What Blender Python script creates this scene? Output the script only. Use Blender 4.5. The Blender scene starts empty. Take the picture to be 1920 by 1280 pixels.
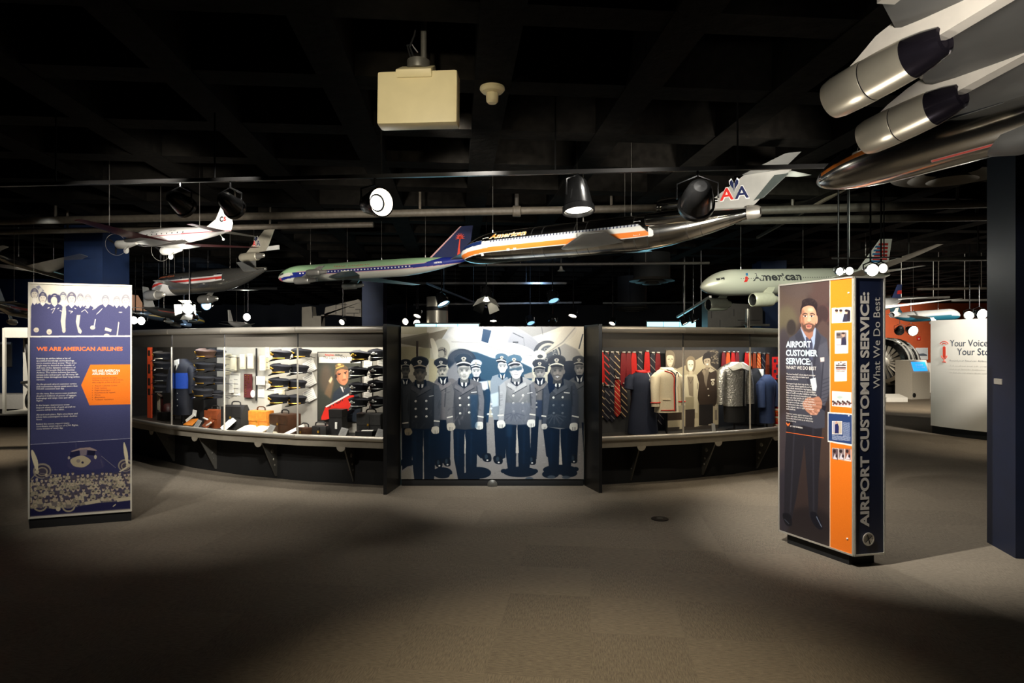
import bpy, bmesh, math, random
import numpy as np
from mathutils import Vector, Matrix
random.seed(7)
RNG = np.random.default_rng(7)
S = bpy.context.scene
COL = S.collection
PI = math.pi

# ---------------------------------------------------------------- camera, world, lights, exposure
FPX, CX, CY, EYE = 1200.0, 960.0, 650.0, 1.55      # focal length and principal point in photo pixels, eye height in metres
cam_data = bpy.data.cameras.new('camera')
cam_data.sensor_width = 36.0
cam_data.lens = FPX / 1920.0 * 36.0
cam_data.shift_y = (CY - 640.0) / 1920.0
cam_data.clip_start = 0.05
cam = bpy.data.objects.new('camera', cam_data)
COL.objects.link(cam)
cam.location = (0, 0, EYE)
cam.rotation_euler = (PI / 2, 0, 0)
S.camera = cam

world = bpy.data.worlds.new('world')
S.world = world
world.use_nodes = True
world.node_tree.nodes['Background'].inputs[0].default_value = (0.75, 0.85, 1.0, 1)
world.node_tree.nodes['Background'].inputs[1].default_value = 0.003
S.view_settings.view_transform = 'Standard'
S.view_settings.look = 'None'
S.view_settings.gamma = 1.0
S.view_settings.exposure = 0.75
S.view_settings.use_curve_mapping = False

def spot(name, loc, target, watts, size, blend=0.6, col=(1, .93, .82), radius=0.04):
    d = bpy.data.lights.new(name, 'SPOT')
    d.energy = watts; d.spot_size = math.radians(size); d.spot_blend = blend
    d.color = col; d.shadow_soft_size = radius
    o = bpy.data.objects.new(name, d); COL.objects.link(o)
    o.location = loc
    o.rotation_euler = (Vector(target) - Vector(loc)).to_track_quat('-Z', 'Y').to_euler()
    return o

def strip(name, loc, target, watts, sx, sy, col=(1, .93, .82), rot=0.0, spread=180):
    d = bpy.data.lights.new(name, 'AREA')
    d.shape = 'RECTANGLE'; d.size = sx; d.size_y = sy; d.energy = watts; d.color = col
    d.spread = math.radians(spread)
    o = bpy.data.objects.new(name, d); COL.objects.link(o)
    o.location = loc
    q = (Vector(target) - Vector(loc)).to_track_quat('-Z', 'Y')
    o.rotation_euler = (q.to_matrix() @ Matrix.Rotation(rot, 3, 'Z')).to_euler()
    return o

def W(px, py, d):
    """world point seen at photo pixel (px, py) at depth d"""
    return Vector(((px - CX) / FPX * d, d, EYE - (py - CY) / FPX * d))

WARM = (1.0, .86, .66); NEUT = (1.0, .95, .87); COOL = (.80, .91, 1.0)
# museum track lights and added unseen fill spots: over the mural, the floor, the panels, the cases, the models and the hall behind
spot('light_mural', (-.25, 5.0, 3.12), (-.12, 7.13, 1.30), 560, 38, 1.0, COOL, .05)
spot('light_mural_wash', (-.25, 4.2, 3.15), (-.22, 7.13, .9), 120, 46, 1.0, NEUT, .05)
spot('light_mural_floor', (-.15, 5.6, 3.2), (-.15, 6.75, 0), 140, 46, 1.0, NEUT)
spot('light_floor_front', (.35, 2.5, 3.25), (.35, 2.62, 0), 215, 60, 1.0, (1, .85, .60), .06)
spot('light_floor_mid', (.9, 4.3, 3.2), (.5, 5.1, 0), 62, 86, 1.0, NEUT, .06)
spot('light_floor_case', (-3.0, 3.1, 3.2), (-2.6, 6.4, 0), 130, 52, 1.0, NEUT, .05)
spot('light_panel', (-2.75, 3.75, 3.15), (-3.52, 5.66, 1.9), 420, 36, 1.0, NEUT, .03)
spot('light_panel_low', (-4.4, 3.0, 3.1), (-3.8, 5.6, 1.0), 130, 36, .9, NEUT, .03)
spot('light_kiosk', (.75, 3.75, 3.15), (2.28, 4.8, 1.25), 420, 52, .9, NEUT, .02)
spot('light_kiosk_side', (2.6, 1.6, 3.1), (2.55, 4.5, 1.1), 60, 40, .9, NEUT, .02)
spot('light_floor_right', (2.2, 6.6, 3.1), (3.8, 5.9, 0), 200, 75, .8, NEUT, .02)
spot('light_airliner_silver', (.3, 3.0, 1.9), (.6, 6.4, 2.75), 260, 50, .9, NEUT, .15)  # unseen fill added low in front of the silver airliner
spot('light_airliner_tail', (2.2, 3.4, 2.0), (2.0, 5.5, 2.9), 260, 40, .9, NEUT, .12)  # unseen fill added to lift the tail from below
spot('light_airliner_green', (-1.4, 4.6, 2.6), (-1.7, 8.0, 2.6), 240, 50, .9, NEUT, .1)
spot('light_propeller_plane', (-2.4, 4.2, 2.9), (-3.7, 6.9, 2.8), 190, 40, .9, NEUT, .08)
spot('light_trijet', (-2.8, 5.0, 2.0), (-4.2, 9.4, 2.5), 520, 40, .9, NEUT, .1)  # unseen fill added below the wide-body model
spot('light_big_airliner', (1.0, 1.2, 2.3), (1.95, 2.9, 2.55), 62, 70, .9, NEUT, .12)  # unseen fill added beside the big airliner
spot('light_big_airliner_low', (1.0, 2.6, .6), (1.75, 2.4, 2.55), 40, 60, .9, NEUT, .12)  # unseen fill added near the floor for the big airliner's underside
spot('light_white_airliner', (2.4, 5.4, 3.0), (3.6, 8.3, 2.5), 240, 56, .9, (.95, 1.0, .84), .05)
spot('light_story_wall', (8.0, 8.2, 3.0), (8.3, 11.0, 1.55), 560, 44, .45, NEUT, .02)
spot('light_story_floor', (7.5, 8.8, 3.1), (7.8, 10.0, 0), 110, 80, .9, WARM, .05)
spot('light_engine', (12.2, 17.5, 2.9), (13.0, 21.0, 1.3), 700, 60, .8, NEUT, .03)
spot('light_orange_wall', (13.6, 21.6, 3.0), (14.2, 25.6, 2.0), 420, 80, .9, NEUT, .05)
spot('light_hall_floor', (9.5, 15.0, 3.2), (10.8, 17.0, 0), 420, 90, .9, WARM, .05)
spot('light_blue_column', (-5.6, 7.4, 3.1), (-6.1, 9.4, 2.3), 45, 50, .9, COOL, .03)
spot('light_left_cabinet', (-9.2, 10.5, 3.0), (-10.2, 13.4, 1.2), 300, 50, .9, NEUT, .03)
spot('light_left_floor', (-7.6, 8.6, 3.1), (-8.0, 9.4, 0), 180, 75, .9, WARM, .05)
spot('light_hall_blue', (-6.0, 12.0, 2.9), (-8.0, 16.0, 1.6), 160, 80, .9, (.30, .55, 1.0), .05)
spot('light_hall_blue_centre', (.5, 12.0, 2.8), (.8, 18.0, 2.8), 60, 90, .9, (.35, .6, 1.0), .05)
spot('light_hall_grey', (-2.6, 10.8, 3.0), (-4.1, 14.2, 2.3), 180, 40, .9, NEUT, .05)
spot('light_hall_grey_far', (3.5, 10.5, 3.0), (4.6, 13.2, 2.0), 50, 50, .9, NEUT, .05)
spot('light_left_fleet', (-4.2, 8.2, 2.2), (-6.6, 10.6, 2.2), 90, 60, .9, NEUT, .05)
spot('light_right_fleet', (5.6, 9.0, 2.2), (7.4, 12.5, 2.3), 200, 70, .9, NEUT, .05)
spot('light_ceiling_box', (-.6, .2, 2.6), (-.55, 3.55, 2.95), 200, 20, .9, (1, .9, .7), .06)  # unseen fill added above the camera to brighten the box front
spot('light_airliner_top', (-.6, 4.8, 3.25), (-.1, 6.9, 2.7), 200, 60, .9, NEUT, .1)  # unseen fill added to brighten the silver airliner's upper side
spot('light_case_rails', (-2.5, 6.1, 3.25), (-3.0, 7.5, 1.2), 120, 95, 1.0, NEUT, .06)
spot('light_case_front', (-2.2, 4.7, 2.3), (-2.6, 7.1, 1.15), 150, 44, 1.0, NEUT, .08)  # unseen fill added to brighten the front of the cap case
spot('light_uniform_rails', (1.8, 6.0, 3.25), (2.3, 7.3, 1.2), 85, 95, 1.0, WARM, .06)

# ---------------------------------------------------------------- helpers: materials
MATS = {}
def lin(c):
    return tuple(((x / 255.0 + .055) / 1.055) ** 2.4 if x / 255.0 > .04045 else x / 255.0 / 12.92 for x in c[:3])

def mat(name, rgb, rough=.5, metal=0.0, var=.12, scale=30.0, bump=0.0, emit=0.0, spec=.5, coat=0.0, stretch=None):
    """procedural material: noise over a base colour (sRGB 0-255), optional bump"""
    if name in MATS: return MATS[name]
    m = bpy.data.materials.new(name); m.use_nodes = True
    nt = m.node_tree; N = nt.nodes; L = nt.links
    b = N['Principled BSDF']
    c = lin(rgb)
    b.inputs['Roughness'].default_value = rough
    b.inputs['Metallic'].default_value = metal
    b.inputs['Specular IOR Level'].default_value = spec
    b.inputs['Coat Weight'].default_value = coat
    if emit:
        b.inputs['Base Color'].default_value = (*c, 1)
        b.inputs['Emission Color'].default_value = (*c, 1)
        b.inputs['Emission Strength'].default_value = emit
    else:
        tc = N.new('ShaderNodeTexCoord'); nz = N.new('ShaderNodeTexNoise'); rp = N.new('ShaderNodeValToRGB')
        mp = N.new('ShaderNodeMapping')
        if stretch: mp.inputs['Scale'].default_value = stretch
        L.new(tc.outputs['Object'], mp.inputs['Vector']); L.new(mp.outputs['Vector'], nz.inputs['Vector'])
        nz.inputs['Scale'].default_value = scale; nz.inputs['Detail'].default_value = 3
        rp.color_ramp.elements[0].position = .3; rp.color_ramp.elements[1].position = .7
        rp.color_ramp.elements[0].color = (*[x * (1 - var) for x in c], 1)
        rp.color_ramp.elements[1].color = (*[min(1, x * (1 + var)) for x in c], 1)
        L.new(nz.outputs['Fac'], rp.inputs['Fac']); L.new(rp.outputs['Color'], b.inputs['Base Color'])
        if bump:
            bp = N.new('ShaderNodeBump'); bp.inputs['Strength'].default_value = bump; bp.inputs['Distance'].default_value = .01
            L.new(nz.outputs['Fac'], bp.inputs['Height']); L.new(bp.outputs['Normal'], b.inputs['Normal'])
    MATS[name] = m
    return m

def art_mat(name, rough=.4, spec=.5, coat=0.0, mrough=None):
    """printed or painted surface: colour from the point attribute 'art', its alpha is how metallic the paint is"""
    if name in MATS: return MATS[name]
    m = bpy.data.materials.new(name); m.use_nodes = True
    nt = m.node_tree; b = nt.nodes['Principled BSDF']
    a = nt.nodes.new('ShaderNodeAttribute'); a.attribute_name = 'art'
    nt.links.new(a.outputs['Color'], b.inputs['Base Color'])
    nt.links.new(a.outputs['Alpha'], b.inputs['Metallic'])
    b.inputs['Roughness'].default_value = rough; b.inputs['Specular IOR Level'].default_value = spec
    b.inputs['Coat Weight'].default_value = coat; b.inputs['Coat Roughness'].default_value = .25
    if mrough is not None:
        r = nt.nodes.new('ShaderNodeMapRange')
        r.inputs['To Min'].default_value = rough; r.inputs['To Max'].default_value = mrough
        nt.links.new(a.outputs['Alpha'], r.inputs['Value']); nt.links.new(r.outputs['Result'], b.inputs['Roughness'])
    MATS[name] = m
    return m

def glass_mat(name, refl=.08, tint=(1, 1, 1)):
    if name in MATS: return MATS[name]
    m = bpy.data.materials.new(name); m.use_nodes = True
    nt = m.node_tree; N = nt.nodes; L = nt.links
    out = N['Material Output']; N.remove(N['Principled BSDF'])
    t = N.new('ShaderNodeBsdfTransparent'); t.inputs[0].default_value = (*tint, 1)
    g = N.new('ShaderNodeBsdfGlossy'); g.inputs['Roughness'].default_value = .01
    f = N.new('ShaderNodeFresnel'); f.inputs['IOR'].default_value = 1.45
    x = N.new('ShaderNodeMixShader')
    ge = N.new('ShaderNodeNewGeometry'); iv = N.new('ShaderNodeMath'); iv.operation = 'SUBTRACT'; iv.inputs[0].default_value = 1.0; mu = N.new('ShaderNodeMath'); mu.operation = 'MULTIPLY'
    L.new(ge.outputs['Backfacing'], iv.inputs[1]); L.new(iv.outputs[0], mu.inputs[0]); L.new(f.outputs[0], mu.inputs[1])
    L.new(mu.outputs[0], x.inputs[0]); L.new(t.outputs[0], x.inputs[1]); L.new(g.outputs[0], x.inputs[2])
    L.new(x.outputs[0], out.inputs['Surface'])
    MATS[name] = m
    return m

# ---------------------------------------------------------------- helpers: meshes and objects
class MB:
    """collects geometry, then becomes ONE mesh object"""
    def __init__(s): s.v = []; s.f = []; s.mi = []; s.m = 0
    def add(s, verts, faces):
        o = len(s.v); s.v += [tuple(v) for v in verts]
        s.f += [tuple(i + o for i in f) for f in faces]; s.mi += [s.m] * len(faces)
        return s
    def box(s, c, size, R=None):
        hx, hy, hz = [q / 2 for q in size]
        P = [Vector((x * hx, y * hy, z * hz)) for z in (-1, 1) for y in (-1, 1) for x in (-1, 1)]
        if R is not None: P = [R @ p for p in P]
        c = Vector(c)
        return s.add([p + c for p in P], [(0, 2, 3, 1), (4, 5, 7, 6), (0, 1, 5, 4), (2, 6, 7, 3), (0, 4, 6, 2), (1, 3, 7, 5)])
    def bbox(s, c, size, bev=.01, R=None):
        """box with chamfered edges"""
        bm = bmesh.new(); bmesh.ops.create_cube(bm, size=1)
        for v in bm.verts: v.co = Vector((v.co.x * size[0], v.co.y * size[1], v.co.z * size[2]))
        bmesh.ops.bevel(bm, geom=bm.edges[:], offset=min(bev, min(size) * .45), segments=2, affect='EDGES', profile=.6)
        bm.verts.index_update()
        P = [v.co.copy() for v in bm.verts]; F = [[v.index for v in f.verts] for f in bm.faces]; bm.free()
        if R is not None: P = [R @ p for p in P]
        return s.add([p + Vector(c) for p in P], F)
    def tube(s, pts, r, n=10, caps=True):
        pts = [Vector(p) for p in pts]; k = len(pts)
        rr = r if isinstance(r, (list, tuple)) else [r] * k
        rings = []; ref = None
        for i, p in enumerate(pts):
            t = (pts[min(i + 1, k - 1)] - pts[max(i - 1, 0)]).normalized()
            if ref is None: ref = Vector((0, 0, 1)) if abs(t.z) < .9 else Vector((1, 0, 0))
            u = t.cross(ref).normalized(); w = u.cross(t).normalized(); ref = w
            rings.append([p + (u * math.cos(a) + w * math.sin(a)) * rr[i] for a in [2 * PI * j / n for j in range(n)]])
        return s.loft(rings, caps)
    def loft(s, rings, caps=True, closed=True):
        n = len(rings[0]); V = [p for r in rings for p in r]; F = []
        for i in range(len(rings) - 1):
            for j in range(n if closed else n - 1):
                a = i * n + j; b = i * n + (j + 1) % n
                F.append((a, b, b + n, a + n))
        if caps and closed:
            F.append(tuple(range(n - 1, -1, -1))); F.append(tuple(range((len(rings) - 1) * n, len(rings) * n)))
        return s.add(V, F)
    def lathe(s, prof, o=(0, 0, 0), ax=(0, 0, 1), n=24, caps=True):
        """prof: (radius, height along ax)"""
        ax = Vector(ax).normalized(); o = Vector(o)
        u = ax.orthogonal().normalized(); w = ax.cross(u)
        return s.loft([[o + ax * h + (u * math.cos(2 * PI * j / n) + w * math.sin(2 * PI * j / n)) * max(r, 1e-5) for j in range(n)] for r, h in prof], caps)
    def ell(s, c, rad, n=16, m=10, R=None):
        c = Vector(c); rings = []
        for i in range(m + 1):
            a = -PI / 2 + PI * i / m
            ring = []
            for j in range(n):
                p = Vector((max(math.cos(a), 1e-4) * math.cos(2 * PI * j / n) * rad[0], max(math.cos(a), 1e-4) * math.sin(2 * PI * j / n) * rad[1], math.sin(a) * rad[2]))
                ring.append(c + (R @ p if R is not None else p))
            rings.append(ring)
        return s.loft(rings, True)
    def prism(s, pts, off):
        """closed polygon of 3D points pushed along off"""
        n = len(pts); P = [Vector(p) for p in pts]; off = Vector(off)
        V = P + [p + off for p in P]
        F = [tuple(range(n - 1, -1, -1)), tuple(range(n, 2 * n))] + [(i, (i + 1) % n, n + (i + 1) % n, n + i) for i in range(n)]
        return s.add(V, F)
    def quad(s, a, b, c, d): return s.add([a, b, c, d], [(0, 1, 2, 3)])
    def torus(s, c, R, r, ax=(0, 0, 1), n=36, m=8, a0=0.0, a1=2 * PI):
        ax = Vector(ax).normalized(); c = Vector(c); u = ax.orthogonal().normalized(); w = ax.cross(u)
        full = abs(a1 - a0 - 2 * PI) < 1e-6
        rings = []
        for i in range(n + 1):
            t = a0 + (a1 - a0) * i / n; e = u * math.cos(t) + w * math.sin(t)
            rings.append([c + e * (R + r * math.cos(2 * PI * j / m)) + ax * r * math.sin(2 * PI * j / m) for j in range(m)])
        return s.loft(rings, not full)
    def build(s, name, mats, parent=None, smooth=True, angle=35):
        me = bpy.data.meshes.new(name)
        me.from_pydata(s.v, [], s.f)
        if not isinstance(mats, (list, tuple)): mats = [mats]
        for m in mats: me.materials.append(m)
        if len(mats) > 1: me.polygons.foreach_set('material_index', s.mi)
        bm = bmesh.new(); bm.from_mesh(me)
        bmesh.ops.recalc_face_normals(bm, faces=bm.faces)
        if smooth:
            lim = math.radians(angle)
            for f in bm.faces: f.smooth = True
            for e in bm.edges:
                if len(e.link_faces) == 2 and e.calc_face_angle(0) > lim: e.smooth = False
        bm.to_mesh(me); bm.free()
        o = bpy.data.objects.new(name, me); COL.objects.link(o)
        if parent is not None: o.parent = parent
        return o

def tag(o, label, cat, group=None, kind=None):
    if label: o['label'] = label
    if cat: o['category'] = cat
    if group: o['group'] = group
    if kind: o['kind'] = kind
    return o

def thing(name, label, cat, loc=(0, 0, 0), rz=0.0, group=None, M=None):
    o = bpy.data.objects.new(name, None); COL.objects.link(o)
    o.empty_display_size = .05
    if M is not None: o.matrix_world = M
    else: o.location = loc; o.rotation_euler = (0, 0, rz)
    return tag(o, label, cat, group)

def struct(o): o['kind'] = 'structure'; return o

def copy_tree(o, label=None, parent=None):
    c = o.copy(); COL.objects.link(c)
    if parent is not None: c.parent = parent
    if label: c['label'] = label
    for ch in list(o.children): copy_tree(ch, None, c)
    return c

def frame(o, x, up=(0, 0, 1)):
    """matrix with local x along x and local z as near up as it can be"""
    x = Vector(x).normalized(); up = Vector(up)
    y = up.cross(x).normalized(); z = x.cross(y)
    return Matrix(((x.x, y.x, z.x, o[0]), (x.y, y.y, z.y, o[1]), (x.z, y.z, z.z, o[2]), (0, 0, 0, 1)))

def rotz(a): return Matrix.Rotation(a, 3, 'Z')
def rotx(a): return Matrix.Rotation(a, 3, 'X')
def roty(a): return Matrix.Rotation(a, 3, 'Y')

# lettering
_TXT = {}
def text2d(s, bold=0.0, res=3, shear=0.0, spacing=1.0):
    k = (s, bold, res, shear, spacing)
    if k in _TXT: return _TXT[k]
    c = bpy.data.curves.new('t', 'FONT'); c.body = s; c.resolution_u = res; c.offset = bold; c.shear = shear; c.space_character = spacing
    o = bpy.data.objects.new('t', c); COL.objects.link(o)
    dg = bpy.context.evaluated_depsgraph_get(); dg.update()
    me = bpy.data.meshes.new_from_object(o.evaluated_get(dg))
    v = [(p.co.x, p.co.y) for p in me.vertices]; f = [tuple(p.vertices) for p in me.polygons]
    bpy.data.objects.remove(o); bpy.data.curves.remove(c); bpy.data.meshes.remove(me)
    _TXT[k] = (v, f)
    return v, f

def put_text(mb, s, fn, h, x=0.0, y=0.0, width=None, align='l', bold=0.0, res=3, shear=0.0, spacing=1.0):
    """letters of cap height h at (x, y) on a surface given by fn(u, v) -> 3D; width squeezes or stretches the line to a length"""
    v, f = text2d(s, bold, res, shear, spacing)
    if not v: return
    k = h / .70
    x0 = min(p[0] for p in v); x1 = max(p[0] for p in v)
    kx = k if width is None else width / (x1 - x0)
    w = (x1 - x0) * kx
    ox = x if align == 'l' else (x - w / 2 if align == 'c' else x - w)
    mb.add([fn(ox + (p[0] - x0) * kx, y + p[1] * k) for p in v], f)

def plane_fn(o, u, v, n=None, lift=.0012):
    """surface function of a flat face: origin o, unit axes u and v, lifted a little along the normal"""
    o = Vector(o); u = Vector(u).normalized(); v = Vector(v).normalized()
    n = u.cross(v) if n is None else Vector(n)
    return lambda a, b: o + u * a + v * b + n * lift

# common finishes
BLACK = mat('black_satin', (22, 22, 23), .45, 0, .1)
BLACKM = mat('black_matte', (14, 14, 14), .8, 0, .15)
DARKGREY = mat('dark_grey_metal', (92, 90, 84), .45, .35, .08, 60)
STEEL = mat('brushed_steel', (196, 190, 178), .42, .8, .06, 40, stretch=(1, 1, 20))
CHROME = mat('polished_metal', (215, 214, 210), .12, 1.0, .03)
ALU = mat('aluminium_trim', (205, 200, 188), .4, .55, .05)
GREYPAINT = mat('warm_grey_paint', (150, 145, 135), .5, .15, .05)
PIPE = mat('painted_pipe', (92, 84, 72), .6, .1, .2, 20)
WHITE = mat('white_paint', (232, 230, 224), .5, 0, .04)
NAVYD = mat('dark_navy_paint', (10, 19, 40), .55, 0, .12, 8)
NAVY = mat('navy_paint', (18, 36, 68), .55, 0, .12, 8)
WIRE = mat('steel_wire', (165, 160, 150), .35, .8, .05)
CLEAR = glass_mat('clear_glass')
# ---------------------------------------------------------------- the setting
def carpet_mat():
    m = bpy.data.materials.new('carpet_tiles'); m.use_nodes = True
    nt = m.node_tree; N = nt.nodes; L = nt.links; b = N['Principled BSDF']
    b.inputs['Roughness'].default_value = .95; b.inputs['Specular IOR Level'].default_value = .15
    tc = N.new('ShaderNodeTexCoord'); mp = N.new('ShaderNodeMapping'); mp.inputs['Rotation'].default_value = (0, 0, math.radians(7))
    L.new(tc.outputs['Object'], mp.inputs['Vector'])
    ch = N.new('ShaderNodeTexChecker'); ch.inputs['Scale'].default_value = 2.0
    ch.inputs['Color1'].default_value = (0, 0, 0, 1); ch.inputs['Color2'].default_value = (1, 1, 1, 1)
    L.new(mp.outputs['Vector'], ch.inputs['Vector'])
    def streak(sx, sy):
        q = N.new('ShaderNodeMapping'); q.inputs['Scale'].default_value = (sx, sy, 1)
        z = N.new('ShaderNodeTexNoise'); z.inputs['Scale'].default_value = 1.0; z.inputs['Detail'].default_value = 5; z.inputs['Roughness'].default_value = .65
        L.new(mp.outputs['Vector'], q.inputs['Vector']); L.new(q.outputs['Vector'], z.inputs['Vector'])
        return z.outputs['Fac']
    x = N.new('ShaderNodeMix'); x.data_type = 'FLOAT'
    L.new(ch.outputs['Fac'], x.inputs[0]); L.new(streak(170, 22), x.inputs[2]); L.new(streak(22, 150), x.inputs[3])
    # a slightly different tone per tile
    sc = N.new('ShaderNodeVectorMath'); sc.operation = 'SCALE'; sc.inputs[3].default_value = 2.0
    fl = N.new('ShaderNodeVectorMath'); fl.operation = 'FLOOR'
    wn = N.new('ShaderNodeTexWhiteNoise'); wn.noise_dimensions = '2D'
    L.new(mp.outputs['Vector'], sc.inputs[0]); L.new(sc.outputs[0], fl.inputs[0]); L.new(fl.outputs[0], wn.inputs['Vector'])
    fine = N.new('ShaderNodeTexNoise'); fine.inputs['Scale'].default_value = 260; fine.inputs['Detail'].default_value = 2
    L.new(mp.outputs['Vector'], fine.inputs['Vector'])
    a1 = N.new('ShaderNodeMath'); a1.operation = 'MULTIPLY_ADD'; a1.inputs[1].default_value = .10; L.new(wn.outputs['Value'], a1.inputs[0]); L.new(x.outputs[0], a1.inputs[2])
    a2 = N.new('ShaderNodeMath'); a2.operation = 'MULTIPLY_ADD'; a2.inputs[1].default_value = .35; L.new(fine.outputs['Fac'], a2.inputs[0]); L.new(a1.outputs[0], a2.inputs[2])
    rp = N.new('ShaderNodeValToRGB'); e = rp.color_ramp.elements
    e[0].position = .42; e[0].color = (*lin((84, 77, 68)), 1); e[1].position = 1.0; e[1].color = (*lin((139, 129, 114)), 1)
    L.new(a2.outputs[0], rp.inputs['Fac']); L.new(rp.outputs['Color'], b.inputs['Base Color'])
    bp = N.new('ShaderNodeBump'); bp.inputs['Strength'].default_value = .5; bp.inputs['Distance'].default_value = .006
    L.new(a2.outputs[0], bp.inputs['Height']); L.new(bp.outputs['Normal'], b.inputs['Normal'])
    return m

struct(MB().box((2, 11.5, -.05), (42, 32, .1)).build('floor', carpet_mat(), smooth=False))

CEIL = mat('dark_sprayed_concrete', (22, 20, 17), .95, 0, .35, 14, bump=.6, spec=.04)
g = MB()
RIB = 3.3; SLAB = 3.745; ca = math.radians(5)
Rc = rotz(ca)
g.box((2, 11.5, RIB + .5), (42, 32, .12))
for i in range(-16, 23):                       # ribs running away from the camera
    g.box(Rc @ Vector((i * 1.02 + .244, 11.5, RIB + .24)), (.24, 34, .48), Rc)
for j in range(-3, 28):                        # ribs running across
    g.box(Rc @ Vector((2.5, j * .96 + .50, RIB + .245)), (40, .22, .47), Rc)
struct(g.build('ceiling', CEIL, smooth=False))

WALLD = mat('dark_wall_paint', (30, 32, 36), .8, 0, .15, 4)
WALLB = mat('deep_blue_wall', (20, 44, 78), .7, 0, .12, 5)
WALLO = mat('burnt_orange_wall', (190, 82, 38), .7, 0, .06, 5)
for nm, c, sz, m in (('wall_back', (2, 27.1, 1.9), (42, .2, 3.8), WALLD), ('wall_right', (22.1, 11.5, 1.9), (.2, 31.2, 3.8), WALLD),
                     ('wall_left', (-18.1, 11.5, 1.9), (.2, 31.2, 3.8), WALLB), ('wall_front', (2, -4.1, 1.9), (42, .2, 3.8), WALLD),
                     ('wall_left_gallery', (-14.55, 16.6, 1.65), (6.9, .2, 3.3), WALLB), ('wall_right_gallery', (15.9, 25.8, 1.65), (9.0, .2, 3.3), WALLO)):
    struct(MB().box(c, sz).build(nm, m, smooth=False))
def column(name, pts, m=NAVY):
    return struct(MB().prism([(x, y, 0) for x, y in pts], (0, 0, RIB + .02)).build(name, m, smooth=False))
column('column_left', [(-6.51, 9.3), (-5.95, 9.3), (-5.95, 9.95), (-6.51, 9.95)])
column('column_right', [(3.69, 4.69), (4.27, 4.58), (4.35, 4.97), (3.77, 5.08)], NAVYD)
column('column_middle', [(-3.28, 14), (-2.82, 14), (-2.82, 14.45), (-3.28, 14.45)])
column('column_rear', [(5.10, 13.1), (5.62, 13.1), (5.62, 13.6), (5.10, 13.6)])

# ---------------------------------------------------------------- drawing on a canvas, for what is printed flat in the place
def homography(src, dst):
    A = []; B = []
    for (x, y), (u, v) in zip(src, dst):
        A += [[x, y, 1, 0, 0, 0, -u * x, -u * y], [0, 0, 0, x, y, 1, -v * x, -v * y]]; B += [u, v]
    h = np.linalg.solve(np.array(A, float), np.array(B, float))
    return np.append(h, 1).reshape(3, 3)

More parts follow.
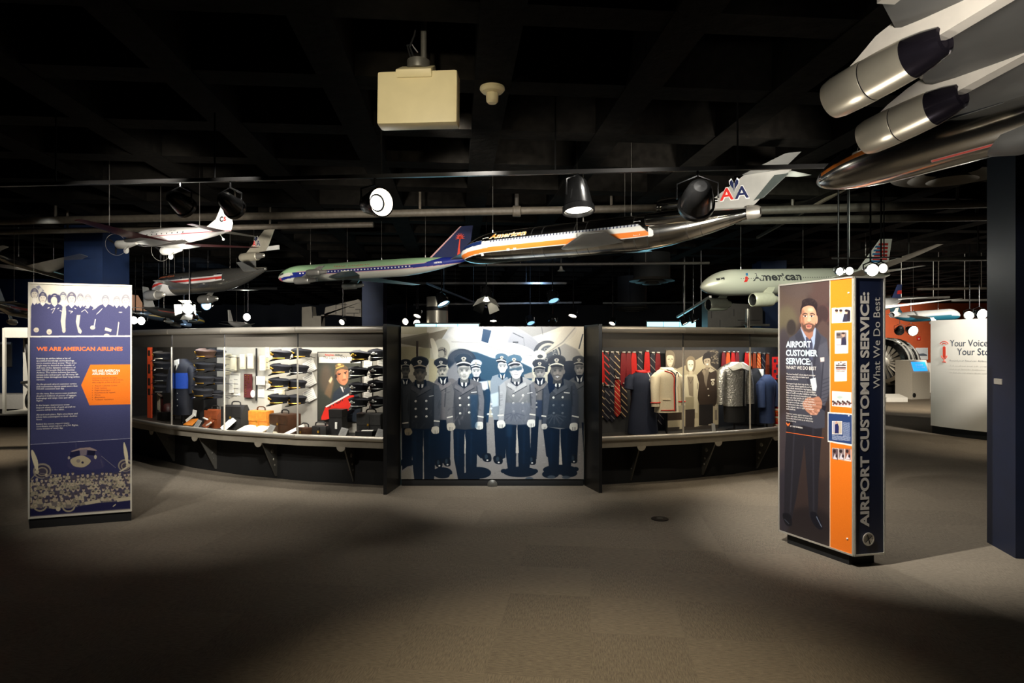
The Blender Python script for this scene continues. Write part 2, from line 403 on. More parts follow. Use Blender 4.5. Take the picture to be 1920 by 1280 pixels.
class Canvas:
    """w x h samples; SS x finer while drawing. quad: the print's corners (tl, tr, br, bl) in the drawing's own coordinates"""
    def __init__(s, w, h, bg, quad=None, ss=2):
        s.w, s.h, s.ss = w, h, ss
        s.a = np.empty((h * ss, w * ss, 3), np.float32); s.a[:] = bg
        q = quad or [(0, 0), (w, 0), (w, h), (0, h)]
        s.H = homography(q, [(0, 0), (w * ss, 0), (w * ss, h * ss), (0, h * ss)])
        s.T = (0, 0, 1.0)
    def zoom(s, x0, y0, k): s.T = (x0, y0, 1.0 / k); return s       # draw in the coordinates of an enlarged detail
    def pt(s, P):
        P = np.asarray(P, float).reshape(-1, 2)
        x = s.T[0] + P[:, 0] * s.T[2]; y = s.T[1] + P[:, 1] * s.T[2]
        q = s.H @ np.stack([x, y, np.ones_like(x)])
        return (q[:2] / q[2]).T
    def _fill(s, Q, col, a, soft, col2=None, gdir=None):
        h, w = s.a.shape[:2]; pad = int(soft * 2 + 2)
        x0 = max(int(Q[:, 0].min()) - pad, 0); x1 = min(int(Q[:, 0].max()) + pad + 1, w)
        y0 = max(int(Q[:, 1].min()) - pad, 0); y1 = min(int(Q[:, 1].max()) + pad + 1, h)
        if x1 <= x0 or y1 <= y0: return
        X, Y = np.meshgrid(np.arange(x0, x1) + .5, np.arange(y0, y1) + .5)
        ins = np.zeros(X.shape, bool); n = len(Q)
        for i in range(n):
            ax, ay = Q[i]; bx, by = Q[(i + 1) % n]
            if ay == by: continue
            c = (Y < ay) != (Y < by)
            ins ^= c & (X < (bx - ax) * (Y - ay) / (by - ay) + ax)
        m = ins.astype(np.float32)
        if soft >= 1:
            k = int(soft)
            for _ in range(2):
                for axx in (0, 1):
                    cs = np.cumsum(np.concatenate([np.repeat(m.take([0], axx), k + 1, axx), m, np.repeat(m.take([-1], axx), k, axx)], axx), axis=axx)
                    L = m.shape[axx]
                    m = (cs.take(range(2 * k + 1, 2 * k + 1 + L), axx) - cs.take(range(0, L), axx)) / (2 * k + 1)
        m = (m * a)[..., None]
        C = np.array(col, np.float32)
        if col2 is not None:
            if gdir == 'x': t = (X - Q[:, 0].min()) / max(np.ptp(Q[:, 0]), 1)
            else: t = (Y - Q[:, 1].min()) / max(np.ptp(Q[:, 1]), 1)
            C = C + (np.array(col2, np.float32) - C) * np.clip(t, 0, 1)[..., None]
        R = s.a[y0:y1, x0:x1]; R += (C - R) * m
    def poly(s, P, col, a=1.0, soft=0, smooth=False, col2=None, g='y'):
        P = np.asarray(P, float).reshape(-1, 2)
        if smooth:
            n = len(P); o = []
            for i in range(n):
                p0, p1, p2, p3 = P[i - 1], P[i], P[(i + 1) % n], P[(i + 2) % n]
                for t in (0, .25, .5, .75):
                    o.append(.5 * (2 * p1 + (p2 - p0) * t + (2 * p0 - 5 * p1 + 4 * p2 - p3) * t * t + (3 * p1 - p0 - 3 * p2 + p3) * t ** 3))
            P = np.array(o)
        s._fill(s.pt(P), col, a, soft, col2, g); return s
    def ell(s, cx, cy, rx, ry, col, rot=0, a=1.0, soft=0, col2=None, g='y'):
        t = np.linspace(0, 2 * PI, 28, endpoint=False); r = math.radians(rot)
        x = rx * np.cos(t); y = ry * np.sin(t)
        return s.poly(np.stack([cx + x * math.cos(r) - y * math.sin(r), cy + x * math.sin(r) + y * math.cos(r)], 1), col, a, soft, False, col2, g)
    def line(s, P, wd, col, a=1.0, soft=0):
        P = np.asarray(P, float).reshape(-1, 2)
        for p, q in zip(P[:-1], P[1:]):
            d = q - p; n = np.array([-d[1], d[0]]) / (np.hypot(*d) + 1e-9) * wd / 2
            s.poly([p + n, q + n, q - n, p - n], col, a, soft)
        return s
    def rect(s, x0, y0, x1, y1, col, **k): return s.poly([(x0, y0), (x1, y0), (x1, y1), (x0, y1)], col, **k)
    def grain(s, amp, size=1):
        h, w = s.a.shape[:2]
        n = RNG.normal(0, amp, (h // (size * s.ss) + 1, w // (size * s.ss) + 1)).astype(np.float32)
        s.a += np.kron(n, np.ones((size * s.ss, size * s.ss), np.float32))[:h, :w, None]; return s
    def pixels(s):
        k = s.ss
        a = s.a.reshape(s.h, k, s.w, k, 3).mean((1, 3))
        a = np.clip(a, 0, 255) / 255.0
        return np.where(a > .04045, ((a + .055) / 1.055) ** 2.4, a / 12.92)

def art_grid(name, canvas, fn, material, parent=None, back=None):
    """a sheet printed with the canvas; fn(s, t) -> 3D with s, t in 0..1 from the top left corner"""
    h, w = canvas.h, canvas.w
    s = np.linspace(0, 1, w); t = np.linspace(0, 1, h)
    o, ex, ey = Vector(fn(0, 0)), Vector(fn(1, 0)) - Vector(fn(0, 0)), Vector(fn(0, 1)) - Vector(fn(0, 0))
    Sg, Tg = np.meshgrid(s, t)
    co = np.array(o)[None, None] + Sg[..., None] * np.array(ex) + Tg[..., None] * np.array(ey)
    return grid_mesh(name, co, np.concatenate([canvas.pixels(), np.zeros((h, w, 1))], 2), material, parent)

def grid_mesh(name, co, rgba, material, parent=None, wrap=False, smooth=True):
    h, w = co.shape[:2]
    idx = np.arange(h * w).reshape(h, w)
    if wrap:
        nx = np.roll(idx, -1, 1); F = np.stack([idx[:-1], nx[:-1], nx[1:], idx[1:]], -1).reshape(-1, 4)
    else:
        F = np.stack([idx[:-1, :-1], idx[:-1, 1:], idx[1:, 1:], idx[1:, :-1]], -1).reshape(-1, 4)
    F = F[:, ::-1]
    me = bpy.data.meshes.new(name)
    me.vertices.add(h * w); me.vertices.foreach_set('co', np.asarray(co, np.float32).ravel())
    me.loops.add(F.size); me.loops.foreach_set('vertex_index', F.astype(np.int32).ravel())
    me.polygons.add(len(F)); me.polygons.foreach_set('loop_start', np.arange(0, F.size, 4, dtype=np.int32))
    me.polygons.foreach_set('use_smooth', np.full(len(F), bool(smooth)))
    me.update(calc_edges=True)
    at = me.attributes.new('art', 'FLOAT_COLOR', 'POINT')
    at.data.foreach_set('color', np.asarray(rgba, np.float32).ravel())
    me.materials.append(material)
    o = bpy.data.objects.new(name, me); COL.objects.link(o)
    if parent is not None: o.parent = parent
    return o
# ---------------------------------------------------------------- the mural: ten men in uniform in front of a propeller aircraft
def draw_mural():
    # traced in the coordinates of a detail 3.764 times the photo, origin (710, 590)
    Q = [(155, 76), (1447, 76), (1446, 1164), (152, 1164)]
    c = Canvas(640, 540, (196, 188, 168), Q)
    DK = (20, 34, 44); MID = (112, 108, 106)
    c.rect(100, 40, 1500, 420, (206, 198, 176))
    # hangar side and wing of the aircraft on the left
    c.rect(140, 60, 360, 130, (196, 188, 160)); c.rect(340, 76, 480, 120, (222, 216, 200))
    c.poly([(140, 180), (480, 95), (500, 130), (420, 190), (372, 232), (140, 196)], (150, 138, 118))
    c.poly([(140, 160), (350, 118), (352, 236), (160, 200)], (128, 118, 96), a=.75)
    c.rect(262, 180, 278, 310, (84, 66, 50))
    c.rect(150, 220, 262, 330, (190, 180, 148)); c.rect(282, 230, 360, 330, (176, 168, 136))
    # fuselage
    c.poly([(500, 76), (960, 76), (1085, 150), (1180, 250), (1150, 330), (900, 300), (700, 240), (560, 230), (430, 262), (420, 200)], (196, 192, 186), smooth=False)
    c.poly([(530, 76), (700, 76), (690, 190), (520, 185), (480, 130)], (214, 208, 200), soft=6)
    c.poly([(940, 76), (1085, 140), (1180, 235), (1140, 300), (1000, 270), (900, 190)], (150, 146, 146), soft=8)
    c.poly([(430, 190), (500, 150), (560, 180), (720, 228), (700, 260), (560, 236), (440, 300)], (206, 200, 190), soft=4)
    c.line([(512, 186), (700, 190), (830, 236), (1000, 290)], 4, (160, 152, 146))
    c.poly([(736, 92), (795, 104), (770, 196), (722, 180)], (24, 62, 84)); c.poly([(798, 106), (818, 112), (800, 200), (774, 196)], (214, 216, 218))
    c.line([(732, 90), (822, 110), (806, 206)], 4, (178, 172, 166))
    c.line([(945, 122), (1020, 158)], 6, (70, 66, 66)); c.line([(1022, 160), (1028, 250)], 3, (110, 106, 106)); c.rect(944, 184, 984, 196, (60, 56, 56))
    # white wing root and sky between the men
    c.poly([(700, 240), (1080, 330), (1100, 380), (980, 350), (860, 320), (700, 300)], (232, 230, 226), soft=3)
    c.poly([(560, 236), (700, 262), (800, 300), (1000, 330), (1080, 370), (1080, 460), (560, 460)], (60, 86, 100), soft=3)
    c.ell(585, 330, 105, 95, (38, 44, 52), col2=(64, 74, 84)); c.ell(575, 290, 90, 52, (92, 92, 96), soft=8, a=.8)
    c.poly([(470, 400), (540, 330), (580, 420), (560, 470), (480, 470)], (150, 146, 144), soft=4)
    # left engine and propeller blade
    c.ell(440, 235, 62, 72, (186, 178, 160), soft=2); c.ell(446, 262, 36, 40, (150, 140, 124)); c.line([(416, 250), (450, 240), (470, 258)], 7, (70, 60, 52)); c.line([(462, 230), (466, 280)], 6, (60, 52, 46)); c.ell(440, 272, 22, 24, (172, 164, 148))
    c.poly([(362, 180), (374, 160), (392, 176), (418, 250), (412, 320), (396, 330)], (222, 212, 190), smooth=True)
    c.poly([(355, 300), (420, 320), (400, 470), (350, 470)], (206, 194, 160))
    # right: wing, engine ring and the two blades
    c.poly([(960, 76), (1290, 76), (1180, 120), (1085, 150), (1020, 110)], (142, 136, 128)); c.line([(1148, 80), (1164, 176)], 4, (70, 66, 62))
    c.poly([(1085, 150), (1290, 110), (1300, 76), (1460, 76), (1460, 270), (1300, 200), (1180, 250)], (214, 204, 182))
    c.poly([(1260, 200), (1440, 290), (1450, 330), (1320, 300), (1260, 240)], (128, 122, 114), soft=3)
    c.line([(1440, 130), (1412, 236)], 9, (52, 48, 46))
    c.poly([(1280, 180), (1400, 240), (1460, 330), (1300, 330), (1260, 260)], (168, 160, 148), soft=3)
    c.ell(1188, 268, 98, 92, (36, 42, 48)); c.ell(1196, 272, 80, 78, (188, 180, 164)); c.ell(1200, 276, 66, 66, (86, 86, 86), soft=2)
    for k in range(9):
        a = 2 * PI * k / 9; c.ell(1200 + 42 * math.cos(a), 276 + 42 * math.sin(a), 15, 12, (150, 146, 138), soft=1); c.ell(1200 + 42 * math.cos(a), 276 + 42 * math.sin(a), 7, 6, (56, 56, 58))
    c.poly([(1096, 330), (1200, 330), (1190, 400), (1090, 400)], (30, 40, 48)); c.ell(1132, 280, 52, 36, (206, 198, 184), soft=2); c.ell(1138, 290, 20, 14, (70, 68, 66)); c.ell(1112, 268, 12, 10, (240, 234, 220)); c.ell(1150, 262, 12, 10, (240, 234, 220))
    c.poly([(886, 205), (910, 194), (960, 198), (1050, 226), (1100, 262), (1090, 278), (1010, 272), (930, 244)], (238, 230, 216), smooth=True)
    c.poly([(1384, 78), (1398, 96), (1370, 150), (1300, 204), (1190, 268), (1170, 276), (1176, 250), (1230, 200), (1290, 110), (1320, 76)], (206, 196, 176), smooth=True)
    c.line([(1386, 84), (1300, 186), (1180, 270)], 7, (150, 142, 130), soft=2)
    c.poly([(1190, 420), (1260, 330), (1340, 320), (1420, 320), (1460, 400), (1460, 470), (1190, 470)], (26, 36, 46)); c.poly([(1020, 420), (1080, 400), (1096, 446), (1030, 446)], (168, 160, 150), soft=2)
    # ground and what lies between the legs
    c.rect(100, 720, 1500, 1200, (158, 152, 146))
    for _ in range(420):
        x = random.uniform(150, 1450); y = random.uniform(740, 1165); q = random.uniform(-26, 26)
        c.ell(x, y, random.uniform(3, 12), random.uniform(2, 5), (158 + q, 152 + q, 146 + q), a=.6, soft=1)
    INK = (15, 30, 42); CL = (104, 100, 98); CLD = (66, 66, 70); SK = (168, 158, 148)
    def cap(x, y, w, tone=(26, 30, 36), band=(200, 192, 176), tilt=0):
        k = w / 130.0
        def R(dx, dy):
            t = math.radians(tilt); return (x + (dx * math.cos(t) - dy * math.sin(t)) * k, y + (dx * math.sin(t) + dy * math.cos(t)) * k)
        c.poly([R(-66, -12), (R(-50, -40)), R(0, -54), R(50, -40), R(66, -12), R(50, 14), R(0, 8), R(-50, 14)], tone, smooth=True)
        c.line([R(-60, -20), R(-40, -42), R(0, -52), R(40, -42), R(60, -20)], 3 * k, (120, 118, 116), a=.7)
        c.poly([R(-46, 8), R(0, -4), R(46, 8), R(46, 26), R(0, 16), R(-46, 26)], (46, 50, 54), smooth=True)
        c.poly([R(-48, 22), R(0, 8), R(48, 22), R(46, 30), R(0, 18), R(-46, 30)], band, smooth=True)
        c.poly([R(-44, 28), R(0, 18), R(44, 28), R(34, 42), R(0, 36), R(-34, 42)], (30, 30, 32), smooth=True)
        c.ell(*R(0, -14), 17 * k, 11 * k, (206, 198, 182)); c.ell(*R(0, -14), 7 * k, 6 * k, (96, 92, 88)); c.rect(x - 11 * k, y - 6 * k, x + 11 * k, y + 6 * k, (176, 168, 152))
    def face(x, y, w, tone, smile=False, glasses=False, tash=False):
        h = w * 1.28; d = tuple(v * .62 for v in tone); dd = tuple(v * .36 for v in tone); hi = tuple(min(255, v * 1.14) for v in tone)
        c.poly([(x - w * .3, y + h * .2), (x + w * .3, y + h * .2), (x + w * .36, y + h * .72), (x - w * .36, y + h * .72)], d)
        c.ell(x - w * .5, y, w * .09, h * .14, d); c.ell(x + w * .5, y, w * .09, h * .14, tone)
        c.poly([(x - w * .48, y - h * .34), (x, y - h * .46), (x + w * .48, y - h * .34), (x + w * .47, y + h * .1), (x + w * .3, y + h * .42), (x, y + h * .54), (x - w * .3, y + h * .42), (x - w * .47, y + h * .1)], tone, smooth=True)
        c.poly([(x - w * .46, y - h * .3), (x + w * .46, y - h * .3), (x + w * .44, y - h * .1), (x, y - h * .16), (x - w * .44, y - h * .1)], d, soft=3, a=.8)
        c.poly([(x - w * .48, y - h * .2), (x - w * .3, y), (x - w * .22, y + h * .44), (x - w * .4, y + h * .3)], d, soft=3, a=.6)
        for q in (-1, 1):
            c.ell(x + q * w * .2, y - h * .06, w * .12, h * .045, d, soft=1); c.ell(x + q * w * .2, y - h * .055, w * .05, h * .035, dd); c.line([(x + q * w * .09, y - h * .15), (x + q * w * .32, y - h * .14)], h * .035, dd, a=.8)
            c.ell(x + q * w * .24, y + h * .12, w * .11, h * .08, hi, soft=2, a=.7)
        c.poly([(x - w * .04, y - h * .05), (x + w * .05, y - h * .05), (x + w * .11, y + h * .14), (x - w * .1, y + h * .14)], hi, soft=1); c.line([(x - w * .1, y + h * .16), (x + w * .1, y + h * .16)], h * .03, dd, a=.7)
        if tash: c.poly([(x - w * .18, y + h * .24), (x, y + h * .2), (x + w * .18, y + h * .24), (x, y + h * .26)], (40, 38, 38))
        if smile:
            c.poly([(x - w * .2, y + h * .25), (x + w * .2, y + h * .25), (x, y + h * .36)], (236, 232, 226)); c.line([(x - w * .22, y + h * .24), (x, y + h * .27), (x + w * .22, y + h * .24)], h * .03, dd)
        else: c.line([(x - w * .17, y + h * .29), (x + w * .17, y + h * .29)], h * .035, dd)
        c.line([(x - w * .12, y + h * .38), (x + w * .12, y + h * .38)], h * .03, d, a=.7)
    def chest(x, y, w, tone, btn=(), lap=True, k=1.0, dark=INK):
        """collar, tie, lapels at neck point (x, y)"""
        c.poly([(x - 40 * k, y - 22 * k), (x + 40 * k, y - 22 * k), (x + 44 * k, y + 20 * k), (x + 8 * k, y + 46 * k), (x - 10 * k, y + 46 * k), (x - 44 * k, y + 20 * k)], dark)
        c.poly([(x - 28 * k, y - 16 * k), (x, y + 22 * k), (x + 26 * k, y - 16 * k), (x + 18 * k, y + 32 * k), (x, y + 44 * k), (x - 18 * k, y + 32 * k)], (232, 228, 218))
        c.poly([(x - 6 * k, y + 8 * k), (x + 7 * k, y + 8 * k), (x + 8 * k, y + 46 * k), (x, y + 52 * k), (x - 9 * k, y + 44 * k)], (30, 32, 38))
        if lap:
            lo = tuple(v * .5 for v in tone); hi = tuple(min(255, v * 1.18) for v in tone)
            c.poly([(x - 62 * k, y + 24 * k), (x - 8 * k, y + 48 * k), (x - 2 * k, y + 92 * k), (x - 40 * k, y + 62 * k), (x - 70 * k, y + 52 * k)], hi, soft=1, a=.6)
            c.poly([(x + 62 * k, y + 20 * k), (x + 10 * k, y + 48 * k), (x - 24 * k, y + 100 * k), (x + 72 * k, y + 46 * k)], hi, soft=1, a=.6)
            c.line([(x + 74 * k, y + 46 * k), (x - 30 * k, y + 106 * k)], 6 * k, lo); c.line([(x - 70 * k, y + 50 * k), (x - 34 * k, y + 74 * k)], 4 * k, lo)
        for bx, by in btn: c.ell(bx, by, 8 * k, 7.5 * k, (236, 232, 220)); c.ell(bx + 2, by + 2, 3 * k, 3 * k, (160, 154, 142))
    def hand(x, y, q, tone=(206, 196, 178), k=1.0):
        c.poly([(x - 22 * k, y - 26 * k), (x + 20 * k, y - 28 * k), (x + 26 * k, y + 2 * k), (x + 18 * k, y + 22 * k), (x - 18 * k, y + 24 * k), (x - 28 * k, y)], tone, smooth=True)
        for i in range(4): c.poly([(x + (-20 + i * 11) * k, y + 8 * k), (x + (-11 + i * 11) * k, y + 8 * k), (x + (-12 + i * 11) * k, y + (28 - abs(i - 1.5) * 4) * k), (x + (-19 + i * 11) * k, y + (28 - abs(i - 1.5) * 4) * k)], tone)
        for i in range(3): c.line([(x + (-10 + i * 11) * k, y), (x + (-10 + i * 11) * k, y + 24 * k)], 2.4 * k, (70, 64, 60))
        c.poly([(x + q * 22 * k, y - 20 * k), (x + q * 32 * k, y - 4 * k), (x + q * 28 * k, y + 14 * k), (x + q * 16 * k, y)], tone, smooth=True)
    def sleeve(P, tone, stripe=None, lo=None):
        lo = lo or tuple(v * .55 for v in tone)
        c.poly(P, tone, smooth=False); n = len(P)
        for _ in range(9):
            a_ = random.random(); p0 = np.array(P[0]) * (1 - a_) + np.array(P[-2]) * a_; p1 = np.array(P[1]) * (1 - a_) + np.array(P[n // 2]) * a_
            c.line([p0 * .8 + p1 * .2, p0 * .3 + p1 * .7 + np.array([0, 16])], 6, tuple(v * kq for kq in [random.choice((.62, 1.2))] for v in tone), a=.4, soft=2)
        c.line([P[0], P[-1]], 7, lo, soft=2, a=.8)
        if stripe: c.line(stripe, 9, (230, 224, 210))
    def folds(x, y, n, r, tone):
        for i in range(n):
            a = PI * (.1 + .8 * i / max(n - 1, 1)); c.line([(x + 14 * math.cos(a), y + 10 * math.sin(a)), (x + r * math.cos(a), y + r * .8 * math.sin(a))], 5, tone, soft=2, a=.55)
    # ---- men of the rear row
    c.poly([(150, 480), (160, 462), (215, 450), (246, 490), (240, 800), (150, 800)], (74, 70, 66)); face(187, 392, 56, (110, 104, 92)); chest(185, 462, 60, CLD, k=.7, lap=False); cap(187, 340, 78, (40, 38, 36))
    c.poly([(390, 470), (410, 446), (520, 446), (556, 470), (560, 800), (390, 760)], (132, 124, 120)); c.rect(390, 740, 500, 1050, INK)
    face(447, 397, 62, (184, 176, 162), tash=True); chest(452, 452, 100, (132, 124, 120), [(470, 548)], k=.85); cap(438, 340, 100, (48, 48, 50), tilt=-8)
    c.poly([(640, 470), (720, 446), (768, 462), (790, 560), (770, 760), (640, 760)], (40, 66, 84)); face(686, 400, 58, (216, 214, 208)); chest(686, 450, 60, CLD, k=.7, lap=False); cap(684, 345, 82, (196, 204, 208), (236, 236, 234))
    c.poly([(700, 470), (768, 462), (772, 520), (720, 530)], (204, 206, 206), soft=3); c.ell(742, 510, 16, 22, (226, 226, 222), soft=2)
    c.poly([(786, 470), (800, 430), (850, 414), (910, 440), (900, 760), (820, 790), (786, 650)], (150, 156, 160)); face(872, 366, 60, (222, 218, 212)); chest(872, 420, 60, (170, 172, 174), k=.7, lap=False, dark=(44, 84, 104)); cap(866, 305, 92, (84, 110, 124), (238, 236, 232), tilt=6)
    c.poly([(786, 560), (850, 540), (846, 640), (800, 650)], (196, 204, 206), soft=3)
    for bx, by in ((792, 628), (792, 660), (770, 700), (796, 700)): c.ell(bx, by, 9, 7, (214, 216, 214))
    c.poly([(1080, 480), (1100, 462), (1180, 462), (1200, 500), (1190, 740), (1080, 740)], (126, 118, 112)); c.poly([(1100, 600), (1180, 600), (1170, 740), (1110, 740)], (60, 66, 80), soft=3)
    face(1136, 408, 66, (150, 144, 136)); chest(1136, 458, 80, (126, 118, 112), [(1110, 560), (1110, 620), (1112, 650)], k=.85); cap(1134, 350, 102, (44, 46, 52))
    c.poly([(1330, 470), (1370, 440), (1460, 430), (1460, 800), (1360, 800)], (110, 106, 102)); face(1416, 380, 66, (166, 158, 148)); chest(1416, 440, 80, (110, 106, 102), k=.85); cap(1412, 322, 92, (46, 44, 44))
    # legs, rear row and their shoes
    for P in ([(160, 780), (236, 780), (230, 1050), (160, 1100)], [(388, 740), (442, 760), (440, 1040), (392, 1050)], [(448, 760), (506, 740), (500, 1040), (458, 1050)], [(660, 720), (756, 720), (764, 1010), (716, 1016), (668, 960)], [(810, 740), (900, 740), (892, 1010), (824, 1040)],
              [(1076, 700), (1130, 720), (1112, 1020), (1066, 1036)], [(1150, 740), (1190, 720), (1196, 1010), (1180, 1000)], [(1350, 780), (1412, 760), (1400, 1020), (1360, 1030)], [(1430, 760), (1460, 760), (1460, 990), (1444, 970)]): c.poly(P, INK)
    for x, y, r in ((420, 1070, 24), (478, 1062, 24), (760, 1030, 30), (840, 1046, 30), (1076, 1050, 30), (1372, 1040, 26)):
        c.poly([(x - r, y - 46), (x + r * .7, y - 50), (x + r * 1.1, y - 10), (x + r * .7, y + 10), (x - r * .5, y + 8), (x - r * 1.1, y - 14)], (18, 24, 30), smooth=True); c.ell(x + 4, y - 2, 7, 5, (220, 216, 208)); c.ell(x - 4, y - 26, r * .4, 18, (60, 70, 76), soft=2)
    # ---- men of the front row
    def front(nx, ny, sh, hem, tone, btn, legs, k=1.0, gap=None):
        c.poly(sh, tone, smooth=False, col2=tuple(v * .55 for v in tone))
        xs = [q_[0] for q_ in sh]; ys = [q_[1] for q_ in sh]; xa, xb = min(xs), max(xs)
        for side, dk in ((xa, .55), (xb, .45)): c.poly([(side - 26, ny + 60), (side + 26, ny + 60), (side + 30, hem), (side - 30, hem)], tuple(v * dk for v in tone), a=.55, soft=12)
        for _ in range(26):
            x = random.uniform(xa + 24, xb - 24); y = random.uniform(ny + 110, hem - 20); l_ = random.uniform(18, 60); t_ = random.uniform(-.9, .9)
            c.line([(x, y), (x + l_ * t_, y + l_)], random.uniform(4, 9), tuple(v * kq for kq in [random.choice((.6, .7, 1.25))] for v in tone), a=.4, soft=3)
        for L in legs:
            c.poly(L, INK)
            x0 = sum(q_[0] for q_ in L) / len(L); c.line([(x0 - 6, hem + 10), (x0 - 10, 1060)], 9, (34, 56, 74), a=.5, soft=4)
            for _ in range(5): y = random.uniform(hem + 10, 1040); c.line([(x0 - 30, y), (x0 + 24, y + random.uniform(10, 26))], 6, (30, 50, 68), a=.4, soft=3)
        if gap: c.poly(gap, (196, 188, 176))
        chest(nx, ny, 0, tone, btn, k=k)
    # far left man, in shade
    T = (92, 88, 86)
    front(292, 476, [(196, 500), (250, 466), (350, 462), (410, 490), (404, 806), (330, 812), (214, 808)], 810, T, [(258, 608), (333, 606), (258, 662), (334, 662), (260, 718), (334, 716)], [[(212, 800), (312, 808), (306, 1166), (244, 1166), (232, 1000)], [(312, 808), (404, 800), (392, 1100), (386, 1166), (316, 1166)]], gap=[(309, 920), (313, 960), (312, 1000), (308, 960)])
    c.line([(310, 1040), (309, 1120)], 5, (150, 146, 140))
    sleeve([(160, 520), (200, 496), (222, 520), (210, 800), (164, 800)], (84, 82, 80), [(162, 766), (206, 760)]); sleeve([(384, 496), (420, 492), (440, 560), (424, 790), (384, 790)], (98, 96, 96), [(386, 748), (428, 752)])
    hand(204, 828, 1, (170, 158, 134), .9); hand(398, 816, -1, (214, 206, 188), .95)
    face(290, 412, 82, (116, 106, 92)); cap(287, 340, 126, (40, 38, 36), (176, 162, 140)); c.line([(352, 574), (384, 568)], 5, (200, 196, 190))
    # second man
    T = (120, 114, 112)
    front(600, 466, [(510, 490), (556, 456), (650, 450), (724, 480), (706, 700), (690, 812), (536, 812), (530, 640)], 812, T, [(570, 586), (634, 582), (572, 636), (634, 634), (572, 694), (636, 688)], [[(522, 800), (606, 812), (600, 1166), (556, 1166), (528, 1020)], [(606, 812), (692, 800), (690, 1020), (684, 1166), (612, 1166)]], gap=[(604, 838), (612, 900), (610, 980), (600, 982)])
    sleeve([(470, 520), (512, 480), (530, 540), (518, 690), (524, 760), (478, 780), (462, 650)], (128, 122, 118), [(478, 726), (520, 716)]); sleeve([(690, 500), (724, 480), (742, 600), (734, 770), (694, 770), (704, 640)], (126, 122, 122), [(694, 714), (738, 722)])
    hand(506, 792, 1); hand(708, 784, -1, (226, 222, 212)); c.poly([(640, 560), (700, 560), (690, 800), (650, 800)], (36, 66, 90), soft=6, a=.6)
    folds(574, 640, 4, 60, (70, 68, 70)); face(602, 398, 84, (196, 190, 180)); cap(598, 318, 132, (58, 66, 74), (226, 222, 212)); c.line([(650, 546), (690, 542)], 5, (220, 216, 210))
    # third man, squinting
    T = (176, 172, 168)
    front(972, 452, [(880, 470), (930, 440), (1020, 436), (1090, 470), (1084, 690), (1064, 776), (884, 776), (890, 640)], 776, T, [(948, 568), (1016, 566), (948, 622), (1014, 622), (950, 680), (1016, 678)], [[(886, 770), (972, 776), (966, 1080), (910, 1110), (896, 1000)], [(976, 776), (1062, 770), (1070, 1000), (1060, 1100), (984, 1100)]], gap=[(970, 790), (980, 880), (986, 976), (964, 978), (968, 880)])
    c.poly([(890, 620), (1076, 620), (1064, 776), (884, 776)], (128, 128, 134), soft=5, a=.7); folds(950, 690, 6, 80, (78, 80, 90))
    sleeve([(846, 500), (884, 468), (900, 520), (884, 690), (880, 752), (842, 752), (850, 640)], (176, 174, 172), [(836, 710), (880, 706)]); sleeve([(1064, 490), (1090, 468), (1108, 560), (1104, 750), (1064, 752), (1074, 640)], (128, 124, 124), [(1062, 700), (1104, 706)])
    hand(860, 774, 1, (228, 224, 214)); hand(1076, 768, -1, (228, 224, 214)); c.rect(898, 776, 940, 860, (36, 60, 78), soft=6, a=.6)
    face(968, 388, 88, (222, 218, 212)); c.poly([(912, 380), (1008, 362), (1010, 384), (980, 392), (960, 386), (920, 396)], (84, 100, 108), soft=2); cap(954, 322, 112, (84, 112, 126), (240, 238, 234), tilt=-6); c.line([(1046, 552), (1084, 546)], 4, (224, 220, 214))
    # fourth man, smiling
    T = (96, 94, 94)
    front(1262, 470, [(1180, 490), (1220, 460), (1310, 450), (1380, 476), (1374, 700), (1360, 806), (1184, 790), (1190, 640)], 806, T, [(1232, 582), (1297, 580), (1232, 636), (1296, 636), (1234, 692), (1296, 692)], [[(1180, 790), (1276, 806), (1268, 1110), (1204, 1120), (1190, 1000)], [(1280, 806), (1366, 796), (1362, 1000), (1350, 1120), (1290, 1110)]], gap=[(1277, 890), (1286, 950), (1294, 1066), (1272, 1066)])
    c.poly([(1190, 600), (1370, 600), (1360, 806), (1184, 790)], (56, 62, 70), soft=5, a=.6); folds(1236, 700, 7, 90, (130, 128, 128))
    c.poly([(1210, 420), (1250, 440), (1240, 520), (1200, 560), (1190, 480)], (16, 34, 52))
    sleeve([(1158, 520), (1186, 486), (1206, 560), (1190, 700), (1176, 800), (1150, 790)], (88, 88, 92), [(1146, 712), (1180, 716)]); sleeve([(1360, 500), (1384, 476), (1408, 560), (1406, 780), (1352, 780), (1364, 640)], (84, 82, 84), [(1362, 712), (1410, 722)])
    hand(1376, 792, -1, (222, 216, 202)); hand(1166, 790, 1, (200, 194, 184), .7); face(1260, 398, 92, (136, 126, 116), smile=True); cap(1254, 328, 126, (34, 36, 42), (232, 224, 204)); c.line([(1306, 546), (1346, 550)], 6, (226, 220, 208))
    # shoes and short midday shades on the ground
    for x, y, rx, ry in ((446, 1118, 70, 40), (700, 1118, 90, 42), (640, 1146, 80, 30), (994, 1112, 120, 38), (1276, 1096, 120, 36), (1210, 1128, 60, 30), (1340, 1120, 60, 30), (190, 1046, 60, 26)): c.ell(x, y, rx, ry, INK)
    for x, y in ((880, 1106), (1100, 1106), (1190, 1090), (1388, 1092), (960, 1110)): c.ell(x, y, 22, 16, INK)
    for x, y in ((1216, 1148), (1320, 1150), (1060, 1160)): c.ell(x, y, 28, 12, (92, 98, 104), soft=2)
    for P in ([(186, 1100), (205, 1080), (240, 1110), (246, 1164), (152, 1164), (152, 1120)], [(500, 1130), (520, 1126), (530, 1164), (484, 1164)]): c.poly(P, (158, 152, 140))
    c.grain(3, 1)
    c.a[:] = 255 * np.clip(c.a / 255.0, 0, 1) ** 1.28
